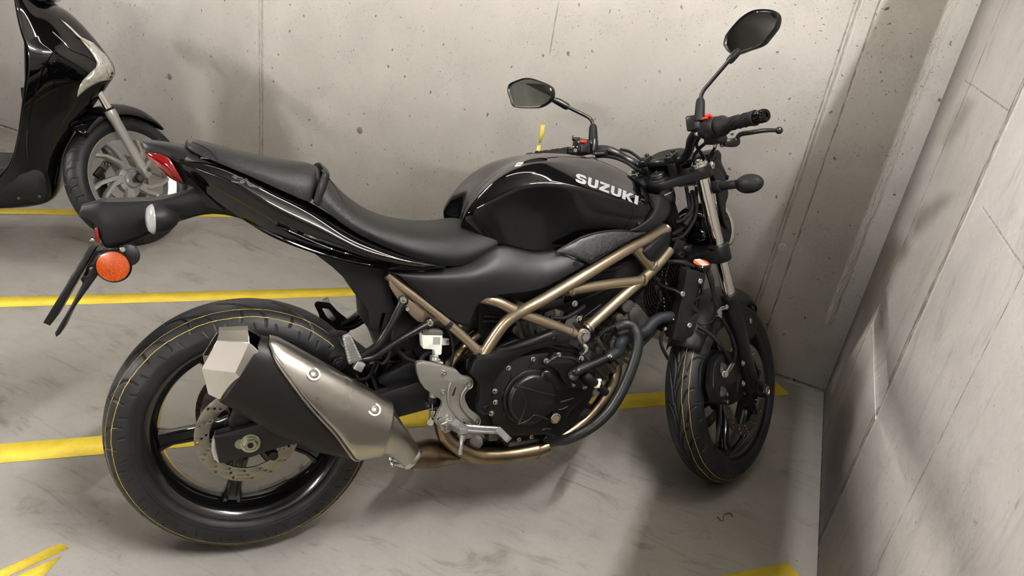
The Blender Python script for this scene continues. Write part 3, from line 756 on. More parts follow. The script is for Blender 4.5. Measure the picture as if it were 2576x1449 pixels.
# brushed heat shield on the outer face
def muf_pt(t, a, off):
    """t 0..1 along, a = angle (0 top edge, pi/2 outer face, pi bottom)"""
    k = t * (len(MT) - 1); i = min(int(k), len(MT) - 2); f = k - i
    T = B.U(*(np.array(MT[i]) * (1 - f) + np.array(MT[i + 1]) * f), MY[i] * (1 - f) + MY[i + 1] * f); Bo = B.U(*(np.array(MBt[i]) * (1 - f) + np.array(MBt[i + 1]) * f), MY[i] * (1 - f) + MY[i + 1] * f)
    ww = MW[i] * (1 - f) + MW[i + 1] * f; c = (T + Bo) / 2; u = (T - Bo) / 2; h = np.linalg.norm(u); ca, sa = math.cos(a), math.sin(a); e = 2.6
    q = (abs(ca) ** e + abs(sa) ** e) ** (-1 / e)
    return c + u * ca * q * (1 + off / h) + np.array([0, -1, 0]) * sa * q * (ww + off)
low = [(.10, .55), (.22, .95), (.36, 1.25), (.50, 1.55), (.64, 1.85), (.76, 2.25), (.86, 2.75), (.93, 3.0), (1.0, 3.05)]
mb = MB(); rows = []
for t, al in catmull([np.array(k) for k in low], 4):
    rows.append([muf_pt(t, a, .0045 if 0.03 < j < 17.5 else .000) for j, a in enumerate(np.linspace(-.25, al, 19))])
mb.rings([rows[0]] * 0 + rows, ring_closed=False)
o = mb.build('heat_shield', MAT['steel'], muf, solid=.0016, offset=0, smooth=60)
mb = MB()   # folded bright lip along the shield's lower edge
edge = [muf_pt(t, al, .0042) for t, al in catmull([np.array(k) for k in low], 4)]
mb.tube([muf_pt(.10, -.1, .0042), muf_pt(.10, .2, .0045)] + edge, .0024, 8); mb.build('shield_lip', MAT['steel'], muf)
mb = MB()
for q in ((789, 940), (953, 1032)):
    c0 = B.U(q[0], q[1], -.258)
    tt = min(((np.linalg.norm(muf_pt(t, a, .006) - c0), t, a) for t in np.linspace(0, 1, 60) for a in np.linspace(.3, 2.4, 40)))[1:]
    c0 = muf_pt(tt[0], tt[1], .0055); nrm = unit(muf_pt(tt[0], tt[1], .02) - muf_pt(tt[0], tt[1], .0))
    mb.lathe([(-.002, .0165), (.0008, .0155), (.0005, .012), (.001, .0105), (.0025, .0100), (.0042, .0085), (.0048, .005), (.003, .0035), (.003, 0)], c0, nrm, 28)
mb.build_each('shield_screw', MAT['alu'], muf)
# tapering outlet pipe and clamp
ct = [(985, 1018), (1005, 1052), (1030, 1088), (1054, 1126)]; cb = [(952, 1138), (970, 1140), (990, 1152), (1013, 1172)]
mb = MB(); mb.rings(loft_sections(ct, cb, [-.19, -.178, -.160, -.14], [.046, .042, .033, .028], 32, 2.1), cap=True)
mb.build('link_pipe', MAT['steel'], muf, smooth=60)
mb = MB(); mb.rings([r for r in loft_sections([(1050, 1122), (1057, 1124), (1060, 1128)], [(1008, 1172), (1013, 1177), (1017, 1178)], -.14, [.029, .031, .030], 32, 2.1)], cap=True); 
for q in ((1000, 1158), (1004, 1170)):
    a = B.U(q[0], q[1], -.15); mb.cyl(a + [-.012, .01, 0], a + [.012, -.01, 0], .0045, 10); mb.hexbolt(a + [-.012, .01, 0], (-1, .6, 0), .006)
mb.build('pipe_clamp', MAT['zinc'], muf)
# pipes
mb = MB()
mb.tube(p3([(1108, 1060, -.115), (1120, 1095, -.118), (1150, 1122, -.120), (1195, 1144, -.12), (1240, 1147, -.12), (1290, 1143, -.12), (1350, 1132, -.12), (1378, 1122, -.12)]), [.019, .020, .021, .0215, .0215, .0215, .0215, .021], seg=20, smooth=6)
mb.tube(p3([(1375, 1112, -.09), (1420, 1095, -.08), (1480, 1050, -.07), (1520, 1000, -.06), (1543, 955, -.05), (1548, 915, -.045), (1538, 880, -.04)]), .0185, seg=20, smooth=6)
mb.tube(p3([(1128, 925, -.075), (1145, 900, -.07), (1168, 872, -.065), (1200, 845, -.05)]), [.0175, .0185, .0185, .018], seg=20, smooth=5)
mb.tube(p3([(1112, 1050, -.085), (1108, 1000, -.08), (1128, 925, -.075)]), .0175, seg=16, smooth=5)
hdr = mb.build('header_pipe', MAT['copper'], moto)
mb = MB()
mb.tube(p3([(1355, 1108, -.118), (1365, 1150, -.118)]), .001); 
for q, r_ in (((1352, 1132), .0228), ((1158, 1127), .0222)):
    c0 = B.U(q[0], q[1], -.12); d = unit(B.U(q[0] + 30, q[1] - 3 if q[0] > 1200 else q[1] + 14, -.12) - c0); mb.lathe([(-.004, r_ - .003), (-.003, r_), (.003, r_), (.004, r_ - .003)], c0, d, 24)
c0 = B.U(1151, 893, -.07); mb.lathe([(-.005, .018), (-.004, .0205), (.004, .0205), (.005, .018)], c0, unit(B.U(1168, 872, -.065) - c0), 24)
mb.build_each('pipe_collar', MAT['copper'], hdr)
mb = MB()  # collector box under the engine
mb.rings(loft_sections([(1045, 1116), (1085, 1108), (1150, 1118), (1230, 1108), (1320, 1104)], [(1030, 1176), (1085, 1172), (1160, 1150), (1230, 1128), (1320, 1120)], [-.125, -.10, -.06, -.04, -.03], [.03, .045, .05, .045, .04], 24, 2.4), cap=True)
mb.build('collector_box', MAT['copper'], hdr)
mb = MB(); mb.tube(p3([(1040, 1178, -.12), (1090, 1172, -.12), (1170, 1150, -.11), (1185, 1146, -.1)]), .004, 8); mb.build('collector_seam', MAT['steel'], hdr)
# ------------------------------------------------------------------ trellis frame
def both(mb, pts, r, **k):
    mb.tube(pts, r, **k); mb.tube([mir(p) for p in pts], r, **k)
mb = MB(); TRR = .0150
main = p3([(1678, 572, -.062), (1666, 582, -.068), (1592, 620, -.112), (1493, 679, -.150), (1443, 709, -.158), (1368, 753, -.160), (1319, 779, -.158), (1285, 800, -.152), (1261, 824, -.146), (1236, 860, -.140), (1216, 892, -.137)])
both(mb, main, TRR, seg=20, smooth=6)
low = p3([(1684, 630, -.062), (1637, 684, -.095), (1567, 745, -.125), (1475, 827, -.145)]); both(mb, low, TRR, seg=20, smooth=5)
cross = p3([(1425, 732, -.150), (1510, 718, -.135), (1612, 706, -.112)]); both(mb, cross, .0135, seg=18, smooth=3)
diag = p3([(1200, 748, -.125), (1245, 757, -.140), (1290, 778, -.148), (1331, 796, -.150), (1390, 818, -.148), (1445, 840, -.146)]); both(mb, diag, .0140, seg=18, smooth=5)
gus = p3([(1596, 622, -.105), (1642, 676, -.092)]); both(mb, gus, .0165, seg=18)
# steering head and cross pieces
mb.tube([main[2], mir(main[2])], .012); mb.tube([main[6], mir(main[6])], .014); mb.tube([low[1], mir(low[1])], .011)
# weld beads
def bead(c, d, r): mb.lathe([(-.004, r - .001), (-.002, r + .0022), (.002, r + .0022), (.004, r - .001)], c, d, 18)
for p, d, r in ((B.U(1618, 705, -.111), cross[2] - cross[1], .0148), (B.U(1438, 729, -.149), cross[1] - cross[0], .0148), (B.U(1638, 668, -.094), gus[1] - gus[0], .0175), (B.U(1436, 836, -.146), diag[5] - diag[4], .0150), (B.U(1482, 822, -.144), low[3] - low[2], .0160), (B.U(1300, 782, -.149), diag[3] - diag[2], .0150)):
    bead(p, d, r)
sub = p3([(975, 690, -.105), (1013, 722, -.110), (1048, 748, -.114), (1090, 782, -.118), (1134, 818, -.122), (1205, 885, -.132)]); both(mb, sub, .0125, seg=18, smooth=4)
bead(B.U(1201, 881, -.131), sub[5] - sub[4], .0135)
both(mb, p3([(958, 640, -.10), (1000, 640, -.11), (1090, 700, -.12), (1200, 748, -.125)]), .0115, smooth=4)
for a in (sub[1], sub[4]): mb.tube([a, mir(a)], .010)
frame = mb.build('trellis_frame', MAT['bronze'], moto)
mb = MB(); mb.tube([STA + STD * .76, STA + STD * .80, STA + STD * .985, STA + STD * .99], [.030, .027, .027, .031], seg=24); mb.build('steering_head', MAT['satin'], frame)
mb = MB()
for sgn in (1, -1):   # bronze lug plates that carry the passenger hangers
    for poly in ([(976, 695), (990, 694), (1030, 742), (1018, 765), (1000, 752), (980, 722)], [(1020, 745), (1060, 775), (1082, 790), (1075, 812), (1050, 808), (1030, 790), (1012, 762)], [(1062, 776), (1078, 776), (1095, 800), (1088, 822), (1066, 818)]):
        P = pl(poly, -.108); mb.prism(fillet([np.array(p) for p in P], .004, 2, True), -.116 * sgn, -.100 * sgn, bev=.001)
mb.build_each('hanger_lug', MAT['bronze'], frame)
mb = MB(); mb.lathe([(-.006, .0133), (.006, .0133)], B.U(1129, 816, -.122), sub[4] - sub[3], 18, cap=True); mb.build('cable_tie', MAT['black'], frame)
c0 = B.U(1470, 846, -.158)
mb = MB(); mb.lathe([(0, .019), (.010, .019), (.012, .016)], c0 + [0, .014, 0], (0, -1, 0), 28, cap=True); mb.build('engine_mount', MAT['bronze'], frame)
mb = MB(); mb.hexbolt(c0 + [0, .002, 0], (0, -1, 0), .0125, .012); mb.build('mount_bolt', MAT['zinc'], frame)

# passenger foot peg hangers
for sgn, nm in ((1, 'footrest_hanger'), (-1, 'footrest_hanger')):
    f = (lambda p: p) if sgn == 1 else mir
    mb = MB()
    mb.tube([f(p) for p in p3([(1014, 757, -.122), (985, 815, -.135), (958, 860, -.140), (942, 876, -.142), (905, 897, -.142)])], .0098, seg=16, fil=.03)
    mb.tube([f(p) for p in p3([(1081, 812, -.128), (1000, 858, -.138), (935, 902, -.142), (905, 905, -.142)])], .0090, seg=16, fil=.03)
    hk = B.U(1081, 812, -.128); mb.cyl(f(hk + [0, .012, 0]), f(hk - [0, .004, 0]), .012, 20, bev=.002); hk2 = B.U(1014, 757, -.122); mb.cyl(f(hk2 + [0, .012, 0]), f(hk2 - [0, .004, 0]), .013, 20, bev=.002)
    P = [np.array(p) for p in pl([(826, 838), (834, 829), (872, 833), (892, 855), (921, 878), (932, 905), (925, 918), (902, 925), (893, 950), (870, 955), (857, 944), (832, 912), (826, 900), (842, 880), (840, 866)], -.142)]
    H = [np.array(p) for p in pl([(848, 848), (868, 850), (890, 878), (878, 886), (864, 876)], -.142)]
    mb.prism(fillet(P, .006, 3, True), -.145 * sgn, -.139 * sgn, bev=.001, holes=[fillet(H, .004, 2, True)])
    hg = mb.build(nm, MAT['satin'], moto)
    mb = MB(); b_ = B.U(857, 918, -.160); mb.lathe([(0, .0165), (.004, .0165), (.006, .0145)], f(b_ + [0, .012, 0]), (0, -sgn, 0), 24, cap=True); mb.capscrew(f(b_ + [0, .008, 0]), (0, -sgn, 0), .011, .008); mb.build('bracket_bolt', MAT['satin'], hg)
    mb = MB(); a = B.U(870, 842, -.185); b = B.U(893, 908, -.172); d = unit(b - a)
    rows = []
    for t, w1, w2 in ((0, .006, .005), (.06, .0095, .007), (.5, .0125, .009), (.95, .0160, .010), (1.0, .0150, .009)):
        c_ = a + (b - a) * t; e1 = unit(np.cross(d, [0, 1, 0])); rows.append([f(c_ + e1 * w1 * x + np.array([0, 1, 0]) * w2 * y) for x, y in ((-1, -1), (1, -1), (1, 1), (-1, 1))])
    mb.rings(rows, cap=True)
    for t in np.linspace(.12, .88, 8):
        c_ = a + (b - a) * t; e1 = unit(np.cross(d, [0, 1, 0])); w1 = .0095 + .006 * t
        for x in (-1, 1): mb.box(f(c_ + e1 * w1 * x * .8 + np.array([0, -.009, 0])), (.004, .005, .004))
    mb.box(f(B.U(903, 920, -.165)), (.022, .018, .022), ry(.5), .002)
    mb.build('passenger_peg', MAT['bright'], hg, smooth=25)
for q, y in (((1014, 754), -.127), ((1081, 811), -.133), ((1024, 776), -.118)):
    mb = MB(); mb.capscrew(B.U(q[0], q[1], y), (0, -1, 0), .0085 if q[0] != 1024 else .006, .007); mb.build('hanger_bolt', MAT['zinc'], moto)

# ------------------------------------------------------------------ inner rear fender, battery box, shock
mb = MB()
P = pl([(778, 628), (836, 672), (873, 706), (899, 747), (925, 782), (929, 831), (951, 838), (957, 806), (962, 788), (985, 788), (992, 770), (976, 700), (960, 640), (900, 600)], -.085)
mb.prism(P, -.088, .088, bev=.004); mb.build('inner_fender', MAT['matte'], moto)
mb = MB()
mb.prism(pl([(975, 760), (1048, 780), (1056, 840), (1040, 880), (965, 900), (950, 860)], -.07), -.072, .072, bev=.005)
mb.prism(pl([(1048, 800), (1180, 850), (1160, 890), (1120, 905), (1060, 930), (1040, 880)], -.04), -.045, .045, bev=.005)
mb.prism(pl([(955, 965), (980, 935), (1050, 900), (1120, 930), (1080, 965), (1000, 985)], -.05), -.055, .055, bev=.006)
mb.build('battery_box', MAT['matte'], moto)
mb = MB(); a = np.array([.335, 0, .40]); b = np.array([.40, 0, .66]); mb.cyl(a, b, .024); d = unit(b - a)
co = []
for k in range(130):
    t = k / 129; an = t * 2 * PI * 7; e1 = np.array([0, 1.0, 0]); e2 = np.cross(d, e1); co.append(a + d * (.05 + t * .19) + (e1 * math.cos(an) + e2 * math.sin(an)) * .034)
mb.tube(co, .0055, 8); mb.build('rear_shock', MAT['satin'], moto)
mb = MB()  # hugger / chain guard in front of the tyre
rows = []
for a_ in np.linspace(math.radians(-5), math.radians(30), 18):
    rows.append([RC + np.array([(.328 - .012 * abs(s) ** 2) * math.cos(a_), s * .072, (.328 - .012 * abs(s) ** 2) * math.sin(a_)]) for s in np.linspace(-1, 1, 13)])
mb.rings(rows, ring_closed=False); mb.build('chain_guard', MAT['matte'], moto, solid=.003)
mb = MB(); mb.tube(p3([(1000, 700, .02), (960, 790, .03), (1010, 900, -.02), (1060, 905, -.05)]), .005, smooth=6); mb.tube(p3([(985, 800, -.08), (990, 860, -.09), (1020, 900, -.09), (1055, 912, -.085)]), .0055, smooth=6)
mb.build_each('rubber_pipe', MAT['rubber'], moto)

# brake fluid reservoir
def pxbox(mb, quad, y0, y1, bev=.002, fil=.004): mb.prism(fillet([np.array(p) for p in pl(quad, y0)], fil, 3, True), y0, y1, bev=bev)
mb = MB(); pxbox(mb, [(1062, 843), (1114, 842), (1111, 893), (1095, 895), (1092, 880), (1064, 878)], -.118, -.085); pxbox(mb, [(1112, 850), (1130, 852), (1132, 868), (1112, 870)], -.098, -.094)
rs = mb.build('fluid_reservoir', MAT['white'], moto)
mb = MB(); pxbox(mb, [(1066, 828), (1114, 832), (1116, 844), (1063, 842)], -.120, -.083); mb.build('reservoir_lid', M_('reservoir_cap', srgb(96, 90, 82), .45, noise=.3, nscale=400), rs)
mb = MB(); q = pl([(1090, 848), (1108, 848), (1107, 867), (1089, 866)], -.1185); mb.prism(q, -.1187, -.118); mb.build('sight_label', M_('reservoir_label', srgb(150, 150, 140), .5), rs)
mb = MB(); mb.capscrew(B.U(1125, 860, -.099), (0, -1, 0), .005); mb.build('reservoir_screw', MAT['zinc'], rs)
mb = MB(); mb.tube(p3([(1092, 884, -.10), (1075, 888, -.10), (1062, 900, -.10), (1060, 916, -.105)]), .0068, smooth=6); mb.build('reservoir_hose', MAT['rubber'], rs)
mb = MB(); mb.cyl(B.U(1086, 884, -.10), B.U(1096, 884, -.10), .008); mb.build('hose_clip', MAT['white'], rs)
mb = MB(); mb.tube(p3([(1122, 820, -.125), (1136, 850, -.12), (1140, 890, -.12), (1132, 926, -.12)]), .0035, smooth=6); mb.build('brake_switch_wire', MAT['rubber'], moto)

# ------------------------------------------------------------------ footrest plate, peg, brake pedal
P = pl([(1045, 917), (1050, 911), (1064, 909), (1110, 918), (1149, 930), (1160, 944), (1170, 948), (1180, 946), (1190, 953), (1192, 966), (1186, 978), (1176, 984), (1170, 994), (1170, 1006), (1182, 1030), (1204, 1044), (1211, 1055), (1209, 1067), (1201, 1074), (1188, 1072), (1168, 1062), (1155, 1064), (1132, 1086), (1120, 1091), (1094, 1064), (1099, 1046), (1112, 1020), (1112, 1008), (1068, 978), (1056, 960), (1048, 938)], -.150)
mb = MB(); mb.prism(fillet([np.array(p) for p in P], .004, 2, True), -.152, -.138, bev=.003)
plate = mb.build('footrest_plate', MAT['alu'], moto)
mb = MB()   # raised rib between the two mounting bosses
rib = p3([(1179, 967, -.1535), (1163, 990, -.1535), (1160, 1012, -.1535), (1170, 1034, -.1535), (1198, 1060, -.1535)]); mb.tube(rib, .0042, 8, smooth=5)
rib = p3([(1135, 960, -.1515), (1128, 985, -.1515), (1132, 1020, -.1515), (1160, 1058, -.1515)]); mb.tube(rib, .005, 8, smooth=5)
for q in ((1179, 967), (1198, 1060)): c0 = B.U(q[0], q[1], -.152); mb.lathe([(-.002, .0125), (.003, .0115), (.0045, .0105), (.0035, .0085), (.0005, .008), (.0005, 0)], c0, (0, -1, 0), 28)
mb.build('plate_rib', MAT['alu'], plate)
for q, r_ in (((1179, 967), .0075), ((1198, 1060), .0070), ((1116, 938), .0065), ((1114, 986), .0060)):
    mb = MB(); mb.capscrew(B.U(q[0], q[1], -.153), (0, -1, 0), r_, .0065); mb.build('plate_bolt', MAT['zinc'], plate)
mb = MB(); mb.prism(pl([(1144, 975), (1148, 973), (1142, 995), (1136, 996)], -.152), -.1526, -.150); mb.build('plate_slot', MAT['black'], plate)
# master cylinder under the plate
mb = MB(); mb.tube(p3([(1092, 895, -.125), (1090, 1000, -.125)]), .011, 16); mb.hexbolt(B.U(1096, 905, -.13), STD * 0 + np.array([0, 0, 1.0]), .008); mb.cyl(B.U(1085, 904, -.13), B.U(1112, 915, -.13), .006)
mb.build('master_cylinder', MAT['bright'], plate)
mb = MB(); mb.cyl(B.U(1089, 998, -.125), B.U(1088, 1013, -.125), .0125, bev=.002); mb.build('dust_boot', MAT['rubber'], plate)
mb = MB(); mb.cyl(B.U(1088, 1012, -.125), B.U(1088, 1035, -.125), .003, 8); mb.box(B.U(1087, 1040, -.13), (.014, .010, .016), bev=.001); mb.cyl(B.U(1083, 1063, -.14), B.U(1083, 1063, -.115), .008); mb.box(B.U(1084, 1052, -.125), (.010, .014, .024), bev=.002); mb.build('push_rod', MAT['zinc'], plate)
# rider peg (folds, points outwards) with feeler stud
mb = MB(); a = B.U(1128, 1062, -.155); b = a + np.array([-.004, -.085, .006]); b = B.U(1168, 1086, -.232)
d = unit(b - a); e1 = unit(np.cross(d, [0, 0, 1])); e2 = np.cross(e1, d); rows = []
for t, w1, w2 in ((0, .009, .007), (.08, .013, .009), (.9, .0125, .008), (1.0, .010, .006)):
    c_ = a + (b - a) * t; rows.append([c_ + e1 * w1 * x + e2 * w2 * y for x, y in ((-1, -.7), (-.6, -1), (.6, -1), (1, -.7), (1, .8), (.8, 1), (-.8, 1), (-1, .8))])
mb.rings(rows, cap=True)
for t in np.linspace(.12, .95, 12):
    for x in (-.85, -.3, .3, .85): mb.box(a + (b - a) * t + e1 * .0125 * x + e2 * .0095, (.0035, .0032, .004))
peg = mb.build('rider_peg', MAT['bright'], plate, smooth=25)
mb = MB(); c0 = B.U(1164, 1092, -.222); c1 = B.U(1157, 1143, -.222); cm = c0 + (c1 - c0) * .3; mb.cyl(c0, cm, .0075, 6); mb.cyl(cm, c1, .0050, 6, bev=.001); mb.build('feeler_stud', MAT['bright'], peg)
mb = MB(); mb.box(B.U(1118, 1062, -.158), (.030, .012, .034), ry(-.3), .003); mb.box(B.U(1125, 1075, -.162), (.016, .02, .016), ry(-.3), .002); mb.cyl(B.U(1110, 1068, -.17), B.U(1135, 1058, -.17), .004); mb.build('peg_bracket', MAT['zinc'], plate)
# brake pedal
mb = MB(); pd = p3([(1150, 1075, -.165), (1175, 1078, -.175), (1215, 1081, -.180), (1252, 1083, -.182), (1262, 1086, -.183)])
for z in (0,): 
    rows = []
    for p, h_ in zip(catmull(pd, 4), np.linspace(.0105, .0075, 40)):
        rows.append([p + np.array([0, y * .004, z_ * h_]) for y, z_ in ((-.4, -1), (-1, -.8), (-1, -.35), (-.5, -.3), (-.5, .3), (-1, .35), (-1, .8), (-.4, 1), (1, 1), (1, -1))])
    mb.rings(rows, cap=True)
a = B.U(1254, 1080, -.185); b = B.U(1280, 1106, -.215); d = unit(b - a); e2 = unit(np.cross(d, [0, 1, 0])); e1 = np.cross(e2, d)
mb.rings([[a + (b - a) * t + e2 * .0075 * x + e1 * .010 * y for x, y in ((-1, -1), (1, -1), (1, 1), (-1, 1))] for t in (0, 1)], cap=True)
for t in np.linspace(.05, .95, 9):
    for y in (-.9, 0, .9): mb.box(a + (b - a) * t - e2 * .0078 + e1 * .009 * y, (.0026, .0026, .004))
mb.build('brake_pedal', MAT['bright'], moto, smooth=25)

# ------------------------------------------------------------------ engine
mb = MB()
case = [(1229, 985), (1232, 1042), (1240, 1068), (1251, 1082), (1272, 1094), (1342, 1096), (1392, 1092), (1417, 1074), (1428, 1052), (1434, 1037), (1458, 1015), (1483, 990), (1490, 960), (1484, 930), (1460, 905), (1400, 885), (1340, 890), (1290, 900), (1250, 940)]
P = [np.array(p) for p in pl(case, -.150)]
mb.prism(fillet(P, .008, 3, True), -.152, -.10, bev=.005)
mb.prism(fillet([np.array(p) for p in pl([(1170, 900), (1165, 1040), (1200, 1090), (1272, 1104), (1400, 1100), (1440, 1070), (1490, 1000), (1500, 930), (1460, 880), (1300, 850)], -.10)], .01, 3, True), -.105, .12, bev=.008)
eng = mb.build('engine_block', MAT['engine'], moto)
cc = B.U(1338, 1003, -.168)
mb = MB()
mb.lathe([(-.020, .0690), (.000, .0685), (.006, .0660), (.0105, .0620), (.0118, .058), (.0112, .030), (.0112, .0)], cc, (0, -1, 0), 72)
# raised star ribs on the cover
for px in ([(1289, 970), (1310, 985), (1322, 1010), (1318, 1035), (1303, 1068)], [(1289, 970), (1320, 976), (1396, 996)], [(1303, 1068), (1330, 1056), (1346, 1044), (1380, 1055)]):
    mb.tube(p3(px, -.1795), .0018, 6, smooth=4, flat=1.0)
cl = mb.build('clutch_cover', MAT['engine'], eng, smooth=35)
mb = MB()
for k in range(9):
    a_ = k * 2 * PI / 9 + .2; p_ = cc + np.array([.0765 * math.cos(a_), .018, .0765 * math.sin(a_)]); mb.cyl(p_ + [0, .01, 0], p_ + [0, -.006, 0], .0085, 14, bev=.002)
mb.lathe([(-.004, .076), (.010, .0755), (.012, .072), (.012, .066)], cc + [0, .018, 0], (0, -1, 0), 72); mb.build('clutch_rim', MAT['engine'], eng)
for q in ((1279, 926), (1341, 904), (1245, 984), (1236, 1040), (1246, 1012)):
    mb = MB(); mb.hexbolt(B.U(q[0], q[1], -.156), (0, -1, 0), .0048, .007); mb.build('case_bolt', MAT['zinc'], eng)
# filler cap
fc = B.U(1374, 946, -.178)
mb = MB(); mb.lathe([(-.012, .0150), (.002, .0145), (.004, .012), (.004, 0)], fc, (-.15, -1, .1), 24); mb.box(fc + [0, -.006, 0], (.008, .010, .026), ry(-.5), .002); mb.build('oil_filler_cap', MAT['satin'], eng)
sg = B.U(1397, 1052, -.166)
mb = MB(); mb.lathe([(-.01, .0145), (.003, .0145), (.004, .012), (.0005, .011), (.0005, 0)], sg, (0, -1, 0), 30); mb.build('sight_glass', MAT['zinc'], eng)
mb = MB(); mb.lathe([(0, .0105), (.0012, .0102), (.0014, 0)], sg, (0, -1, 0), 24); 
for k in (-1, 0, 1): mb.box(sg + np.array([.0045 * k, -.0016, 0]), (.0018, .001, .010))
mb.build('oil_window', M_('oil_window_glass', srgb(120, 110, 84), .1, coat=1.0), eng)
# fins at the lower right
mb = MB()
for q in (((1409, 1012), (1421, 1008), (1443, 1002)), ((1402, 1031), (1415, 1029), (1429, 1022)), ((1363, 1082), (1375, 1077), (1386, 1079))): mb.tube(p3(list(q), -.155), .0022, 6)
mb.build_each('case_rib', MAT['engine'], eng)
# water pump housing
mb = MB(); P = [np.array(p) for p in pl([(1370, 918), (1384, 898), (1396, 882), (1404, 892), (1446, 896), (1462, 908), (1484, 938), (1489, 955), (1478, 974), (1450, 976), (1428, 972), (1414, 956), (1402, 932)], -.168)]
mb.prism(fillet(P, .005, 3, True), -.172, -.14, bev=.004); mb.tube(p3([(1372, 917, -.172), (1390, 902, -.172), (1400, 897, -.172), (1440, 902, -.172), (1458, 914, -.172)]), .003, 6, fil=.01)
wp = mb.build('water_pump', MAT['engine'], eng)
for q in ((1405, 893), (1462, 902), (1441, 967), (1471, 973), (1374, 908)):
    mb = MB(); mb.hexbolt(B.U(q[0], q[1], -.170), (0, -1, 0), .0050, .007); mb.build('pump_bolt', MAT['zinc'], wp)
# black side cover that frames the engine
P = [np.array(p) for p in pl([(1200, 900), (1214, 897), (1240, 892), (1252, 882), (1258, 874), (1272, 875), (1330, 853), (1385, 834), (1399, 829), (1410, 836), (1441, 845), (1431, 864), (1390, 870), (1342, 881), (1308, 896), (1280, 915), (1259, 937), (1243, 965), (1236, 1000), (1233, 1036), (1230, 1044), (1216, 1044), (1204, 1038), (1200, 1025), (1206, 1000), (1206, 970), (1200, 955), (1181, 940), (1188, 920)], -.165)]
mb = MB(); mb.prism(fillet(P, .004, 2, True), -.168, -.148, bev=.004)
mb.tube(p3([(1262, 885, -.166), (1330, 866, -.166), (1388, 845, -.166), (1408, 842, -.166)]), [.004, .009, .010, .004], 10, smooth=4, flat=.45)
sc_ = mb.build('engine_side_cover', MAT['satin'], moto)
mb = MB()
for q in ((1393, 854), (1221, 1026)):
    mb.lathe([(-.001, .0115), (.0012, .0110), (.0014, .0095), (.0002, .009), (.0002, 0)], B.U(q[0], q[1], -.168), (0, -1, 0), 24); mb.capscrew(B.U(q[0], q[1], -.168), (0, -1, 0), .0065, .004)
mb.build_each('cover_screw', MAT['satin'], sc_, merge=True)

# cylinders, heads and throttle gear seen through the trellis
mb = MB()
def slantbox(px0, px1, y, half, w_, bev=.006, fins=0, fr=.006):
    a, b = B.U(*px0, 0), B.U(*px1, 0); d = unit(b - a); L = np.linalg.norm(b - a); e1 = unit(np.cross(d, [0, 1, 0])); R = np.stack([e1, [0, 1, 0], d], 1)
    mb.box((a + b) / 2, (half * 2, w_ * 2, L), R, bev)
    for k in range(fins): mb.box(a + d * L * (k + .5) / fins, (half * 2 + fr * 2, w_ * 2 + fr * 2, L / fins * .35), R, .001)
slantbox((1420, 950), (1530, 835), 0, .055, .075, fins=6)
slantbox((1530, 838), (1590, 775), 0, .062, .095, .012)
slantbox((1380, 950), (1330, 840), 0, .055, .07, fins=5)
slantbox((1332, 842), (1310, 760), 0, .062, .09, .012)
cylo = mb.build('cylinder_head', MAT['castgrey'], eng)
mb = MB()
for (q, y, r_, L) in (((1392, 770), -.105, .0125, .02), ((1400, 800), -.10, .008, .02), ((1378, 795), -.10, .012, .02), ((1340, 820), -.10, .014, .03), ((1320, 850), -.095, .010, .03), ((1300, 830), -.10, .012, .03), ((1560, 800), -.11, .012, .03), ((1580, 770), -.11, .018, .03), ((1530, 850), -.10, .016, .03), ((1550, 870), -.09, .02, .03), ((1510, 880), -.10, .014, .03), ((1600, 790), -.10, .022, .03)):
    c0 = B.U(q[0], q[1], y); mb.cyl(c0 + [0, L, 0], c0, r_, 20, bev=.002)
for q in (((1330, 800), (1345, 870)), ((1345, 795), (1362, 862)), ((1300, 805), (1318, 860)), ((1500, 850), (1545, 920))): mb.tube(p3(list(q), -.098), .007, 10)
mb.build_each('head_boss', MAT['castgrey'], cylo)
mb = MB()
mb.tube(p3([(1218, 795, -.10), (1280, 800, -.11), (1330, 805, -.115), (1345, 803, -.10)]), .0045, smooth=4); mb.tube(p3([(1215, 808, -.09), (1290, 808, -.10)]), .0045)
mb.tube(p3([(1385, 800, -.115), (1420, 800, -.12), (1450, 785, -.12), (1470, 770, -.11)]), .0058, smooth=5)
mb.tube(p3([(1395, 770, -.08), (1440, 760, -.09), (1500, 740, -.08), (1560, 700, -.07)]), .006, smooth=5)
mb.tube(p3([(1450, 680, -.06), (1520, 680, -.09), (1560, 670, -.09)]), .008, smooth=5)
for i in range(6): mb.tube(p3([(1220 + i * 6, 775, -.07), (1235 + i * 9, 800 + i * 3, -.08), (1215 + i * 12, 850, -.06)]), .003, 8, smooth=4)
mb.build_each('wiring_loom', MAT['rubber'], moto)
mb = MB()
mb.prism(pl([(1400, 700), (1620, 640), (1640, 690), (1590, 770), (1480, 800), (1370, 770)], -.06), -.07, .07, bev=.01)
mb.prism(pl([(1200, 740), (1400, 700), (1370, 770), (1290, 820), (1230, 870), (1200, 860)], -.06), -.065, .065, bev=.01)
mb.build('airbox', MAT['matte'], moto)
mb = MB(); mb.tube(p3([(1350, 772, -.10), (1410, 752, -.10)]), .020, 20); mb.cyl(B.U(1400, 745, -.105), B.U(1400, 745, -.085), .02); mb.tube(p3([(1465, 800, -.118), (1512, 765, -.118)]), .0035, 8); mb.box(B.U(1460, 801, -.118), (.02, .01, .02), ry(-.6), .002)
mb.build('throttle_body', MAT['satin'], moto)
mb = MB()
for q in ((1457, 802), (1446, 764), (1395, 740)): mb.hexbolt(B.U(q[0], q[1], -.123), (0, -1, 0), .0055, .006)
mb.build_each('throttle_screw', MAT['zinc'], moto, merge=True)

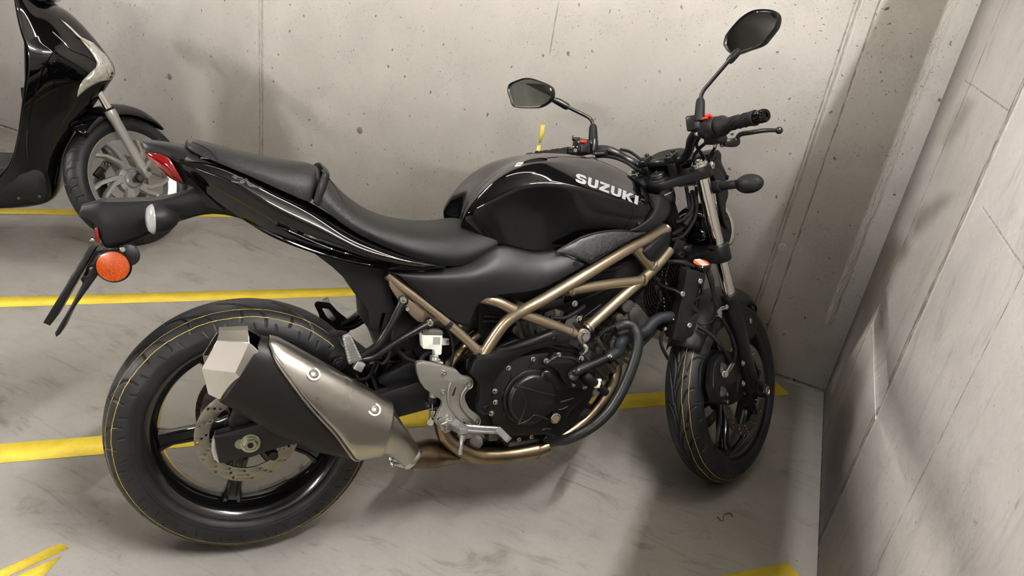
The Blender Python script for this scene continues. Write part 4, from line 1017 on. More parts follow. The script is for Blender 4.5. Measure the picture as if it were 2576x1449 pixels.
# coolant hoses
mb = MB(); mb.tube(p3([(1533, 897, -.170), (1556, 881, -.172), (1563, 860, -.172), (1590, 846, -.160), (1625, 832, -.145)]), .0165, 20, smooth=7)
h1 = mb.build('coolant_hose', MAT['hose'], moto)
mb = MB(); mb.tube(p3([(1600, 848, -.150), (1628, 828, -.145), (1650, 806, -.14), (1680, 797, -.14), (1722, 800, -.135)]), [.0165, .0165, .0155, .0155, .0175], 20, smooth=7)
mb.build('coolant_hose', MAT['hose'], moto)
mb = MB(); mb.tube(p3([(1443, 944, -.178), (1450, 936, -.190), (1462, 930, -.190), (1524, 902, -.175)]), [.0135, .0135, .0125, .0125], 20, smooth=4); mb.cyl(B.U(1443, 944, -.168), B.U(1443, 944, -.196), .0145, 20, bev=.004)
mb.build('coolant_pipe', MAT['satin'], moto)
mb = MB(); mb.tube(p3([(1474, 950, -.175), (1478, 949, -.192), (1492, 960, -.190), (1524, 988, -.180)]), [.0115, .012, .0105, .0105], 18, smooth=5); mb.build('bypass_hose', MAT['rubber'], moto)
def band(F, name, c0, d, r, mat, parent, hw=.005, xf=None):
    mb = MB(); mb.lathe([(-hw, r - .001), (-hw, r + .0012), (hw, r + .0012), (hw, r - .001)], c0, d, 24); mb.box(c0 + unit(np.cross(d, [0, 1, 0])) * (r + .003), (.010, .008, .006)); return mb.build(name, mat, parent, xf=xf)
band(B, 'hose_clamp', B.U(1530, 899, -.170), B.U(1556, 881, -.172) - B.U(1524, 902, -.172), .0170, MAT['satin'], moto); band(B, 'hose_clamp', B.U(1614, 842, -.148), B.U(1640, 820, -.143) - B.U(1614, 840, -.148), .0170, MAT['satin'], moto, .008)
band(B, 'hose_clamp', B.U(1706, 799, -.137), (1, 0, 0), .0170, MAT['satin'], moto); band(B, 'hose_marking', B.U(1500, 966, -.188), B.U(1524, 988, -.18) - B.U(1492, 960, -.19), .0098, MAT['white'], moto, .0045)
mb = MB()
for q, y in (((1694, 803), -.154), ((1538, 897), -.186), ((1507, 974), -.198), ((1622, 831), -.161)): c0 = B.U(q[0], q[1], y); mb.ball(c0, .0025, 8)
mb.build_each('paint_dot', MAT['yellowd'], moto)
mb = MB(); mb.tube(p3([(1462, 866, -.150), (1474, 874, -.155), (1472, 885, -.155), (1462, 894, -.150)]), .0085, 16, smooth=5); mb.lathe([(-.003, .0085), (-.002, .0105), (.002, .0105), (.003, .0085)], B.U(1463, 865, -.15), (1, 0, -.4), 20); mb.build('water_elbow', MAT['zinc'], moto)

# engine guard
mb = MB()
g = p3([(1552, 823, -.175), (1572, 816, -.185), (1592, 822, -.192), (1604, 845, -.205), (1604, 876, -.215), (1592, 920, -.222), (1574, 965, -.225), (1556, 1000, -.225), (1535, 1032, -.222), (1505, 1062, -.212), (1475, 1083, -.200), (1440, 1100, -.178), (1415, 1108, -.160), (1390, 1108, -.130)])
mb.tube(g, .0140, 20, smooth=6); mb.tube([mir(p) for p in g], .0140, 20, smooth=6)
gd = mb.build('engine_guard', M_('guard_powder_coat', srgb(22, 22, 22), .42, bump=.1, bscale=900), moto)
mb = MB(); mb.tube(p3([(1528, 832, -.165), (1548, 822, -.172), (1575, 815, -.185)]), .0085, 12, flat=.5); mb.prism(fillet([np.array(p) for p in pl([(1512, 852), (1534, 824), (1555, 815), (1566, 826), (1545, 838), (1530, 862), (1518, 866)], -.160)], .004, 2, True), -.164, -.157, bev=.001)
mb.build('guard_bracket', MAT['satin'], gd)
mb = MB(); mb.box(B.U(1380, 1100, -.13), (.035, .02, .03), ry(.2), .003); mb.build('guard_bracket', MAT['satin'], gd)
mb = MB(); mb.capscrew(B.U(1540, 825, -.166), (0, -1, 0), .0095, .007); mb.capscrew(B.U(1521, 846, -.163), (0, -1, 0), .0085, .007); mb.capscrew(B.U(1372, 1104, -.146), (0, -1, 0), .007, .006); mb.build_each('guard_bolt', MAT['satin'], gd)
# oil filter and sump
mb = MB(); a = B.U(1440, 1042, -.05); mb.cyl(a + np.array([-.03, 0, 0]), a + np.array([.055, 0, -.005]), .034, 28, bev=.004); mb.build('oil_filter', MAT['satin'], eng)
mb = MB(); mb.box(B.U(1330, 1100, -.06), (.16, .10, .03), bev=.006); mb.cyl(B.U(1198, 1112, -.115), B.U(1198, 1112, -.09), .018, 24, bev=.002); mb.box(B.U(1236, 1090, -.10), (.03, .04, .03), bev=.004); mb.build('sump', MAT['castgrey'], eng)
for q in ((1337, 1100), (1306, 1106)):
    mb = MB(); mb.hexbolt(B.U(q[0], q[1], -.125), (0, -1, 0), .004, .005); mb.build('sump_bolt', MAT['zinc'], eng)

# side stand (left)
mb = MB(); foot = np.array([.600, .262, .078]); mb.tube([np.array([.60, .10, .27]), np.array([.63, .14, .24]), foot], .011, 12, fil=.02); mb.box(foot + [0, .005, -.004], (.07, .035, .006), rx(.255), .002); mb.box((.60, .10, .28), (.05, .03, .05), bev=.004)
mb.build('side_stand', MAT['satin'], moto)

# ------------------------------------------------------------------ bodywork cages
def cage(name, cols, mat, parent=None, sub=2, mirror=True, solid=.0, crease_rows=(), xf=None, F=B, bevel_ends=False, smooth=180, raw=False):
    """cols: stations, each a list of (px, py, y) from centre line outwards and down; mirrored to the left side"""
    bm = bmesh.new(); n = len(cols[0]); grid = []
    for c in cols:
        pts = [np.array(p, float) if raw else F.U(*p) for p in c]
        row = pts if not mirror else ([mir(p) for p in pts[:0:-1]] + pts if abs(pts[0][1]) < 1e-4 else [mir(p) for p in pts[::-1]] + pts)
        grid.append([bm.verts.new(tuple(xf(p) if xf else p)) for p in row])
    m = len(grid[0]); cl = bm.edges.layers.float.new('crease_edge')
    for i in range(len(grid) - 1):
        for j in range(m - 1):
            bm.faces.new((grid[i][j], grid[i + 1][j], grid[i + 1][j + 1], grid[i][j + 1]))
    for rr, cv in crease_rows:
        js = [m - n + rr] + ([n - 1 - rr] if mirror else [])
        for j in js:
            for i in range(len(grid) - 1):
                e = bm.edges.get((grid[i][j], grid[i + 1][j]))
                if e: e[cl] = cv
    bmesh.ops.recalc_face_normals(bm, faces=bm.faces)
    me = bpy.data.meshes.new(name); bm.to_mesh(me); bm.free()
    if not isinstance(mat, (list, tuple)): mat = [mat]
    for k in mat: me.materials.append(k)
    me.polygons.foreach_set('use_smooth', [True] * len(me.polygons))
    o = bpy.data.objects.new(name, me); C.objects.link(o); o.parent = parent
    if sub: s = o.modifiers.new('sub', 'SUBSURF'); s.levels = sub; s.render_levels = sub
    if solid: s = o.modifiers.new('solid', 'SOLIDIFY'); s.thickness = solid; s.offset = -1 if solid > 0 else 1
    return o

tank = cage('fuel_tank', [
    [(1160, 560, 0), (1159, 562, -.03), (1158, 566, -.055), (1158, 568, -.065), (1158, 570, -.07), (1160, 574, -.075), (1164, 580, -.075)],
    [(1164, 538, 0), (1163, 540, -.035), (1161, 546, -.065), (1161, 549, -.076), (1161, 552, -.085), (1163, 560, -.088), (1168, 572, -.085)],
    [(1183, 494, 0), (1182, 499, -.045), (1180, 508, -.080), (1180, 516, -.095), (1182, 530, -.104), (1190, 553, -.108), (1204, 590, -.10)],
    [(1236, 440, 0), (1237, 443, -.055), (1238, 455, -.098), (1240, 474, -.118), (1243, 503, -.127), (1250, 548, -.122), (1258, 615, -.110)],
    [(1308, 395, 0), (1309, 399, -.060), (1312, 412, -.105), (1312, 434, -.132), (1312, 463, -.146), (1312, 540, -.122), (1312, 630, -.110)],
    [(1385, 382, 0), (1388, 388, -.060), (1395, 402, -.105), (1396, 428, -.138), (1396, 461, -.162), (1388, 520, -.130), (1358, 643, -.112)],
    [(1460, 386, 0), (1466, 397, -.055), (1478, 424, -.102), (1477, 447, -.142), (1474, 474, -.172), (1462, 545, -.163), (1424, 628, -.128)],
    [(1528, 402, 0), (1538, 422, -.050), (1553, 456, -.098), (1550, 475, -.142), (1545, 498, -.172), (1535, 545, -.168), (1518, 596, -.140)],
    [(1590, 436, 0), (1600, 455, -.045), (1613, 481, -.092), (1610, 494, -.132), (1604, 514, -.158), (1599, 545, -.158), (1588, 578, -.140)],
    [(1622, 466, 0), (1630, 480, -.040), (1640, 498, -.075), (1640, 506, -.105), (1638, 520, -.128), (1634, 538, -.132), (1626, 560, -.126)],
    [(1634, 500, 0), (1640, 505, -.035), (1648, 516, -.060), (1648, 520, -.080), (1648, 526, -.095), (1645, 536, -.100), (1636, 552, -.100)],
], MAT['gloss'], moto, 3, crease_rows=[(2, .55), (4, .55)])
from mathutils.bvhtree import BVHTree
def bvh(o):
    dg = bpy.context.evaluated_depsgraph_get(); e = o.evaluated_get(dg); me = e.to_mesh()
    t = BVHTree.FromPolygons([v.co.copy() for v in me.vertices], [list(p.vertices) for p in me.polygons]); e.to_mesh_clear(); return t
def decal(name, polys, F2, tree, mat, parent, off=.0004, dirn=(0, 1, 0), start=-.6, cuts=3):
    """flat lettering outlines (x, z) laid on a surface by sliding them along dirn"""
    bm = bmesh.new()
    for P in polys:
        L = P if isinstance(P[0][0], (list, tuple, np.ndarray)) else [P]
        loops = [[Vector((a, 0, b)) for a, b in l] for l in L]
        flat = [p for l in loops for p in l]; vs = [bm.verts.new(p) for p in flat]
        for t in tessellate_polygon(loops):
            try: bm.faces.new([vs[i] for i in t])
            except ValueError: pass
    bmesh.ops.subdivide_edges(bm, edges=bm.edges, cuts=cuts, use_grid_fill=False)
    bmesh.ops.triangulate(bm, faces=bm.faces)
    d = Vector(dirn).normalized()
    for v in bm.verts:
        o_ = Vector(F2(v.co.x, v.co.z))
        hit = tree.ray_cast(o_ - d * 1.0, d, 3.0)
        if hit[0] is None: hit = tree.find_nearest(o_)
        v.co = hit[0] - d * off
    me = bpy.data.meshes.new(name); bm.to_mesh(me); bm.free(); me.materials.append(mat)
    o = bpy.data.objects.new(name, me); C.objects.link(o); o.parent = parent; return o
tt = bvh(tank)
# tank lettering: unit-box letter outlines
def L_(s):
    def arc(cx, cy, rx_, ry_, a0, a1, n=7): return [(cx + rx_ * math.cos(a), cy + ry_ * math.sin(a)) for a in np.linspace(math.radians(a0), math.radians(a1), n)]
    if s == 'U': return [[(0, 1), (0, .30)] + arc(.34, .30, .34, .30, 180, 270) + arc(.66, .30, .34, .30, 270, 360) + [(1, 1), (.68, 1), (.68, .33)] + arc(.58, .33, .10, .09, 360, 270, 4) + arc(.42, .33, .10, .09, 270, 180, 4) + [(.32, 1)]]
    if s == 'Z': return [[(.02, 1), (.98, 1), (.98, .74), (.46, .26), (1, .26), (1, 0), (0, 0), (0, .25), (.52, .74), (.02, .74)]]
    if s == 'K': return [[(0, 0), (0, 1), (.32, 1), (.32, .62), (.64, 1), (1, 1), (.58, .54), (1.02, 0), (.64, 0), (.32, .42), (.32, 0)]]
    if s == 'I': return [[(0, 0), (0, 1), (.33, 1), (.33, 0)]]
    if s == 'S': return [[(1, .72)] + arc(.70, .74, .28, .26, 20, 90, 4) + arc(.32, .72, .32, .28, 90, 200, 7) + arc(.34, .66, .30, .24, 215, 262, 3) + [(.60, .39), (.67, .33), (.62, .27), (.40, .27), (.34, .33), (0, .33)] + arc(.34, .27, .34, .27, 180, 270, 5) + arc(.66, .29, .34, .29, 270, 375, 7) + arc(.68, .38, .30, .20, 30, 75, 3) + [(.40, .60), (.34, .68), (.38, .74), (.60, .74), (.66, .70)]]
def word(txt, widths, gap):
    x = 0; out = []
    for ch, w_ in zip(txt, widths):
        for p in L_(ch): out.append([(x + a * w_, b) for a, b in p])
        x += w_ + gap
    return out, x - gap
W_, tot = word('SUZUKI', [1, .95, .93, .95, 1.0, 1.0], .13); tot = tot - .67
# corners of the word on the tank side (photo pixels: top-left, top-right, bottom-right, bottom-left)
yT = -.135
tl, tr_, br, bl = [B.U(*p, yT) for p in ((1449, 434), (1607, 493), (1603, 516), (1446, 456))]
def wmap(a, b):
    a /= tot; sag = .0115 * 4 * a * (1 - a) * .55
    t = tl + (tr_ - tl) * a; u = bl + (br - bl) * a; p = u + (t - u) * b; return p + np.array([0, 0, sag])
def heavy(P): return P
def px_decal(name, polys, pix, F, tree, mat, parent, off=.0006, cuts=2, y0=-.6):
    """outline points -> photo pixel -> the spot on the real surface that pixel shows"""
    bm = bmesh.new()
    for P in polys:
        loop = [Vector((a, b, 0)) for a, b in P]; vs = [bm.verts.new(p) for p in loop]
        for t in tessellate_polygon([loop]):
            try: bm.faces.new([vs[i] for i in t])
            except ValueError: pass
    bmesh.ops.subdivide_edges(bm, edges=bm.edges, cuts=cuts, use_grid_fill=False); bmesh.ops.triangulate(bm, faces=bm.faces)
    for v in bm.verts:
        q = pix(v.co.x, v.co.y); o_ = F.U(q[0], q[1], y0); d = Vector(unit(F.U(q[0], q[1], 0) - o_)); h = tree.ray_cast(Vector(o_), d, 4.0)
        if h[0] is None: h = tree.find_nearest(Vector(F.U(q[0], q[1], -.1)))
        v.co = h[0] - d * off
    bmesh.ops.recalc_face_normals(bm, faces=bm.faces); me = bpy.data.meshes.new(name); bm.to_mesh(me); bm.free(); me.materials.append(mat)
    o = bpy.data.objects.new(name, me); C.objects.link(o); o.parent = parent; return o
def wpix(a, b):
    a /= tot; T_ = np.array([1450 + 157 * a, 435 + 59 * a - 5 * a * (1 - a) * 1.6]); Bt = np.array([1447 + 157 * a, 457 + 58.5 * a - 5 * a * (1 - a) * 1.6]); return Bt + (T_ - Bt) * b
px_decal('tank_lettering', W_, wpix, B, tt, MAT['silverink'], tank, off=.0016, cuts=7)
px_decal('fuel_sticker', [[(0, 0), (1, 0), (1, 1), (0, 1)]], lambda a, b: (1294 + 15 * a + 8 * b, 419 - 1.5 * a - 10 * b), B, tt, MAT['white'], tank, cuts=3)
px_decal('sticker_print', [[(.2 + .25 * i, .2), (.35 + .25 * i, .2), (.35 + .25 * i, .8), (.2 + .25 * i, .8)] for i in range(3)], lambda a, b: (1294 + 15 * a + 8 * b, 419 - 1.5 * a - 10 * b), B, tt, MAT['matte'], tank, off=.0010, cuts=1)

# seat
seat = cage('rider_seat', [
    [(790, 415, 0), (792, 422, -.04), (796, 440, -.080), (792, 480, -.102), (788, 512, -.105)],
    [(800, 418, 0), (803, 424, -.05), (806, 442, -.090), (800, 482, -.112), (793, 516, -.114)],
    [(826, 443, 0), (828, 450, -.055), (828, 468, -.098), (822, 500, -.118), (812, 524, -.120)],
    [(862, 484, 0), (862, 490, -.065), (862, 510, -.108), (858, 540, -.125), (850, 556, -.122)],
    [(921, 527, 0), (920, 535, -.075), (914, 552, -.115), (905, 575, -.130), (897, 588, -.126)],
    [(992, 553, 0), (990, 562, -.085), (984, 582, -.128), (975, 608, -.142), (968, 622, -.135)],
    [(1067, 560, 0), (1066, 574, -.090), (1062, 602, -.140), (1058, 640, -.152), (1052, 654, -.142)],
    [(1115, 557, 0), (1118, 574, -.085), (1120, 610, -.138), (1122, 652, -.150), (1118, 672, -.140)],
    [(1141, 546, 0), (1150, 566, -.075), (1168, 606, -.124), (1180, 648, -.138), (1176, 668, -.132)],
    [(1158, 547, 0), (1175, 564, -.060), (1205, 590, -.105), (1236, 618, -.122), (1232, 638, -.120)],
    [(1166, 556, 0), (1186, 568, -.055), (1222, 584, -.095), (1254, 606, -.110), (1252, 624, -.112)],
], MAT['seat'], moto, 3, crease_rows=[(3, .3)])
pill = cage('passenger_seat', [
    [(466, 366, 0), (466, 366, -.020), (466, 368, -.035), (468, 371, -.042), (470, 372, -.046)],
    [(465, 354, 0), (466, 355, -.025), (467, 358, -.048), (468, 368, -.060), (472, 375, -.062)],
    [(478, 346, 0), (479, 348, -.035), (482, 356, -.062), (486, 372, -.076), (492, 386, -.078)],
    [(549, 364, 0), (550, 367, -.045), (552, 378, -.080), (556, 398, -.096), (560, 414, -.096)],
    [(630, 385, 0), (630, 389, -.052), (632, 404, -.092), (634, 430, -.106), (636, 446, -.106)],
    [(712, 400, 0), (712, 405, -.055), (712, 424, -.095), (708, 456, -.110), (706, 478, -.110)],
    [(768, 406, 0), (768, 412, -.056), (768, 434, -.096), (760, 472, -.112), (752, 498, -.112)],
    [(789, 412, 0), (790, 420, -.052), (792, 442, -.090), (784, 478, -.106), (776, 508, -.108)],
    [(794, 418, 0), (796, 424, -.048), (798, 446, -.084), (790, 480, -.102), (783, 510, -.104)],
], MAT['dots'], moto, 3)
st_ = bvh(seat); sp_ = bvh(pill)
# dotted vinyl panel on the rider seat side and seams
decal('grip_panel', [[(0, 0), (.35, .35), (.55, .75), (.52, 1.0), (.2, .9), (0, .8)]], lambda a, b: (lambda q: B.U(q[0], q[1], -.11))(np.array([(826 + a * 110), 455 + (1 - b) * 72 + a * 125 * .9])), st_, MAT['dots'], seat, off=.0010, cuts=4) if False else None
def onsurf(tree, px, y, off=.001):
    out = []
    for q in px:
        o_ = Vector(B.U(q[0], q[1], y)); d = Vector(unit(B.U(q[0], q[1], 0) - B.U(q[0], q[1], -.3)))
        h_ = tree.ray_cast(o_ - d * .5, d, 2.0)
        out.append(np.array(h_[0]) - np.array(d) * off if h_[0] else np.array(o_))
    return out
P = catmull([np.array(p) for p in ((826, 446), (845, 475), (872, 520), (894, 560), (905, 582))], 4)
mb = MB(); mb.tube(onsurf(st_, P, -.1, .0004), .0014, 6); mb.build('seat_seam', MAT['seat'], seat)
P = catmull([np.array(p) for p in ((484, 358), (510, 368), (535, 385), (552, 412))], 4)
mb = MB(); mb.tube(onsurf(sp_, P, -.08, .0004), .0014, 6); mb.build('seat_seam', MAT['seat'], pill)
# dotted patch
def surf_patch(name, tree, quadrows, mat, parent, off=.0012, n=14):
    rows = []
    top, bot = quadrows; T = catmull([np.array(p) for p in top], 5); Bm = catmull([np.array(p) for p in bot], 5)
    for k in range(n + 1):
        f = k / n; row = []
        for a, b in zip(T, Bm): row.append(a + (b - a) * f)
        rows.append(onsurf(tree, row, -.1, off))
    mb = MB(); mb.rings(rows, ring_closed=False); return mb.build(name, mat, parent, smooth=180)
surf_patch('grip_panel', st_, [[(829, 450), (848, 482), (872, 522), (892, 556), (903, 580)], [(806, 518), (828, 535), (852, 552), (876, 568), (896, 584)]], MAT['dots'], seat)
# strap across the seat joint
mb = MB(); 
def strap(off): 
    a = [(802, 411), (812, 425), (810, 440), (800, 466), (787, 510)]; b = [(820, 428), (826, 442), (822, 460), (814, 486), (802, 518)]
    ys = [-.0, -.085, -.10, -.118, -.120]
    return [[B.U(p[0], p[1], y - off * (0 if i == 0 else 1)) for i, (p, y) in enumerate(zip(r, ys))] for r in (a, [((x1 + x2) / 2, (y1 + y2) / 2) for (x1, y1), (x2, y2) in zip(a, b)], b)]
rows = []
A_ = strap(0)
for r in A_: rows.append([mir(p) for p in catmull(r, 5)[:0:-1]] + catmull(r, 5))
mb.rings(rows, ring_closed=False); mb.build('seat_strap', MAT['seat'], seat, solid=.004, offset=1, smooth=180)

# tail fairing (gloss) -----------------------------------------------
tail = cage('tail_fairing', [
    [(448, 397, -.060), (450, 400, -.078), (455, 410, -.086), (465, 430, -.082), (480, 456, -.070)],
    [(470, 396, -.068), (478, 405, -.092), (490, 425, -.100), (505, 460, -.092), (520, 490, -.072)],
    [(560, 408, -.080), (566, 424, -.106), (580, 455, -.118), (590, 500, -.106), (600, 545, -.080)],
    [(640, 446, -.090), (645, 465, -.116), (655, 500, -.130), (662, 545, -.116), (668, 590, -.088)],
    [(706, 478, -.098), (708, 500, -.122), (714, 535, -.136), (720, 580, -.124), (724, 614, -.094)],
    [(780, 512, -.104), (784, 535, -.128), (790, 568, -.142), (796, 606, -.130), (800, 642, -.102)],
    [(850, 556, -.112), (852, 576, -.134), (858, 604, -.148), (862, 636, -.136), (868, 658, -.110)],
    [(900, 590, -.118), (904, 606, -.140), (910, 630, -.154), (918, 655, -.144), (925, 672, -.118)],
    [(970, 622, -.128), (976, 632, -.148), (984, 650, -.160), (990, 668, -.152), (995, 682, -.128)],
    [(1052, 652, -.136), (1056, 656, -.154), (1060, 666, -.162), (1064, 676, -.154), (1066, 683, -.136)],
    [(1120, 668, -.138), (1121, 669, -.150), (1122, 671, -.154), (1123, 673, -.150), (1124, 675, -.138)],
], MAT['gloss'], moto, 3, crease_rows=[(2, .45)])
mb = MB(); tl_ = bvh(tail)
for px in ([(690, 568), (720, 578), (770, 600), (830, 625), (880, 640)], [(625, 560), (700, 596), (780, 628), (860, 652), (940, 668)]):
    mb.tube(onsurf(tl_, catmull([np.array(p) for p in px], 4), -.13, .0), [.0005] + [.0022] * (len(catmull([np.array(p) for p in px], 4)) - 2) + [.0005], 8)
mb.build_each('fairing_fold', MAT['gloss'], tail)
# embossed two-letter badge
SV = [[(0, .35), (.35, .45), (.38, .62), (.12, .62), (.0, .80), (.12, 1), (.5, 1), (.45, .85), (.22, .83), (.25, .74), (.50, .72), (.58, .55), (.48, .35), (.2, .18), (0, .2)], [(.55, 1.0), (.66, 1.0), (.80, .45), (1.25, .45), (1.25, .33), (.74, .22), (.66, .3)]]
decal('tail_emblem', SV, lambda a, b: B.U(582 + a * 62 , 462 - b * 22 + a * 16, -.12), tl_, M_('emblem_grey', srgb(40, 40, 42), .4), tail, off=.0008, cuts=2)
# fixed fairing under the seat joining left and right
mb = MB(); rows = []
for q in ((470, 380), (560, 412), (640, 448), (720, 486), (800, 524), (870, 568), (950, 612), (1040, 650), (1120, 664)):
    rows.append([B.U(q[0], q[1] + 8, y) * np.array([1, 1, 1]) for y in (-.085,)] )
rows = [[r[0], r[0] * [1, 0, 1] + [0, 0, -.004], mir(r[0])] for r in rows]; mb.rings(rows, ring_closed=False); mb.build('seat_base', MAT['matte'], moto, solid=.02)

# matte rear cowl, lamp surround and light
cowl = cage('rear_cowl', [
    [(357, 352, 0), (357, 353, -.020), (358, 357, -.032), (362, 372, -.040), (368, 384, -.044)],
    [(362, 350, 0), (363, 352, -.026), (366, 357, -.040), (376, 370, -.050), (384, 380, -.052)],
    [(410, 355, 0), (411, 357, -.034), (414, 362, -.052), (424, 382, -.064), (430, 398, -.064)],
    [(466, 364, 0), (466, 368, -.042), (468, 376, -.062), (462, 402, -.076), (452, 412, -.076)],
    [(500, 372, 0), (500, 378, -.046), (502, 390, -.070), (500, 404, -.084), (490, 412, -.086)],
], MAT['matte'], moto, 2)
mb = MB()
def side_poly(px, y, y2): return [B.U(*p, y) for p in px]
for sgn in (1, -1):
    f = (lambda p: p) if sgn == 1 else mir
    P = [f(p) for p in [B.U(430, 392, -.068), B.U(447, 397, -.074), B.U(470, 430, -.078), B.U(492, 462, -.078), B.U(520, 492, -.074), B.U(562, 530, -.072), B.U(520, 520, -.062), B.U(486, 470, -.066), B.U(464, 462, -.060), B.U(445, 425, -.064)]]
    mb.slab(P, .006)
mb.build('lamp_surround', MAT['panel'], cowl)
for sgn in (1, -1):
    f = (lambda p: p) if sgn == 1 else mir
    up = p3([(368, 384, -.040), (392, 388, -.056), (420, 396, -.068), (432, 408, -.073), (446, 432, -.074), (463, 460, -.068)]); lo = p3([(368, 384, -.036), (378, 398, -.046), (395, 416, -.056), (412, 431, -.062), (435, 448, -.066), (463, 460, -.062)])
    U1, L1 = catmull(up, 5), catmull(lo, 5); rows = []
    for k in range(9):
        v_ = k / 8; bl_ = math.sin(v_ * PI) * .006
        rows.append([f(a + (b - a) * v_ + np.array([-.35, -1, .0]) * bl_ * math.sin(PI * min(1, max(0, i / (len(U1) - 1))))) for i, (a, b) in enumerate(zip(U1, L1))])
    mb = MB(); mb.rings(rows, ring_closed=False); tlamp = mb.build('tail_lamp', MAT['red'], moto, solid=.004, smooth=180)
    mb = MB(); mb.tube([f(p) for p in U1], .0022, 8); mb.tube([f(p) for p in L1], .0030, 8); mb.build('lamp_rim', MAT['gloss'], tlamp)
mb = MB(); a_, b_ = B.U(368, 386, -.036), B.U(462, 460, -.060)
mb.rings([[a_, a_ * [1, 0, 1], mir(a_)], [b_, b_ * [1, 0, 1], mir(b_)]], ring_closed=False); mb.build('lamp_housing', MAT['satin'], cowl, solid=.004)

# side panels under the tank (matte) --------------------------------
side = cage('side_panel', [
    [(978, 684, -.118), (990, 687, -.128), (1000, 692, -.130), (1012, 702, -.130), (1024, 712, -.126)],
    [(1060, 682, -.126), (1064, 694, -.142), (1070, 714, -.146), (1080, 742, -.142), (1092, 772, -.130)],
    [(1122, 672, -.126), (1128, 690, -.150), (1136, 716, -.156), (1142, 756, -.150), (1146, 812, -.132)],
    [(1176, 664, -.126), (1180, 684, -.158), (1184, 714, -.166), (1184, 752, -.156), (1182, 830, -.140)],
    [(1214, 642, -.128), (1222, 668, -.154), (1224, 700, -.166), (1214, 738, -.160), (1192, 770, -.150)],
    [(1256, 614, -.126), (1268, 650, -.148), (1270, 690, -.164), (1258, 726, -.162), (1230, 742, -.158)],
    [(1310, 628, -.128), (1320, 660, -.150), (1322, 694, -.164), (1315, 722, -.166), (1300, 738, -.163)],
    [(1352, 640, -.130), (1364, 664, -.152), (1368, 690, -.164), (1366, 712, -.168), (1356, 731, -.166)],
    [(1376, 636, -.134), (1396, 656, -.152), (1410, 676, -.164), (1412, 690, -.168), (1408, 704, -.166)],
    [(1404, 632, -.138), (1424, 642, -.152), (1446, 654, -.162), (1464, 662, -.166), (1480, 664, -.166)],
], MAT['panel'], moto, 3, crease_rows=[(0, .6), (4, .9)], solid=.003)
ts = bvh(side)
mb = MB(); c0 = onsurf(ts, [(1449, 665)], -.15, .0)[0]; mb.lathe([(-.002, .0085), (.0006, .0085), (.0008, .007), (.0002, .007), (.0002, 0)], c0, (0, -1, 0), 20); mb.capscrew(c0, (0, -1, 0), .0045, .003); mb.build('panel_screw', MAT['satin'], side)
for sgn in (1, -1):
    f = (lambda p: p) if sgn == 1 else mir
    P = p3([(1401, 632, -.152), (1424, 618, -.155), (1462, 598, -.160), (1500, 586, -.158), (1545, 580, -.150), (1576, 581, -.138), (1600, 583, -.128), (1624, 584, -.118)])
    Q = p3([(1401, 633, -.152), (1425, 639, -.158), (1450, 648, -.163), (1484, 662, -.168), (1517, 643, -.158), (1550, 623, -.146), (1590, 601, -.130), (1624, 585, -.118)])
    rowsT = [[f(p_ + (q_ - p_) * t + np.array([0, -.0035, 0]) * math.sin(PI * t)) for p_, q_ in zip(P, Q)] for t in np.linspace(0, 1, 7)]
    mb = MB(); mb.rings(rowsT, ring_closed=False); tri = mb.build('tank_side_trim', MAT['pixel'], moto, solid=.003, offset=0, smooth=180)
    P = P[:7] + [P[7]] + [Q[5], Q[4], Q[3], Q[2]]
    mb = MB(); edge = [f(p + np.array([0, -.001, 0])) for p in P[:7]]; mb.tube([f(p) for p in P[:8]], .0028, 8, smooth=4); mb.tube([f(p) for p in Q[:4]], .0016, 8, smooth=3); mb.tube([f(p) for p in Q[3:]], .0020, 8, smooth=3); mb.build('trim_edge', MAT['panel'], tri)
# air scoop pieces by the steering head
hc = cage('head_cover', [
    [(1577, 579, -.140), (1590, 581, -.140), (1604, 583, -.134), (1626, 584, -.118)],
    [(1606, 566, -.138), (1616, 568, -.136), (1632, 572, -.126), (1650, 572, -.108)],
    [(1636, 544, -.126), (1646, 548, -.122), (1658, 553, -.112), (1674, 556, -.094)],
    [(1652, 516, -.100), (1662, 522, -.098), (1674, 530, -.090), (1688, 538, -.076)],
    [(1652, 490, -.070), (1662, 490, -.070), (1676, 496, -.066), (1686, 512, -.056)],
], MAT['panel'], moto, 2, solid=.004)
hl_ = cage('head_side_cover', [
    [(1690, 570, -.060), (1690, 590, -.064), (1686, 618, -.068), (1668, 640, -.078)],
    [(1676, 582, -.086), (1674, 600, -.094), (1668, 626, -.096), (1655, 652, -.094)],
    [(1650, 602, -.108), (1650, 620, -.116), (1650, 640, -.112), (1645, 663, -.104)],
    [(1617, 632, -.122), (1624, 640, -.124), (1632, 650, -.120), (1640, 660, -.110)],
], MAT['matte'], moto, 2, crease_rows=[(0, .8), (3, .8)], solid=.004)
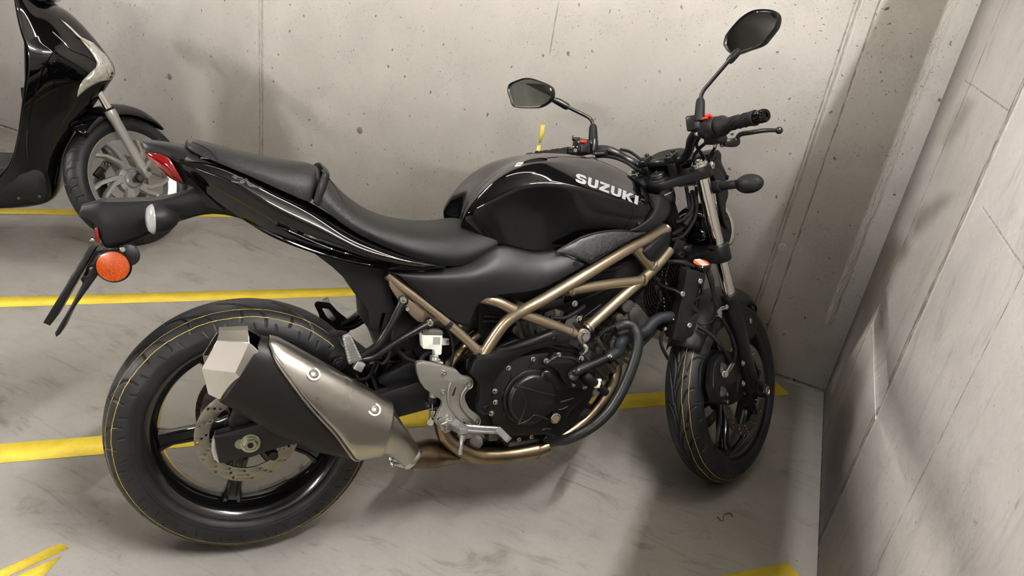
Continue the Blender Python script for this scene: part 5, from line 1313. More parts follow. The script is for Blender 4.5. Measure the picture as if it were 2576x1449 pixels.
# ------------------------------------------------------------------ radiator
mb = MB()
Pq = [np.array(p) for p in pl([(1727, 676), (1752, 680), (1775, 690), (1770, 715), (1757, 780), (1749, 824), (1741, 845), (1715, 857), (1689, 853), (1700, 810), (1712, 760), (1722, 712)], -.165)]
H = [fillet([np.array(p) for p in pl(h, -.165)], .002, 2, True) for h in ([(1762, 716), (1766, 742), (1747, 752), (1750, 722)], [(1760, 750), (1756, 778), (1740, 762)], [(1736, 776), (1752, 788), (1734, 800)])]
mb.prism(fillet(Pq, .006, 3, True), -.168, -.160, bev=.002, holes=H)
mb.prism(fillet([np.array(p) for p in pl([(1727, 676), (1745, 682), (1722, 770), (1700, 853), (1689, 853), (1700, 810), (1712, 760), (1722, 712)], -.165)], .003, 2, True), -.165, -.135, bev=.002)
rad = mb.build('radiator_shroud', MAT['matte'], moto)
for q in ((1760, 707), (1733, 818), (1716, 739), (1672, 826)):
    mb = MB(); mb.capscrew(B.U(q[0], q[1], -.170 if q[0] > 1690 else -.15), (0, -1, 0), .0075 if q[0] != 1672 else .0055, .005); mb.build('shroud_bolt', MAT['zinc'], rad)
a, b = B.U(1742, 690, -.13), B.U(1700, 850, -.13); a[1] = b[1] = 0; d = unit(b - a); e1 = unit(np.cross(d, [0, 1, 0])); Rm = np.stack([e1, [0, 1, 0], d], 1)
mb = MB(); mb.box((a + b) / 2 + e1 * 0, (.026, .31, np.linalg.norm(b - a)), Rm, .004)
for k in range(26): mb.box(a + (b - a) * (k + .5) / 26, (.032, .25, .0016), Rm)
for s_ in (-1, 1): mb.tube([a + [0, s_ * .148, 0], b + [0, s_ * .148, 0]], .018, 14)
mb.build('radiator_core', MAT['satin'], moto)
mb = MB(); fcn = B.U(1668, 722, -.045); ax_ = unit(-e1 if e1[0] > 0 else e1)
for r_ in (.030, .042, .053, .064, .075, .086, .094): mb.lathe([(-.002, r_ - .0022), (.003, r_ - .0022), (.003, r_ + .0022), (-.002, r_ + .0022)], fcn, ax_, 64, closed=True)
f1 = unit(np.cross(ax_, [0, 1, 0])); f2 = np.cross(ax_, f1)
for k in range(12):
    an = k * PI / 6; mb.tube([fcn + (f1 * math.cos(an) + f2 * math.sin(an)) * .025, fcn + (f1 * math.cos(an) + f2 * math.sin(an)) * .094], .0022, 6)
mb.lathe([(0, .098), (.03, .098), (.03, .092), (0, .092)], fcn - ax_ * .03, ax_, 64, closed=True); mb.cyl(fcn - ax_ * .02, fcn + ax_ * .01, .026, 24, bev=.003)
fan = mb.build('radiator_fan', MAT['satin'], moto)
mb = MB(); mb.tube(p3([(1656, 712, -.10), (1672, 722, -.13), (1700, 730, -.15), (1716, 739, -.165)]), .008, 8, flat=.6); mb.build('fan_bracket', MAT['satin'], fan)
mb = MB(); mb.box(B.U(1660, 745, -.12), (.010, .012, .035), ry(-.2), .001); mb.box(B.U(1650, 722, -.12), (.014, .012, .008), bev=.001); mb.box(B.U(1654, 702, -.12), (.018, .012, .008), ry(.5), .001); mb.build_each('fan_connector', MAT['satin'], fan)
# radiator cap with sticker
rc_ = B.U(1762, 668, -.145); upv = unit([-.1, -.25, 1])
mb = MB(); mb.lathe([(-.022, .018), (-.004, .020), (-.003, .0285), (.006, .0285), (.009, .025), (.009, 0)], rc_, upv, 32); mb.cyl(rc_ + [-.028, 0, -.006], rc_ + [-.01, 0, -.004], .007); capm = mb.build('radiator_cap', MAT['gloss'], moto)
mb = MB(); mb.lathe([(0, .0215), (.0006, .021), (.0007, 0)], rc_ + upv * .0092, upv, 28); st = mb.build('cap_sticker', MAT['orange'], capm)
mb = MB(); mb.slab([rc_ + upv * .0101 + unit(np.cross(upv, [0, 1, 0])) * x * -.0095 + unit(np.cross(upv, [1, 0, 0])) * y * .020 * 1 for x, y in ((-1, -1), (1, -1), (1, 1), (-1, 1))], .0003, n=upv); mb.build('sticker_text_field', MAT['white'], capm)
mb = MB()
for i in range(5):
    for j in (-1, 0, 1): mb.box(rc_ + upv * .0107 + unit(np.cross(upv, [0, 1, 0])) * j * -.0055 + unit(np.cross(upv, [1, 0, 0])) * (i - 2) * .006, (.0032, .0040, .0004), raxis((0, 1, 0), 0))
mb.build('sticker_print', MAT['black'], capm)
mb = MB(); mb.tube(p3([(1683, 660, -.13), (1700, 658, -.145), (1725, 663, -.15), (1748, 672, -.15)]), .0062, smooth=5); mb.lathe([(-.004, .007), (-.004, .0085), (.004, .0085), (.004, .007)], B.U(1723, 664, -.15), (1, 0, -.2), 16); mb.build('overflow_hose', MAT['rubber'], moto)
mb = MB(); mb.tube(p3([(1672, 828, -.15), (1663, 848, -.15), (1665, 872, -.15), (1681, 903, -.15)]), .0048, smooth=6); mb.build('drain_hose', MAT['rubber'], moto)
mb = MB()
mb.tube(p3([(1776, 672, -.14), (1788, 700, -.15), (1793, 745, -.15), (1799, 785, -.145), (1791, 808, -.14), (1770, 817, -.14), (1755, 813, -.14)]), .0022, 8, smooth=6)
mb.tube(p3([(1780, 672, -.13), (1792, 700, -.14), (1795, 740, -.14), (1790, 760, -.14)]), .0042, 8, smooth=6)
mb.build_each('sensor_cable', MAT['rubber'], moto)

# ------------------------------------------------------------------ front end, steered left
FC = np.array([WB, 0, RRF])
def s3(px, y=None): return p3(px, y, S)
fw = wheel_mesh(MB(), .050, .2285, .200, FC, 5, math.radians(262), .036, .034, .052).build('front_wheel', MAT['rim'], moto, smooth=50, xf=SX)
prof_f = [(0, .300), (.020, .2968), (.036, .2880), (.050, .2735), (.058, .2580), (.0600, .246), (.0570, .236), (.0520, .2285), (.047, .2240), (.042, .2240)]
cur_f = [([(0, .004), (.045, .010), (.090, .022), (.118, .036), (.125, .055)], 1.1, 0), ([(.045, .004), (.09, .0), (.13, .008), (.155, .022), (.16, .03)], 1.1, .0), ([(.02, .030), (.055, .040), (.068, .055), (.070, .068)], .9, .0), ([(.0, .066), (.006, .078)], .9, .02), ([(.0, .066), (.006, .078)], .9, .08)]
tf, info_f = tyre('tyre', prof_f, RRF, 1300, 90, cur_f, 12, FC, fw, SX)
tread_line(info_f, .020, -1, FC, fw, SX); tread_line(info_f, .040, -1, FC, fw, SX)
mb = MB(); mb.lathe([(-.0004, .2432), (.0006, .2436), (.0006, .2444), (-.0004, .2448)], FC + np.array([0, -.0596, 0]), (0, -1, 0), 120); mb.build('sidewall_ring', MAT['tyre'], fw, xf=SX)
for sg_ in (-1, 1):
    mb = disc_mesh(MB(), .145, .108, .005 , FC, sg_ * .068 - (0 if sg_ > 0 else .005), hole_pattern(.108, .145, 16, .0036)); dd = mb.build('brake_disc', MAT['disc'], fw, xf=SX)
    mb = MB()
    for k in range(5):
        a_ = k * 2 * PI / 5 + .35; dv = np.array([math.cos(a_), 0, math.sin(a_)]); tv = np.array([-math.sin(a_), 0, math.cos(a_)])
        mb.slab([FC + dv * .050 + tv * .018 + [0, sg_ * .068, 0], FC + dv * .104 + tv * .014 + [0, sg_ * .068, 0], FC + dv * .104 - tv * .014 + [0, sg_ * .068, 0], FC + dv * .050 - tv * .018 + [0, sg_ * .068, 0]], .005, n=(0, sg_, 0))
        mb.cyl(FC + dv * .108 + [0, sg_ * .066, 0], FC + dv * .108 + [0, sg_ * .0765, 0], .0095, 14)
    mb.lathe([(0, .028), (0, .056), (.006, .056), (.008, .05), (.008, .028)], FC + np.array([0, sg_ * .066, 0]), (0, sg_, 0), 40, closed=True)
    mb.build('disc_carrier', MAT['satin'], dd, xf=SX) if False else mb.build('disc_carrier', MAT['satin'], fw, xf=SX)
mb = MB()
for k in range(5):
    a_ = k * 2 * PI / 5 + .95; c0 = FC + np.array([.075 * math.cos(a_), -.074, .075 * math.sin(a_)]); mb.hexbolt(c0 - np.array([.0, -.003, 0]), (0, -1, 0), .006)
mb.build_each('disc_bolt', MAT['zinc'], fw, xf=SX, merge=True)

FT = S.U(1766, 443, -.105); FLo = S.U(1833, 735, -.105); FD = unit(FT - FLo)
def fork_pt(z): t = (z - FLo[2]) / FD[2]; return FLo + FD * t
axl = S.U(1913, 982, -.105)
for sg_ in (1, -1):
    f = (lambda p: SX(p)) if sg_ == 1 else (lambda p: SX(mir(p)))
    mb = MB(); mb.cyl(fork_pt(.56), fork_pt(FT[2] + .04), .0188, 32); ft = mb.build('fork_tube', MAT['chrome'], moto, xf=f)
    mb = MB(); e_ = unit(axl - fork_pt(.45)); top = fork_pt(.607)
    rows = [(fork_pt(.612), .0225), (fork_pt(.606), .0262), (fork_pt(.596), .0268), (fork_pt(.590), .0245), (fork_pt(.56), .0262), (fork_pt(.50), .0270), (fork_pt(.42), .0265), (fork_pt(.36) , .0270), (fork_pt(.33), .0265), (fork_pt(.30), .018)]
    mb.tube([r[0] for r in rows], [r[1] for r in rows], 28)
    mb.rings([[c0 + np.array([math.cos(q) * rx_, 0, math.sin(q) * rz_]) for q in np.linspace(0, 2 * PI, 20, endpoint=False)] for c0, rx_, rz_ in ((fork_pt(.34) + [.0, -.020, 0], .022, .03), ((fork_pt(.34) + [0, .014, 0]), .024, .03))], cap=True)
    mb.tube([fork_pt(.38), fork_pt(.33) + [.012, 0, -.0], axl + [0, 0, 0]], [.022, .022, .020], 16); mb.cyl(axl + [0, .020, 0], axl + [0, -.022, 0], .0215, 28, bev=.003)
    sl = mb.build('fork_slider', MAT['satin'], moto, xf=f)
    mb = MB(); mb.lathe([(0, .0145), (.002, .0145), (.003, .012), (.0005, .0105), (.0005, 0)], axl + [0, -.022, 0], (0, -1, 0), 24); mb.build('axle_cap', MAT['zinc'], sl, xf=f)
    mb = MB(); mb.lathe([(-.002, .0198), (.003, .0262), (.012, .0262), (.012, .021)], fork_pt(.598), FD, 28); mb.build('dust_seal', MAT['rubber'], sl, xf=f)
    # reflector bracket / fender stay
    mb = MB(); P = [np.array(p) for p in pl([(1846, 745), (1870, 762), (1898, 790), (1905, 815), (1895, 845), (1884, 855), (1862, 800)], -.088, S)]; mb.prism(fillet(P, .006, 3, True), -.092, -.080, bev=.002); fs = mb.build('fender_stay', MAT['matte'], moto, xf=f)
    mb = MB(); mb.capscrew(S.U(1886, 807, -.094), (0, -1, 0), .0085, .005); mb.build('stay_bolt', MAT['zinc'], fs, xf=f)
    # caliper
    cpc = S.U(1826, 955, -.085)
    mb = MB(); P = [np.array(p) for p in pl([(1797, 905), (1822, 880), (1848, 890), (1868, 930), (1872, 965), (1862, 1000), (1838, 1018), (1800, 1018), (1788, 975), (1790, 930)], -.095, S)]
    if sg_ == -1: pc_ = np.mean(P, 0) + np.array([.045, 0]); P = [pc_ + (q - pc_) * .55 for q in P]
    mb.prism(fillet(P, .010, 3, True), -.104 if sg_ == 1 else -.092, -.078, bev=.006); mb.prism(fillet(P, .010, 3, True), -.062, -.048, bev=.004); mb.box(cpc + [-.02 if sg_ == 1 else .05, .02, 0], (.030, .055, .10), ry(.2), .008)
    for q in ((1815, 925), (1815, 985))[:2 if sg_ == 1 else 0]: mb.cyl(S.U(q[0], q[1], -.107), S.U(q[0], q[1], -.09), .016, 22, bev=.003)
    ca = mb.build('brake_caliper', MAT['engine'], moto, xf=f)
    if sg_ == 1:
        mb = MB()
        for q in ((1868, 914), (1869, 965)): mb.hexbolt(S.U(q[0], q[1], -.118), (0, -1, 0), .0062, .006)
        mb.build_each('caliper_bolt', MAT['zinc'], ca, xf=f, merge=True)
        mb = MB()
        for q in ((1828, 992), (1829, 1011)): mb.capscrew(S.U(q[0], q[1], -.106), (0, -1, 0), .0058, .004)
        mb.build_each('caliper_pin', MAT['zinc'], ca, xf=f)
        mb = MB(); b0 = S.U(1824, 941, -.115); mb.hexbolt(b0, (-.6, -.7, 0), .0068, .010); mb.tube([b0 + [0, 0, 0], S.U(1833, 925, -.115), S.U(1840, 912, -.112)], .0042, 10); mb.tube([b0 + [.004, 0, .002], S.U(1834, 934, -.108), S.U(1847, 912, -.106)], .0038, 10); mb.build('banjo_union', MAT['zinc'], ca, xf=f)
# lettering on the caliper and the clutch cover
def text_mesh(name, txt, place, mat, parent, size=1.0, th=.0004, spacing=1.0, bold=0.0):
    cu = bpy.data.curves.new(name + '_c', 'FONT'); cu.body = txt; cu.size = 1.0; cu.space_character = spacing; cu.offset = bold; cu.extrude = 0.0; cu.resolution_u = 3
    to = bpy.data.objects.new(name + '_t', cu); C.objects.link(to); bpy.context.view_layer.update()
    me = bpy.data.meshes.new_from_object(to.evaluated_get(bpy.context.evaluated_depsgraph_get())); bpy.data.objects.remove(to); bpy.data.curves.remove(cu)
    xs = [v.co.x for v in me.vertices]; ys = [v.co.y for v in me.vertices]; x0, x1, y0, y1 = min(xs), max(xs), min(ys), max(ys)
    for v in me.vertices: v.co = Vector(tuple(place((v.co.x - x0) / (x1 - x0), (v.co.y - y0) / (y1 - y0))))
    me.name = name; me.materials.clear(); me.materials.append(mat); o = bpy.data.objects.new(name, me); C.objects.link(o); o.parent = parent; return o
text_mesh('caliper_lettering', 'TOKICO', lambda a, b: SX(S.U(1851 + a * 7 + b * 5, 985 - a * 42 + b * 0, -.1046)), M_('cast_letters', srgb(110, 108, 104), .4), bpy.data.objects['brake_caliper'], spacing=1.1)
text_mesh('cover_lettering', 'SUZUKI', lambda a, b: B.U(1334 + a * 60, 1018 - b * 11 + a * -1, -.1797), M_('raised_letters', srgb(34, 34, 35), .35), cl, spacing=1.15, bold=.015)

# axle, lower and upper yokes
mb = MB(); mb.cyl(mir(axl), axl, .011, 20); mb.build('front_axle', MAT['zinc'], moto, xf=SX)
FWD = np.array([math.cos(math.radians(25)), 0, math.sin(math.radians(25))])
def yoke(mb, z, th, off, rr, hub):
    cf = fork_pt(z); hubc = STA + STD * ((cf - STA) @ STD); fo = (cf - hubc) @ FWD
    out = []
    for s_ in (1, -1):
        c_ = np.array([fo, -.105 * s_])
        out.append((c_, s_))
    pts = [(-hub, -.02), (-hub * .5, -.05), (fo - rr * .9, -.105 - rr * .4), (fo, -.105 - rr), (fo + rr, -.105), (fo + rr * .8, -.105 + rr * .7), (fo + rr * .4, -.05), (fo + .6 * rr, 0)]
    pts = pts + [(a_, -b_) for a_, b_ in pts[-2::-1]]
    pts = catmull([np.array(p) for p in pts], 4, True)
    mb.rings([[hubc + FWD * (a_ * k) + np.array([0, b_ * k2, 0]) + STD * h_ for a_, b_ in pts] for h_, k, k2 in ((-th / 2, .96, .985), (-th * .35, 1, 1), (th * .35, 1, 1), (th / 2, .96, .985))], cap=True)
    mb.cyl(cf - FD * th * .7, cf + FD * th * .7, rr, 28, bev=.003); c2 = mir(cf); mb.cyl(c2 - mir(FD) * th * .7, c2 + mir(FD) * th * .7, rr, 28, bev=.003)
    return hubc, cf
mb = MB(); hubT, cfT = yoke(mb, FT[2] + .012, .024, 0, .030, .04)
ty = mb.build('top_yoke', MAT['satin'], moto, xf=SX)
mb = MB(); hubL, cfL = yoke(mb, S.U(1815, 634, -.105)[2], .036, 0, .031, .035); mb.build('lower_yoke', MAT['satin'], moto, xf=SX)
for s_ in (1, -1):
    g_ = (lambda p: p) if s_ == 1 else mir
    mb = MB(); c0 = g_(cfT + FD * .020); mb.lathe([(-.004, .024), (.004, .0235), (.006, .019), (.006, .013), (.003, .0125)], c0, g_(FD), 30); mb.lathe([(.003, .012), (.014, .0115), (.015, .009), (.015, 0)], c0, g_(FD), 6); mb.build('fork_cap', MAT['zinc'], ty, xf=SX)
mb = MB(); mb.lathe([(-.02, .030), (-.002, .029), (.000, .024)], hubT + STD * .016, STD, 32, cap=True); mb.lathe([(0, .021), (.010, .0205), (.012, .0185), (.012, .011), (.004, .010), (.004, 0)], hubT + STD * .018, STD, 24); mb.build('stem_nut', M_('dark_steel', srgb(90, 90, 90), .3, .9), ty, xf=SX)
mb = MB(); mb.hexbolt(S.U(1791, 415, -.135), (0, -1, .2), .0075, .006); mb.build('pinch_bolt', MAT['zinc'], ty, xf=SX)
mb = MB(); mb.lathe([(-.02, .030), (-.012, .0335), (-.004, .0335), (.004, .030), (.03, .028)], STA + STD * (1.0) , STD, 32, cap=True); brg = mb.build('bearing_cup', MAT['satin'], moto)
mb = MB(); mb.lathe([(.006, .029), (.006, .0325), (.010, .0325), (.010, .029)], STA + STD * 1.0, STD, 32); mb.build('bearing_ring', MAT['zinc'], brg)

# handlebar
hb = s3([(1655, 409, 0), (1698, 404, -.048), (1722, 394, -.078), (1734, 376, -.102), (1739, 352, -.124), (1752, 335, -.150), (1782, 325, -.195), (1905, 295, -.352)])
mb = MB(); full = [mir(p) for p in hb[:0:-1]] + hb; mb.tube(full, .0125, 18, smooth=7); bar = mb.build('handlebar', MAT['satin'], moto, xf=SX)
for s_ in (1, -1):
    g_ = (lambda p: p) if s_ == 1 else mir
    bp = g_(hb[0] * .35 + hb[1] * .65 + [0, 0, 0]); bp = np.array([bp[0], -.043 * s_, bp[2]])
    mb = MB(); Rk = np.stack([FWD, [0, 1, 0], STD], 1); base = bp - STD * ((bp - hubT) @ STD)
    mb.box((bp + base) / 2 - STD * .004, (.036, .026, np.linalg.norm(bp - base) + .008), Rk, .004); mb.box(bp + STD * .010, (.046, .027, .022), Rk, .005)
    rr_ = mb.build('bar_riser', MAT['satin'], moto, xf=SX)
    mb = MB()
    for q in (-.016, .016): mb.capscrew(bp + STD * .021 + FWD * q, STD, .0062, .006)
    mb.build_each('riser_screw', MAT['satin'], rr_, xf=SX)
gi, ge = hb[6], hb[7]; gd_ = unit(ge - gi); Lg = np.linalg.norm(ge - gi)
for s_ in (1, -1):
    g_ = (lambda p: SX(p)) if s_ == 1 else (lambda p: SX(mir(p)))
    a0 = .055 if s_ == 1 else .060
    mb = MB()
    prof = [(a0 - .012, .0155), (a0 - .012, .0255), (a0 - .004, .0265), (a0 + .002, .0245), (a0 + .008, .0190), (a0 + .022, .0172), (Lg * .55, .0164), (Lg - .012, .0166), (Lg - .011, .0190), (Lg - .006, .0190), (Lg - .005, .0150)]
    if s_ == -1: prof = [(a0 - .002, .0155), (a0, .0185), (a0 + .02, .0172)] + prof[6:]
    mb.lathe(prof, gi, gd_, 28)
    e1 = unit(np.cross(gd_, [0, 0, 1])); e2 = np.cross(e1, gd_)
    for k in range(10):
        an = k * 2 * PI / 10
        for t0 in (.30, .52, .74): 
            mb.tube([gi + gd_ * (Lg * (t0 + j * .05)) + (e1 * math.cos(an + j * .25) + e2 * math.sin(an + j * .25)) * .0168 for j in range(4)], .0011, 5)
    gr = mb.build('hand_grip', MAT['rubber'], moto, xf=g_)
    mb = MB(); mb.lathe([(Lg - .004, .0145), (Lg + .010, .0140), (Lg + .010, .0165), (Lg + .024, .0165), (Lg + .028, .0140), (Lg + .028, .0060), (Lg + .025, .0055), (Lg + .025, 0)], gi, gd_, 28); mb.build('bar_end', MAT['gloss'], gr, xf=g_)
# right: switch housing, kill switch, master cylinder, lever
mb = MB(); mb.lathe([(.000, .013), (.000, .0235), (.004, .0255), (.040, .0275), (.044, .0255), (.044, .0150)], gi - gd_ * .006, gd_, 28); mb.box(gi + gd_ * .016 + [0, 0, -.010], (.04, .035, .035), bev=.008); swr = mb.build('switch_housing', MAT['matte'], moto, xf=SX)
mb = MB(); k0 = S.U(1785, 294, -.205); mb.box(k0, (.026, .013, .008), ry(.25), .002); mb.box(k0 + [-.016, .004, -.005], (.010, .015, .006), ry(.1), .002); mb.build('kill_switch', MAT['redsw'], swr, xf=SX)
mb = MB(); mb.box(S.U(1748, 309, -.150), (.042, .038, .040), ry(-.15) @ rz(.25), .004); mb.box(S.U(1749, 295, -.150), (.046, .042, .008), ry(-.15) @ rz(.25), .002); mb.tube(s3([(1757, 328, -.165), (1790, 345, -.185), (1822, 352, -.20)]), [.015, .013, .012], 14); mb.box(S.U(1800, 352, -.19), (.04, .05, .02), rz(-.3), .005)
mc = mb.build('front_master_cylinder', MAT['satin'], moto, xf=SX)
mb = MB()
for q, y in (((1752, 338), -.172), ((1773, 338), -.172), ((1798, 365), -.19), ((1815, 365), -.2), ((1841, 336), -.21)): mb.hexbolt(S.U(q[0], q[1], y), (-.2, -.9, .1), .0045, .006)
mb.build_each('lever_screw', MAT['zinc'], mc, xf=SX, merge=True)
def lever(g_, ptsx, parent):
    P = catmull(ptsx, 6); n = len(P); rings = []
    for i, p in enumerate(P):
        t = i / (n - 1); T = unit(P[min(i + 1, n - 1)] - P[max(i - 1, 0)]); e1 = unit(np.cross(T, [0, 0, 1])); e2 = np.cross(e1, T)
        h_ = .0085 - .0035 * t; w_ = .0048 - .0008 * t; rings.append([p + e1 * w_ * math.cos(a_) + e2 * h_ * math.sin(a_) for a_ in np.linspace(0, 2 * PI, 12, endpoint=False)])
    mb = MB(); mb.rings(rings, cap=True); mb.ball(P[-1] + unit(P[-1] - P[-2]) * .005, .0095, 16); return mb.build('hand_lever', MAT['satin'], parent, xf=g_)
lv = s3([(1812, 358, -.200), (1836, 356, -.218), (1852, 352, -.228), (1862, 338, -.240), (1890, 333, -.272), (1925, 328, -.310), (1955, 328, -.340)])
lever(SX, lv, moto); lever(lambda p: SX(mir(p)), lv, moto)
mb = MB(); P = s3([(1818, 362, -.205), (1850, 360, -.222), (1857, 350, -.228)]); mb.tube(P, [.007, .010, .006], 12, smooth=4); mb.build('lever_perch', MAT['satin'], mc, xf=SX)
# left: switch box with hazard switch
gl = mir(gi)
mb = MB(); lc = S.U(1464, 370, .195); Rl = raxis((0, 0, 1), -.42)
mb.box(lc + np.array([.004, .004, 0]), (.044, .046, .044), Rl @ ry(.1), .007); mb.box(lc + np.array([0, .020, .026]), (.022, .014, .010), Rl, .002)
mb.box(S.U(1470, 371, .18), (.030, .014, .030), Rl, .003)
swl = mb.build('switch_housing', MAT['matte'], moto, xf=SX)
mb = MB(); mb.box(S.U(1468, 356, .172), (.018, .0085, .008), Rl, .0015); mb.build('hazard_switch', MAT['redsw'], swl, xf=SX)
mb = MB(); mb.box(S.U(1447, 379, .185), (.010, .008, .010), Rl, .0015); mb.build('signal_switch', M_('grey_switch', srgb(92, 92, 92), .5), swl, xf=SX)
mb = MB()
for q in ((1443, 369), (1452, 369), (1455, 357)): mb.ball(S.U(q[0], q[1], .176), .0018, 8)
mb.build_each('switch_marks', MAT['white'], swl, xf=SX)
mb = MB(); mb.cyl(S.U(1493, 382, .170), S.U(1493, 350, .170), .0135, 20, bev=.003); mb.cyl(S.U(1491, 385, .165), S.U(1497, 385, .165), .006); mb.tube(s3([(1500, 388, .15), (1525, 386, .12)]), .012, 12); mb.build('clutch_perch', MAT['satin'], moto, xf=SX)
# cables from bar to head
mb = MB()
mb.tube(s3([(1500, 392, .16), (1540, 395, .12), (1575, 408, .08), (1600, 425, .05), (1625, 440, .06)]), .0052, 10, smooth=6)
mb.tube(s3([(1560, 376, .16), (1585, 382, .13), (1612, 402, .10), (1625, 418, .09)]), .0045, 10, smooth=6)
mb.tube(s3([(1760, 345, -.15), (1752, 365, -.12), (1770, 395, -.09), (1790, 430, -.07), (1780, 480, -.06)]), .0048, 10, smooth=6)
mb.tube(s3([(1775, 360, -.16), (1758, 375, -.12), (1745, 400, -.09), (1760, 430, -.06)]), .0048, 10, smooth=6)
mb.tube(s3([(1800, 368, -.17), (1785, 395, -.12), (1772, 420, -.06)]), .0042, 10, smooth=6)
mb.build_each('control_cable', MAT['rubber'], moto, xf=SX)
mb = MB()
for px in ([(1690, 590, -.06), (1715, 575, -.05), (1740, 540, -.04), (1750, 500, -.03), (1752, 470, -.02)], [(1688, 604, -.06), (1720, 592, -.05), (1748, 548, -.05), (1752, 505, -.05), (1740, 480, -.03)], [(1700, 560, -.05), (1725, 548, -.05), (1742, 520, -.04), (1738, 485, -.03)], [(1726, 470, -.03), (1733, 510, -.03), (1735, 545, -.04), (1720, 575, -.05)]): mb.tube(p3(px), .0055, 10, smooth=6)
mb.cyl(B.U(1722, 566, -.06), B.U(1734, 550, -.06), .009, 12); mb.build_each('head_wiring', MAT['rubber'], moto)
mb = MB(); mb.box(B.U(1700, 622, -.05), (.035, .03, .05), ry(.3), .006); mb.cyl(B.U(1724, 632, -.05), B.U(1724, 615, -.05), .020, 24, bev=.003); mb.build('horn_bracket', MAT['satin'], moto)
mb = MB(); mb.capscrew(B.U(1712, 640, -.09), (0, -1, 0), .010, .008); mb.build('radiator_bolt', MAT['satin'], moto)

# headlamp, instrument, screen
HC = np.array([1.368, 0, .800]); HA = unit([1, 0, -.06])
mb = MB(); mb.lathe([(-.110, .015), (-.105, .045), (-.085, .070), (-.05, .086), (-.012, .0925), (0, .0925)], HC, HA, 48, cap=True); hlp = mb.build('headlamp', MAT['gloss'], moto, xf=SX)
mb = MB(); mb.lathe([(-.012, .0930), (-.004, .0965), (.006, .0965), (.010, .092), (.006, .087)], HC, HA, 64); mb.build('lamp_ring', MAT['chrome'], hlp, xf=SX)
mb = MB(); mb.lathe([(.004, .088), (.016, .075), (.024, .045), (.027, 0)], HC, HA, 48); mb.build('lamp_glass', MAT['glass'], hlp, xf=SX)
mb = MB(); mb.lathe([(.002, .086), (-.03, .06), (-.06, .02), (-.062, 0)], HC, HA, 48); mb.build('reflector_bowl', MAT['chrome'], hlp, xf=SX)
for s_ in (1, -1):
    mb = MB(); Pb = catmull([np.array(p) for p in pl([(1784, 420), (1800, 424), (1815, 438), (1824, 462), (1828, 490), (1822, 515), (1824, 545), (1827, 575), (1818, 562), (1808, 520), (1800, 470)], -.088, S)], 4, True)
    mb.prism(Pb, -.094, -.084, bev=.002); mb.build('lamp_bracket', MAT['satin'], moto, xf=SX if s_ == 1 else (lambda p: SX(mir(p))))
ic = S.U(1712, 384, .0)
mb = MB(); In = unit([-.55, 0, 1]); I1 = unit(np.cross(In, [0, 1, 0])); Ri = np.stack([-I1, [0, 1, 0], In], 1)
q = [Ri @ np.array([.052 * math.copysign(abs(math.cos(a_)) ** .8, math.cos(a_)), .072 * math.copysign(abs(math.sin(a_)) ** .8, math.sin(a_)), 0]) for a_ in np.linspace(0, 2 * PI, 40, endpoint=False)]
ic = STA + STD * ((ic - STA) @ STD) + FWD * .075 + STD * .015
mb.rings([[ic + p_ * k + In * h_ for p_ in q] for h_, k in ((-.035, .4), (-.025, .7), (-.008, .84), (.004, .84), (.008, .78))], cap=True); ins = mb.build('instrument_cluster', MAT['satin'], moto, xf=SX)
mb = MB(); mb.rings([[ic + p_ * k + In * h_ for p_ in q] for h_, k in ((.0081, .72), (.0095, .70))], cap=True); mb.build('display_glass', MAT['black'], ins, xf=SX)
mb = MB(); Pc = fillet([np.array(p) for p in pl([(1795, 376), (1804, 373), (1813, 386), (1812, 406), (1824, 430), (1832, 456), (1818, 458), (1798, 432), (1783, 404)], -.070, S)], .010, 4, True)
mb.prism(Pc, -.080, .080, bev=.016); mb.build('headlamp_cowl', MAT['gloss'], moto, xf=SX)
# front indicators
for s_ in (1, -1):
    g_ = (lambda p: SX(p)) if s_ == 1 else (lambda p: SX(mir(p)))
    a_, b_ = S.U(1798, 471, -.110), S.U(1852, 463, -.175); mb = MB(); mb.cyl(a_, b_, .0125, 20, bev=.002); dv = unit(b_ - a_); mb.cyl(a_ - dv * .012, a_ + dv * .02, .018, 20, bev=.003)
    ce = S.U(1885, 462, -.205); mb.ball(ce, 1, 24, (.026, .041, .0275), np.eye(3)); ind = mb.build('front_indicator', MAT['matte'], moto, xf=g_, smooth=60)
    mb = MB(); mb.ball(ce + [.012, 0, 0], 1, 24, (.022, .035, .022)); mb.build('indicator_lens', MAT['clear'], ind, xf=g_)
    mb = MB(); mb.cyl(ce + [-.010, -.024, .004], ce + [-.0215, -.0285, .006], .0035, 12); mb.build('lens_screw', MAT['black'], ind, xf=g_)

# front fender
mb = MB(); rows = []
for an in np.linspace(math.radians(50), math.radians(149), 30):
    t = (math.degrees(an) - 50) / 99
    hw_ = .058 + .012 * math.sin(min(1, t * 1.3) * PI / 1.3) ; taper = min(1, t / .12) * .35 + .65 ; drop = .040 + .030 * math.exp(-((t - .40) / .16) ** 2)
    if t > .85: taper *= 1 - .12 * (t - .85) / .15
    row = []
    for s_ in np.linspace(-1, 1, 15):
        r_ = .3235 - drop * max(0, abs(s_) - .25) ** 1.8 / (.75 ** 1.8); row.append(FC + np.array([r_ * math.cos(an), s_ * hw_ * taper, r_ * math.sin(an)]))
    rows.append(row)
mb.rings(rows, ring_closed=False); mb.build('front_fender', MAT['matte'], moto, xf=SX, solid=.003, smooth=60)
mb = MB(); mb.tube(s3([(1755, 822, -.05), (1780, 836, -.075), (1812, 868, -.10), (1838, 912, -.112)]), .0062, 12, smooth=6); mb.tube(s3([(1760, 640, -.05), (1785, 700, -.075), (1808, 785, -.09), (1838, 840, -.10), (1850, 880, -.11), (1846, 912, -.106)]), .0058, 12, smooth=6); bh = mb.build('front_brake_hose', MAT['rubber'], moto, xf=SX)
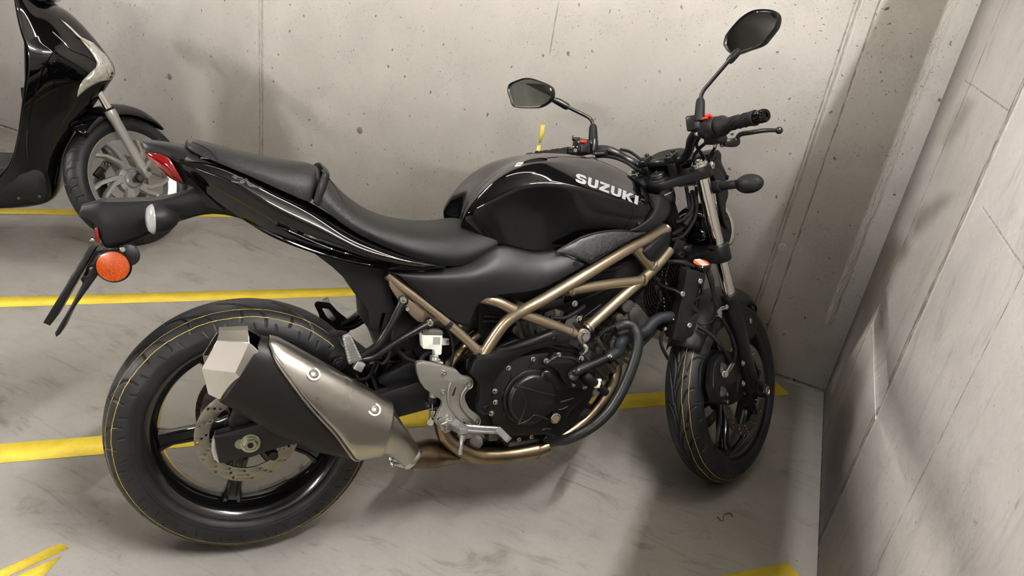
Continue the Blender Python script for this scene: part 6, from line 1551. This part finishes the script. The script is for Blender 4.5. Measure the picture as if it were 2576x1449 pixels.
mb = MB(); mb.box(S.U(1806, 790, -.10), (.022, .02, .022), ry(.5), .003); mb.tube(s3([(1804, 788, -.108), (1815, 776, -.112), (1828, 774, -.118)]), .0055, 8, flat=.6); mb.hexbolt(S.U(1828, 772, -.125), (0, -1, 0), .005); mb.build('hose_holder', MAT['zinc'], bh, xf=SX)

# mirrors
def mirror(name, outline, inset, F2, yoff, n, stem, socket, boot, s_):
    p0 = np.array([0, yoff, 0]); 
    pc = S.U(np.mean([p[0] for p in outline]), np.mean([p[1] for p in outline]), yoff); n = unit(n)
    P = [S.P(a_, b_, pc, n) for a_, b_ in outline]; P = catmull(P, 4, True); c_ = np.mean(P, 0)
    mb = MB()
    def ring(k, d): return [c_ + (p - c_) * k + n * d for p in P]
    mb.rings([ring(.93, .002), ring(.985, .005), ring(1.0, .001), ring(.985, -.010), ring(.90, -.020), ring(.70, -.028), ring(.35, -.031), ring(.02, -.032)])
    mb.rings([ring(.93, .002), ring(.92, -.001)])
    st_m = MB()
    root = mb.build(name, MAT['satin'], moto, xf=SX, smooth=60)
    g_ = MB(); g_.rings([ring(.935, .0), ring(.90, .0004)]); g_.add(ring(.90, .0004), [tuple(range(len(P)))]); g_.build('mirror_glass', MAT['mirror'], root, xf=SX, smooth=10)
    st_m.tube(stem, .0052, 12, fil=.02); st_m.tube(socket, [.0085, .0105, .0105, .0075][:len(socket)], 14); st_m.build('mirror_stem', MAT['satin'], root, xf=SX)
    bm_ = MB(); bm_.tube(boot, [.0135, .0130, .0125, .0115, .0075], 18); bm_.build('stem_boot', MAT['rubber'], root, xf=SX)
    return root
mirror('rear_view_mirror', [(1917, 23), (1938, 24), (1953, 29), (1960, 42), (1955, 64), (1943, 82), (1930, 98), (1918, 112), (1901, 121), (1876, 129), (1851, 138), (1835, 133), (1826, 122), (1822, 112), (1825, 96), (1835, 79), (1863, 47), (1892, 28)], 6, S, -.300, (-1, .28, .06),
       s3([(1762, 300, -.172), (1762, 236, -.172), (1836, 150, -.255)]), s3([(1832, 156, -.250), (1838, 150, -.256), (1852, 134, -.270), (1862, 126, -.280)]), s3([(1760, 305, -.172), (1760, 290, -.172), (1761, 270, -.172), (1762, 254, -.172), (1762, 247, -.172)]), 1)
mirror('rear_view_mirror', [(1278, 222), (1284, 211), (1298, 204), (1319, 197), (1338, 197), (1360, 204), (1382, 213), (1391, 223), (1392, 240), (1386, 252), (1376, 261), (1358, 270), (1335, 272), (1300, 271), (1289, 265), (1284, 250), (1279, 236)], 6, S, .300, (-1, -.05, .05),
       s3([(1493, 360, .172), (1491, 300, .172), (1426, 268, .225)]), s3([(1430, 270, .221), (1424, 267, .226), (1405, 256, .240), (1390, 250, .250)]), s3([(1492, 352, .172), (1492, 342, .172), (1492, 330, .172), (1492, 320, .172), (1492, 313, .172)]), -1)

# ------------------------------------------------------------------ tail: mudguard, plate holder, indicators, reflectors
mud = cage('rear_mudguard', [
    [(203, 515, 0), (204, 517, -.026), (200, 530, -.030), (196, 547, -.028)],
    [(222, 511, 0), (224, 514, -.034), (224, 530, -.040), (216, 553, -.034)],
    [(246, 504, 0), (248, 507, -.042), (250, 535, -.052), (244, 560, -.044)],
    [(256, 502, 0), (258, 506, -.044), (262, 560, -.056), (256, 621, -.044)],
    [(300, 502, 0), (302, 507, -.048), (292, 562, -.060), (278, 628, -.046)],
    [(350, 501, 0), (350, 506, -.050), (338, 556, -.058), (320, 612, -.044)],
    [(400, 500, 0), (400, 505, -.048), (402, 545, -.056), (392, 580, -.042)],
    [(450, 487, 0), (450, 492, -.050), (455, 525, -.056), (470, 549, -.040)],
    [(510, 466, 0), (510, 474, -.056), (520, 508, -.060), (532, 534, -.046)],
    [(566, 470, 0), (566, 490, -.066), (580, 520, -.070), (600, 545, -.056)],
    [(640, 520, 0), (640, 530, -.076), (660, 556, -.080), (680, 580, -.066)],
    [(760, 580, 0), (760, 590, -.086), (780, 610, -.090), (800, 634, -.076)],
], MAT['matte'], moto, 2, crease_rows=[(1, .6), (3, .6)], solid=.003)
mb = MB(); mb.prism(pl([(234, 612), (247, 617), (139, 803), (122, 796)], 0), -.055, .055, bev=.001); mb.prism(pl([(190, 680), (197, 684), (184, 704), (177, 701)], 0), -.03, .03)
ph = mb.build('plate_holder', MAT['satin'], moto)
mb = MB(); mb.prism(fillet([np.array(p) for p in pl([(241, 631), (262, 638), (268, 655), (249, 688), (211, 741), (178, 786), (152, 840), (141, 848), (138, 838), (178, 770), (208, 712), (202, 702), (211, 693), (218, 671)], -.035)], .002, 2, True), -.036, .036, bev=.001, holes=[[np.array(p) for p in pl([(222, 672), (233, 672), (218, 694), (210, 692)], -.035)]]); mb.build('plate_strut', MAT['satin'], ph)
mb = MB(); mb.box(B.U(249, 587, -.02), (.007, .06, .034), ry(-.05), .002); mb.build('rear_reflector', MAT['red'], moto)
mb = MB(); mb.capscrew(B.U(234, 604, -.04), (-.8, -.3, .5), .005, .006); mb.build('plate_screw', MAT['zinc'], ph)
mb = MB(); rp = B.U(286, 670, -.060); mb.lathe([(0, .034), (.004, .0360), (.008, .0355), (.010, .0335), (.009, .031), (.009, 0)], rp + [0, .008, 0], (-.1, -1, 0), 40, cap=True); arf = mb.build('side_reflector', MAT['satin'], moto)
mb = MB(); mb.lathe([(0, .0325), (.002, .0318), (.0028, .028), (.0032, 0)], rp + [-.001, -.0012, 0], (-.1, -1, 0), 40); mb.build('amber_lens', MAT['amber'], arf)
mb = MB(); mb.cyl(B.U(322, 642, -.03), B.U(322, 642, -.045), .024, 28, bev=.002); mb.box(B.U(300, 640, -.035), (.05, .012, .03), ry(.4), .003); mb.build('reflector_bracket', MAT['satin'], arf)
mb = MB(); mb.capscrew(B.U(309, 627, -.048), (0, -1, 0), .006, .005); mb.build('bracket_screw', MAT['zinc'], arf)
for s_ in (1, -1):
    g_ = (lambda p: p) if s_ == 1 else mir
    ce = B.U(386, 551, -.105); dv = unit([1, .22, .02]); mb = MB(); mb.lathe([(0, .0315), (.006, .0318), (.018, .0300), (.032, .0240), (.044, .014), (.050, .004)], ce, dv, 32, cap=True); mb.tube([ce + dv * .03, ce + dv * .03 + [.02, .06, 0]], .011, 14)
    ri = mb.build('rear_indicator', MAT['matte'], moto, xf=g_); mb = MB(); mb.lathe([(0, .0312), (-.003, .0315), (-.012, .024), (-.015, .010), (-.015, 0)], ce, dv, 32)
    mb.build('indicator_lens', MAT['clear'], ri, xf=g_); mb = MB(); mb.lathe([(-.002, .028), (.012, .012), (.013, 0)], ce, dv, 24); mb.ball(ce + dv * -.002, .006, 12); mb.build('indicator_bulb', MAT['chrome'], ri, xf=g_)
# ------------------------------------------------------------------ scooter
RSc = rz(.76) @ rx(-.12); CW = np.array([-2.6038, 2.2509, .26486]); TSc = CW - RSc @ np.array([0, 0, .283])
Sc = Frame(RSc, TSc)
Wf = Frame(rz(1.5253) @ rx(-.3947), CW)
def WX(p): return Sc.inv(Wf.w(p))
scoot = bpy.data.objects.new('scooter', None); C.objects.link(scoot)
_m = Matrix.Identity(4)
for r in range(3):
    for c in range(3): _m[r][c] = RSc[r][c]
    _m[r][3] = TSc[r]
scoot.matrix_world = _m
tag(scoot, 'black scooter with silver pinwheel front wheel parked at the left by the back wall', 'scooter')
MAT['silver'] = M_('silver_wheel_paint', srgb(168, 168, 164), .38, .6)
def scooter_wheel(centre, xf, spokes=True):
    mb = MB(); c = np.array(centre, float); rl, hw = .212, .036
    out = [(hw, rl), (hw - .003, rl + .002), (hw - .008, rl - .010), (.018, .186), (0, .184), (-.018, .186), (-(hw - .008), rl - .010), (-(hw - .003), rl + .002), (-hw, rl)]
    inn = [(-hw, rl - .004), (-(hw - .010), rl - .018), (-.018, .178), (.018, .178), (hw - .010, rl - .018), (hw, rl - .004)]
    mb.lathe(out + inn, c, (0, 1, 0), 100, closed=True)
    mb.lathe([(-.034, .012), (-.034, .030), (-.028, .036), (-.018, .038), (-.014, .060), (.014, .060), (.034, .034), (.034, .012)], c, (0, 1, 0), 40, cap=True)
    for k in range(5):
        for da, a1 in ((.10, .30), (-.10, -.14)):
            a0 = k * 2 * PI / 5 + .35 + da; ae = k * 2 * PI / 5 + .35 + a1 + .42; rings = []
            for t in (0, .3, .7, 1):
                r_ = .045 + (.184 - .045) * t; a_ = a0 + (ae - a0) * t; pc = c + np.array([r_ * math.cos(a_), -.012 + .004 * t, r_ * math.sin(a_)]); tv = np.array([-math.sin(a_), 0, math.cos(a_)]); w_ = .0140 - .0065 * t + (.003 if t == 1 else 0)
                rings.append([pc + tv * w_ * x + np.array([0, .012 * y, 0]) for x, y in ((-1, -.5), (-.7, -1), (.7, -1), (1, -.5), (1, 1), (-1, 1))])
            mb.rings(rings, cap=True)
    w_o = mb.build('front_wheel' if spokes else 'rear_wheel', MAT['silver'], scoot, xf=xf, smooth=35)
    prof = [(0, .283), (.018, .2795), (.034, .270), (.045, .255), (.050, .240), (.0485, .228), (.043, .217), (.037, .211), (.031, .207)]
    cur = [([(0, .006), (.02, .02), (.03, .045)], 1.0, 0), ([(.012, .016), (.03, .03), (.034, .055)], .8, .03)]
    tyre('tyre', prof, .283, 900, 50, cur, 22, centre, w_o, None) if xf is None else tyre('tyre', prof, .283, 900, 50, cur, 22, centre, w_o, xf)
    return w_o
sw_ = scooter_wheel((0, 0, 0), WX)
mb = disc_mesh(MB(), .12, .085, .004, np.array([0, 0, 0]), .040, hole_pattern(.085, .12, 12, .004)); mb.build('brake_disc', MAT['disc'], sw_, xf=WX)
mb = MB(); mb.cyl((-.0, -.05, 0), (.0, -.075, 0), .014, 20); mb.lathe([(0, .012), (.02, .012), (.022, .020), (.030, .022)], (0, -.036, 0), (0, -1, 0), 24); mb.build('axle_spacer', MAT['castgrey'], sw_, xf=WX)
mb = MB(); mb.cyl((-.09, -.03, .155), (-.082, -.035, .128), .0045, 10); mb.build('valve_stem', MAT['rubber'], sw_, xf=WX)
w3 = lambda px, y: Wf.U(px[0], px[1], y)
for s_ in (1, -1):
    g_ = (lambda p: WX(p)) if s_ == 1 else (lambda p: WX(mir(p)))
    a, b, c_ = w3((236, 210), -.078), w3((275, 277), -.078), w3((372, 445), -.078); d = unit(b - a)
    mb = MB(); mb.cyl(a - d * .05, b + d * .01, .0150, 24); ft_ = mb.build('fork_tube', MAT['chrome'], scoot, xf=g_)
    e = unit(c_ - b); L = np.linalg.norm(c_ - b); mb = MB(); mb.tube([b, b + e * .012, b + e * .03, b + e * .05, b + e * (L - .06), b + e * (L - .045)], [.0225, .0235, .0235, .0205, .0200, .0190], 24)
    mb.box(b + e * (L - .025), (.032, .030, .055), np.stack([unit(np.cross([0, 1, 0], e)), [0, 1, 0], e], 1), .003)
    sl_ = mb.build('fork_slider', MAT['silver'], scoot, xf=g_)
    mb = MB(); mb.lathe([(-.004, .016), (0, .0225), (.006, .0225)], b - e * .004, e, 24, cap=True); mb.build('dust_seal', MAT['rubber'], sl_, xf=g_)
    mb = MB(); mb.hexbolt(b + e * (L - .03) + np.cross([0, 1, 0], e) * -.002 + np.array([.010, -.016, 0]), (0, -1, 0), .007); mb.build('pinch_bolt', MAT['castgrey'], sl_, xf=g_)
# caliper (left side, seen through the spokes)
mb = MB(); mb.box((-.115, .055, .005), (.06, .05, .10), ry(.1), .008); mb.box((-.105, .03, .06), (.05, .02, .03), ry(-.6), .004); mb.build('brake_caliper', MAT['engine'], scoot, xf=WX)
# front fender
mb = MB(); rows = []
for an in np.linspace(math.radians(36), math.radians(128), 24):
    t = (math.degrees(an) - 36) / 92; k = min(1, (t / .3 + .12)) ; rows.append([np.array([(.318 + .012 * math.sin(t * PI) - .055 * abs(s) ** 2.5 * k) * math.cos(an), s * .066 * k, (.318 + .012 * math.sin(t * PI) - .055 * abs(s) ** 2.5 * k) * math.sin(an)]) for s in np.linspace(-1, 1, 13)])
mb.rings(rows, ring_closed=False); mb.build('front_fender', MAT['gloss'], scoot, xf=WX, solid=.003, smooth=60)
# front shield
shield = cage('front_shield', [
    [(104, -30, 0), (94, -30, -.055), (74, -32, -.10), (52, -30, -.13), (34, -26, -.145)],
    [(112, -2, 0), (102, 0, -.058), (82, 0, -.105), (58, 2, -.14), (37, 2, -.155)],
    [(170, 18, 0), (152, 24, -.062), (118, 34, -.11), (80, 48, -.150), (45, 54, -.170)],
    [(228, 76, 0), (206, 82, -.062), (160, 96, -.12), (108, 112, -.160), (58, 98, -.184)],
    [(284, 146, 0), (262, 152, -.060), (214, 164, -.118), (140, 122, -.172), (71, 134, -.192)],
    [(300, 180, 0), (284, 192, -.055), (238, 204, -.115), (120, 188, -.182), (65, 206, -.198)],
    [(282, 206, 0), (262, 214, -.050), (206, 240, -.120), (96, 250, -.182), (58, 262, -.198)],
    [(242, 262, 0), (232, 270, -.050), (190, 284, -.130), (86, 306, -.172), (51, 312, -.192)],
    [(188, 330, 0), (184, 334, -.050), (168, 344, -.120), (80, 360, -.165), (41, 366, -.186)],
    [(160, 400, 0), (158, 402, -.060), (150, 410, -.120), (78, 420, -.160), (22, 430, -.178)],
    [(160, 462, 0), (158, 466, -.060), (146, 474, -.115), (74, 482, -.156), (-20, 450, -.17)],
    [(140, 508, 0), (138, 510, -.055), (124, 514, -.105), (62, 518, -.150), (-30, 508, -.165)],
    [(70, 522, 0), (68, 522, -.050), (60, 522, -.100), (20, 524, -.140), (-60, 524, -.155)],
], MAT['gloss'], scoot, 3, crease_rows=[(3, .35), (4, .8)], F=Sc, solid=.006)
shb = bvh(shield)
def px_patch(name, outline, F, tree, mat, parent, off=.002, cuts=2, y0=-.6, lift=None):
    bm = bmesh.new(); loop = [Vector((a, b, 0)) for a, b in outline]; vs = [bm.verts.new(p) for p in loop]
    for t in tessellate_polygon([loop]):
        try: bm.faces.new([vs[i] for i in t])
        except ValueError: pass
    bmesh.ops.subdivide_edges(bm, edges=bm.edges, cuts=cuts, use_grid_fill=False); bmesh.ops.triangulate(bm, faces=bm.faces)
    for v in bm.verts:
        o_ = F.U(v.co.x, v.co.y, y0); d = Vector(unit(F.U(v.co.x, v.co.y, 0) - o_)); h = tree.ray_cast(Vector(o_), d, 4.0)
        if h[0] is None:
            q = Vector(F.U(v.co.x, v.co.y, -.02)); h = tree.find_nearest(q); v.co = h[0]
        else: v.co = h[0] - d * off
    bmesh.ops.recalc_face_normals(bm, faces=bm.faces)
    me = bpy.data.meshes.new(name); bm.to_mesh(me); bm.free(); me.materials.append(mat); me.polygons.foreach_set('use_smooth', [True] * len(me.polygons)); o = bpy.data.objects.new(name, me); C.objects.link(o); o.parent = parent
    s = o.modifiers.new('solid', 'SOLIDIFY'); s.thickness = .003; s.offset = 0; return o
lensm = M_('smoky_clear_lens', srgb(196, 192, 182), .12, .35, coat=1.0, noise=.35, nscale=60)
lo_ = [np.array(p, float) for p in [(152, 49), (166, 58), (180, 70), (205, 94), (235, 108), (250, 124), (268, 140), (286, 149), (292, 160), (296, 178), (294, 194), (272, 201), (255, 205), (235, 213), (215, 226), (194, 244), (196, 228), (201, 214), (210, 200), (226, 184), (241, 170), (244, 160), (241, 150), (228, 130), (205, 102), (180, 76)]]
px_patch('lamp_lens', lo_, Sc, shb, lensm, shield, off=.003)
mb = MB()
ridge = catmull([np.array(p, float) for p in [(195, 92), (222, 112), (245, 140), (262, 168), (273, 190)]], 4)
def on2(tree, px, F, off):
    out = []
    for q in px:
        o_ = F.U(q[0], q[1], -.6); d = Vector(unit(F.U(q[0], q[1], 0) - o_)); h = tree.ray_cast(Vector(o_), d, 4.0); out.append(np.array(h[0]) - np.array(d) * off if h[0] else F.U(q[0], q[1], -.05))
    return out
mb.tube(on2(shb, ridge, Sc, .004), .0035, 8); mb.build('lens_rib', MAT['chrome'], shield)
mb = MB(); seam = catmull([np.array(p, float) for p in [(150, 112), (118, 156), (96, 210), (82, 262), (72, 312), (68, 360), (72, 400)]], 4); mb.tube(on2(shb, seam, Sc, .0005), .0028, 8); mb.build('shield_seam', MAT['gloss'], shield)
mb = MB(); seam = catmull([np.array(p, float) for p in [(132, 80), (158, 104), (180, 126), (215, 140), (243, 156)]], 4); mb.tube(on2(shb, seam, Sc, .0), .0030, 8); mb.build('nose_seam', MAT['gloss'], shield)
# inner leg shield, floor, body, seat, rear wheel (mostly outside the picture)
mb = MB(); mb.rings([[Sc.U(*p) for p in r] for r in ([(40, -10, -.15), (60, -20, -.0), (40, -10, .15)], [(60, 100, -.18), (70, 90, 0), (60, 100, .18)], [(62, 200, -.19), (78, 200, 0), (62, 200, .19)], [(42, 360, -.18), (60, 360, 0), (42, 360, .18)], [(20, 430, -.17), (30, 430, 0), (20, 430, .17)])], ring_closed=False); mb.build('inner_shield', MAT['matte'], scoot, solid=.006)
mb = MB(); mb.box((-.68, 0, .285), (.80, .33, .15), bev=.03); mb.build('floorboard', MAT['matte'], scoot)
mb = MB(); 
for q in ((48, 499), (100, 494)): mb.capscrew(Sc.U(q[0], q[1], -.168), (0, -1, 0), .006, .004)
mb.build('floor_screw', MAT['castgrey'], scoot)
mb = MB(); mb.box((-1.22, 0, .52), (.62, .30, .34), bev=.07); mb.box((-1.28, 0, .34), (.40, .22, .16), bev=.04); mb.build('rear_body', MAT['gloss'], scoot)
mb = MB(); mb.box((-1.18, 0, .735), (.70, .27, .10), ry(-.04), .04); mb.build('saddle', MAT['seat'], scoot)
scooter_wheel((-1.335, 0, .283), None, False)
mb = MB(); mb.tube([(-.36, -.30, 1.04), (-.33, -.20, 1.06), (-.31, -.08, 1.03), (-.31, .08, 1.03), (-.33, .20, 1.06), (-.36, .30, 1.04)], .013, 14, smooth=4); mb.box((-.29, 0, 1.035), (.17, .24, .09), ry(.2), .035); mb.cyl((-.36, -.20, 1.06), (-.36, -.34, 1.04), .018, 18); mb.cyl((-.36, .20, 1.06), (-.36, .34, 1.04), .018, 18); mb.build('handlebar_cowl', MAT['gloss'], scoot)
mb = MB(); mb.box(Sc.U(57, 235, .19), (.01, .012, .05), bev=.002); mb.build('bag_hook', MAT['matte'], scoot)
mb = MB(); mb.tube([(-1.05, .10, .24), (-1.0, .22, .10), (-1.02, .27, TSc[2] * 0 + .045)], .010, 10); mb.build('side_stand', MAT['satin'], scoot)
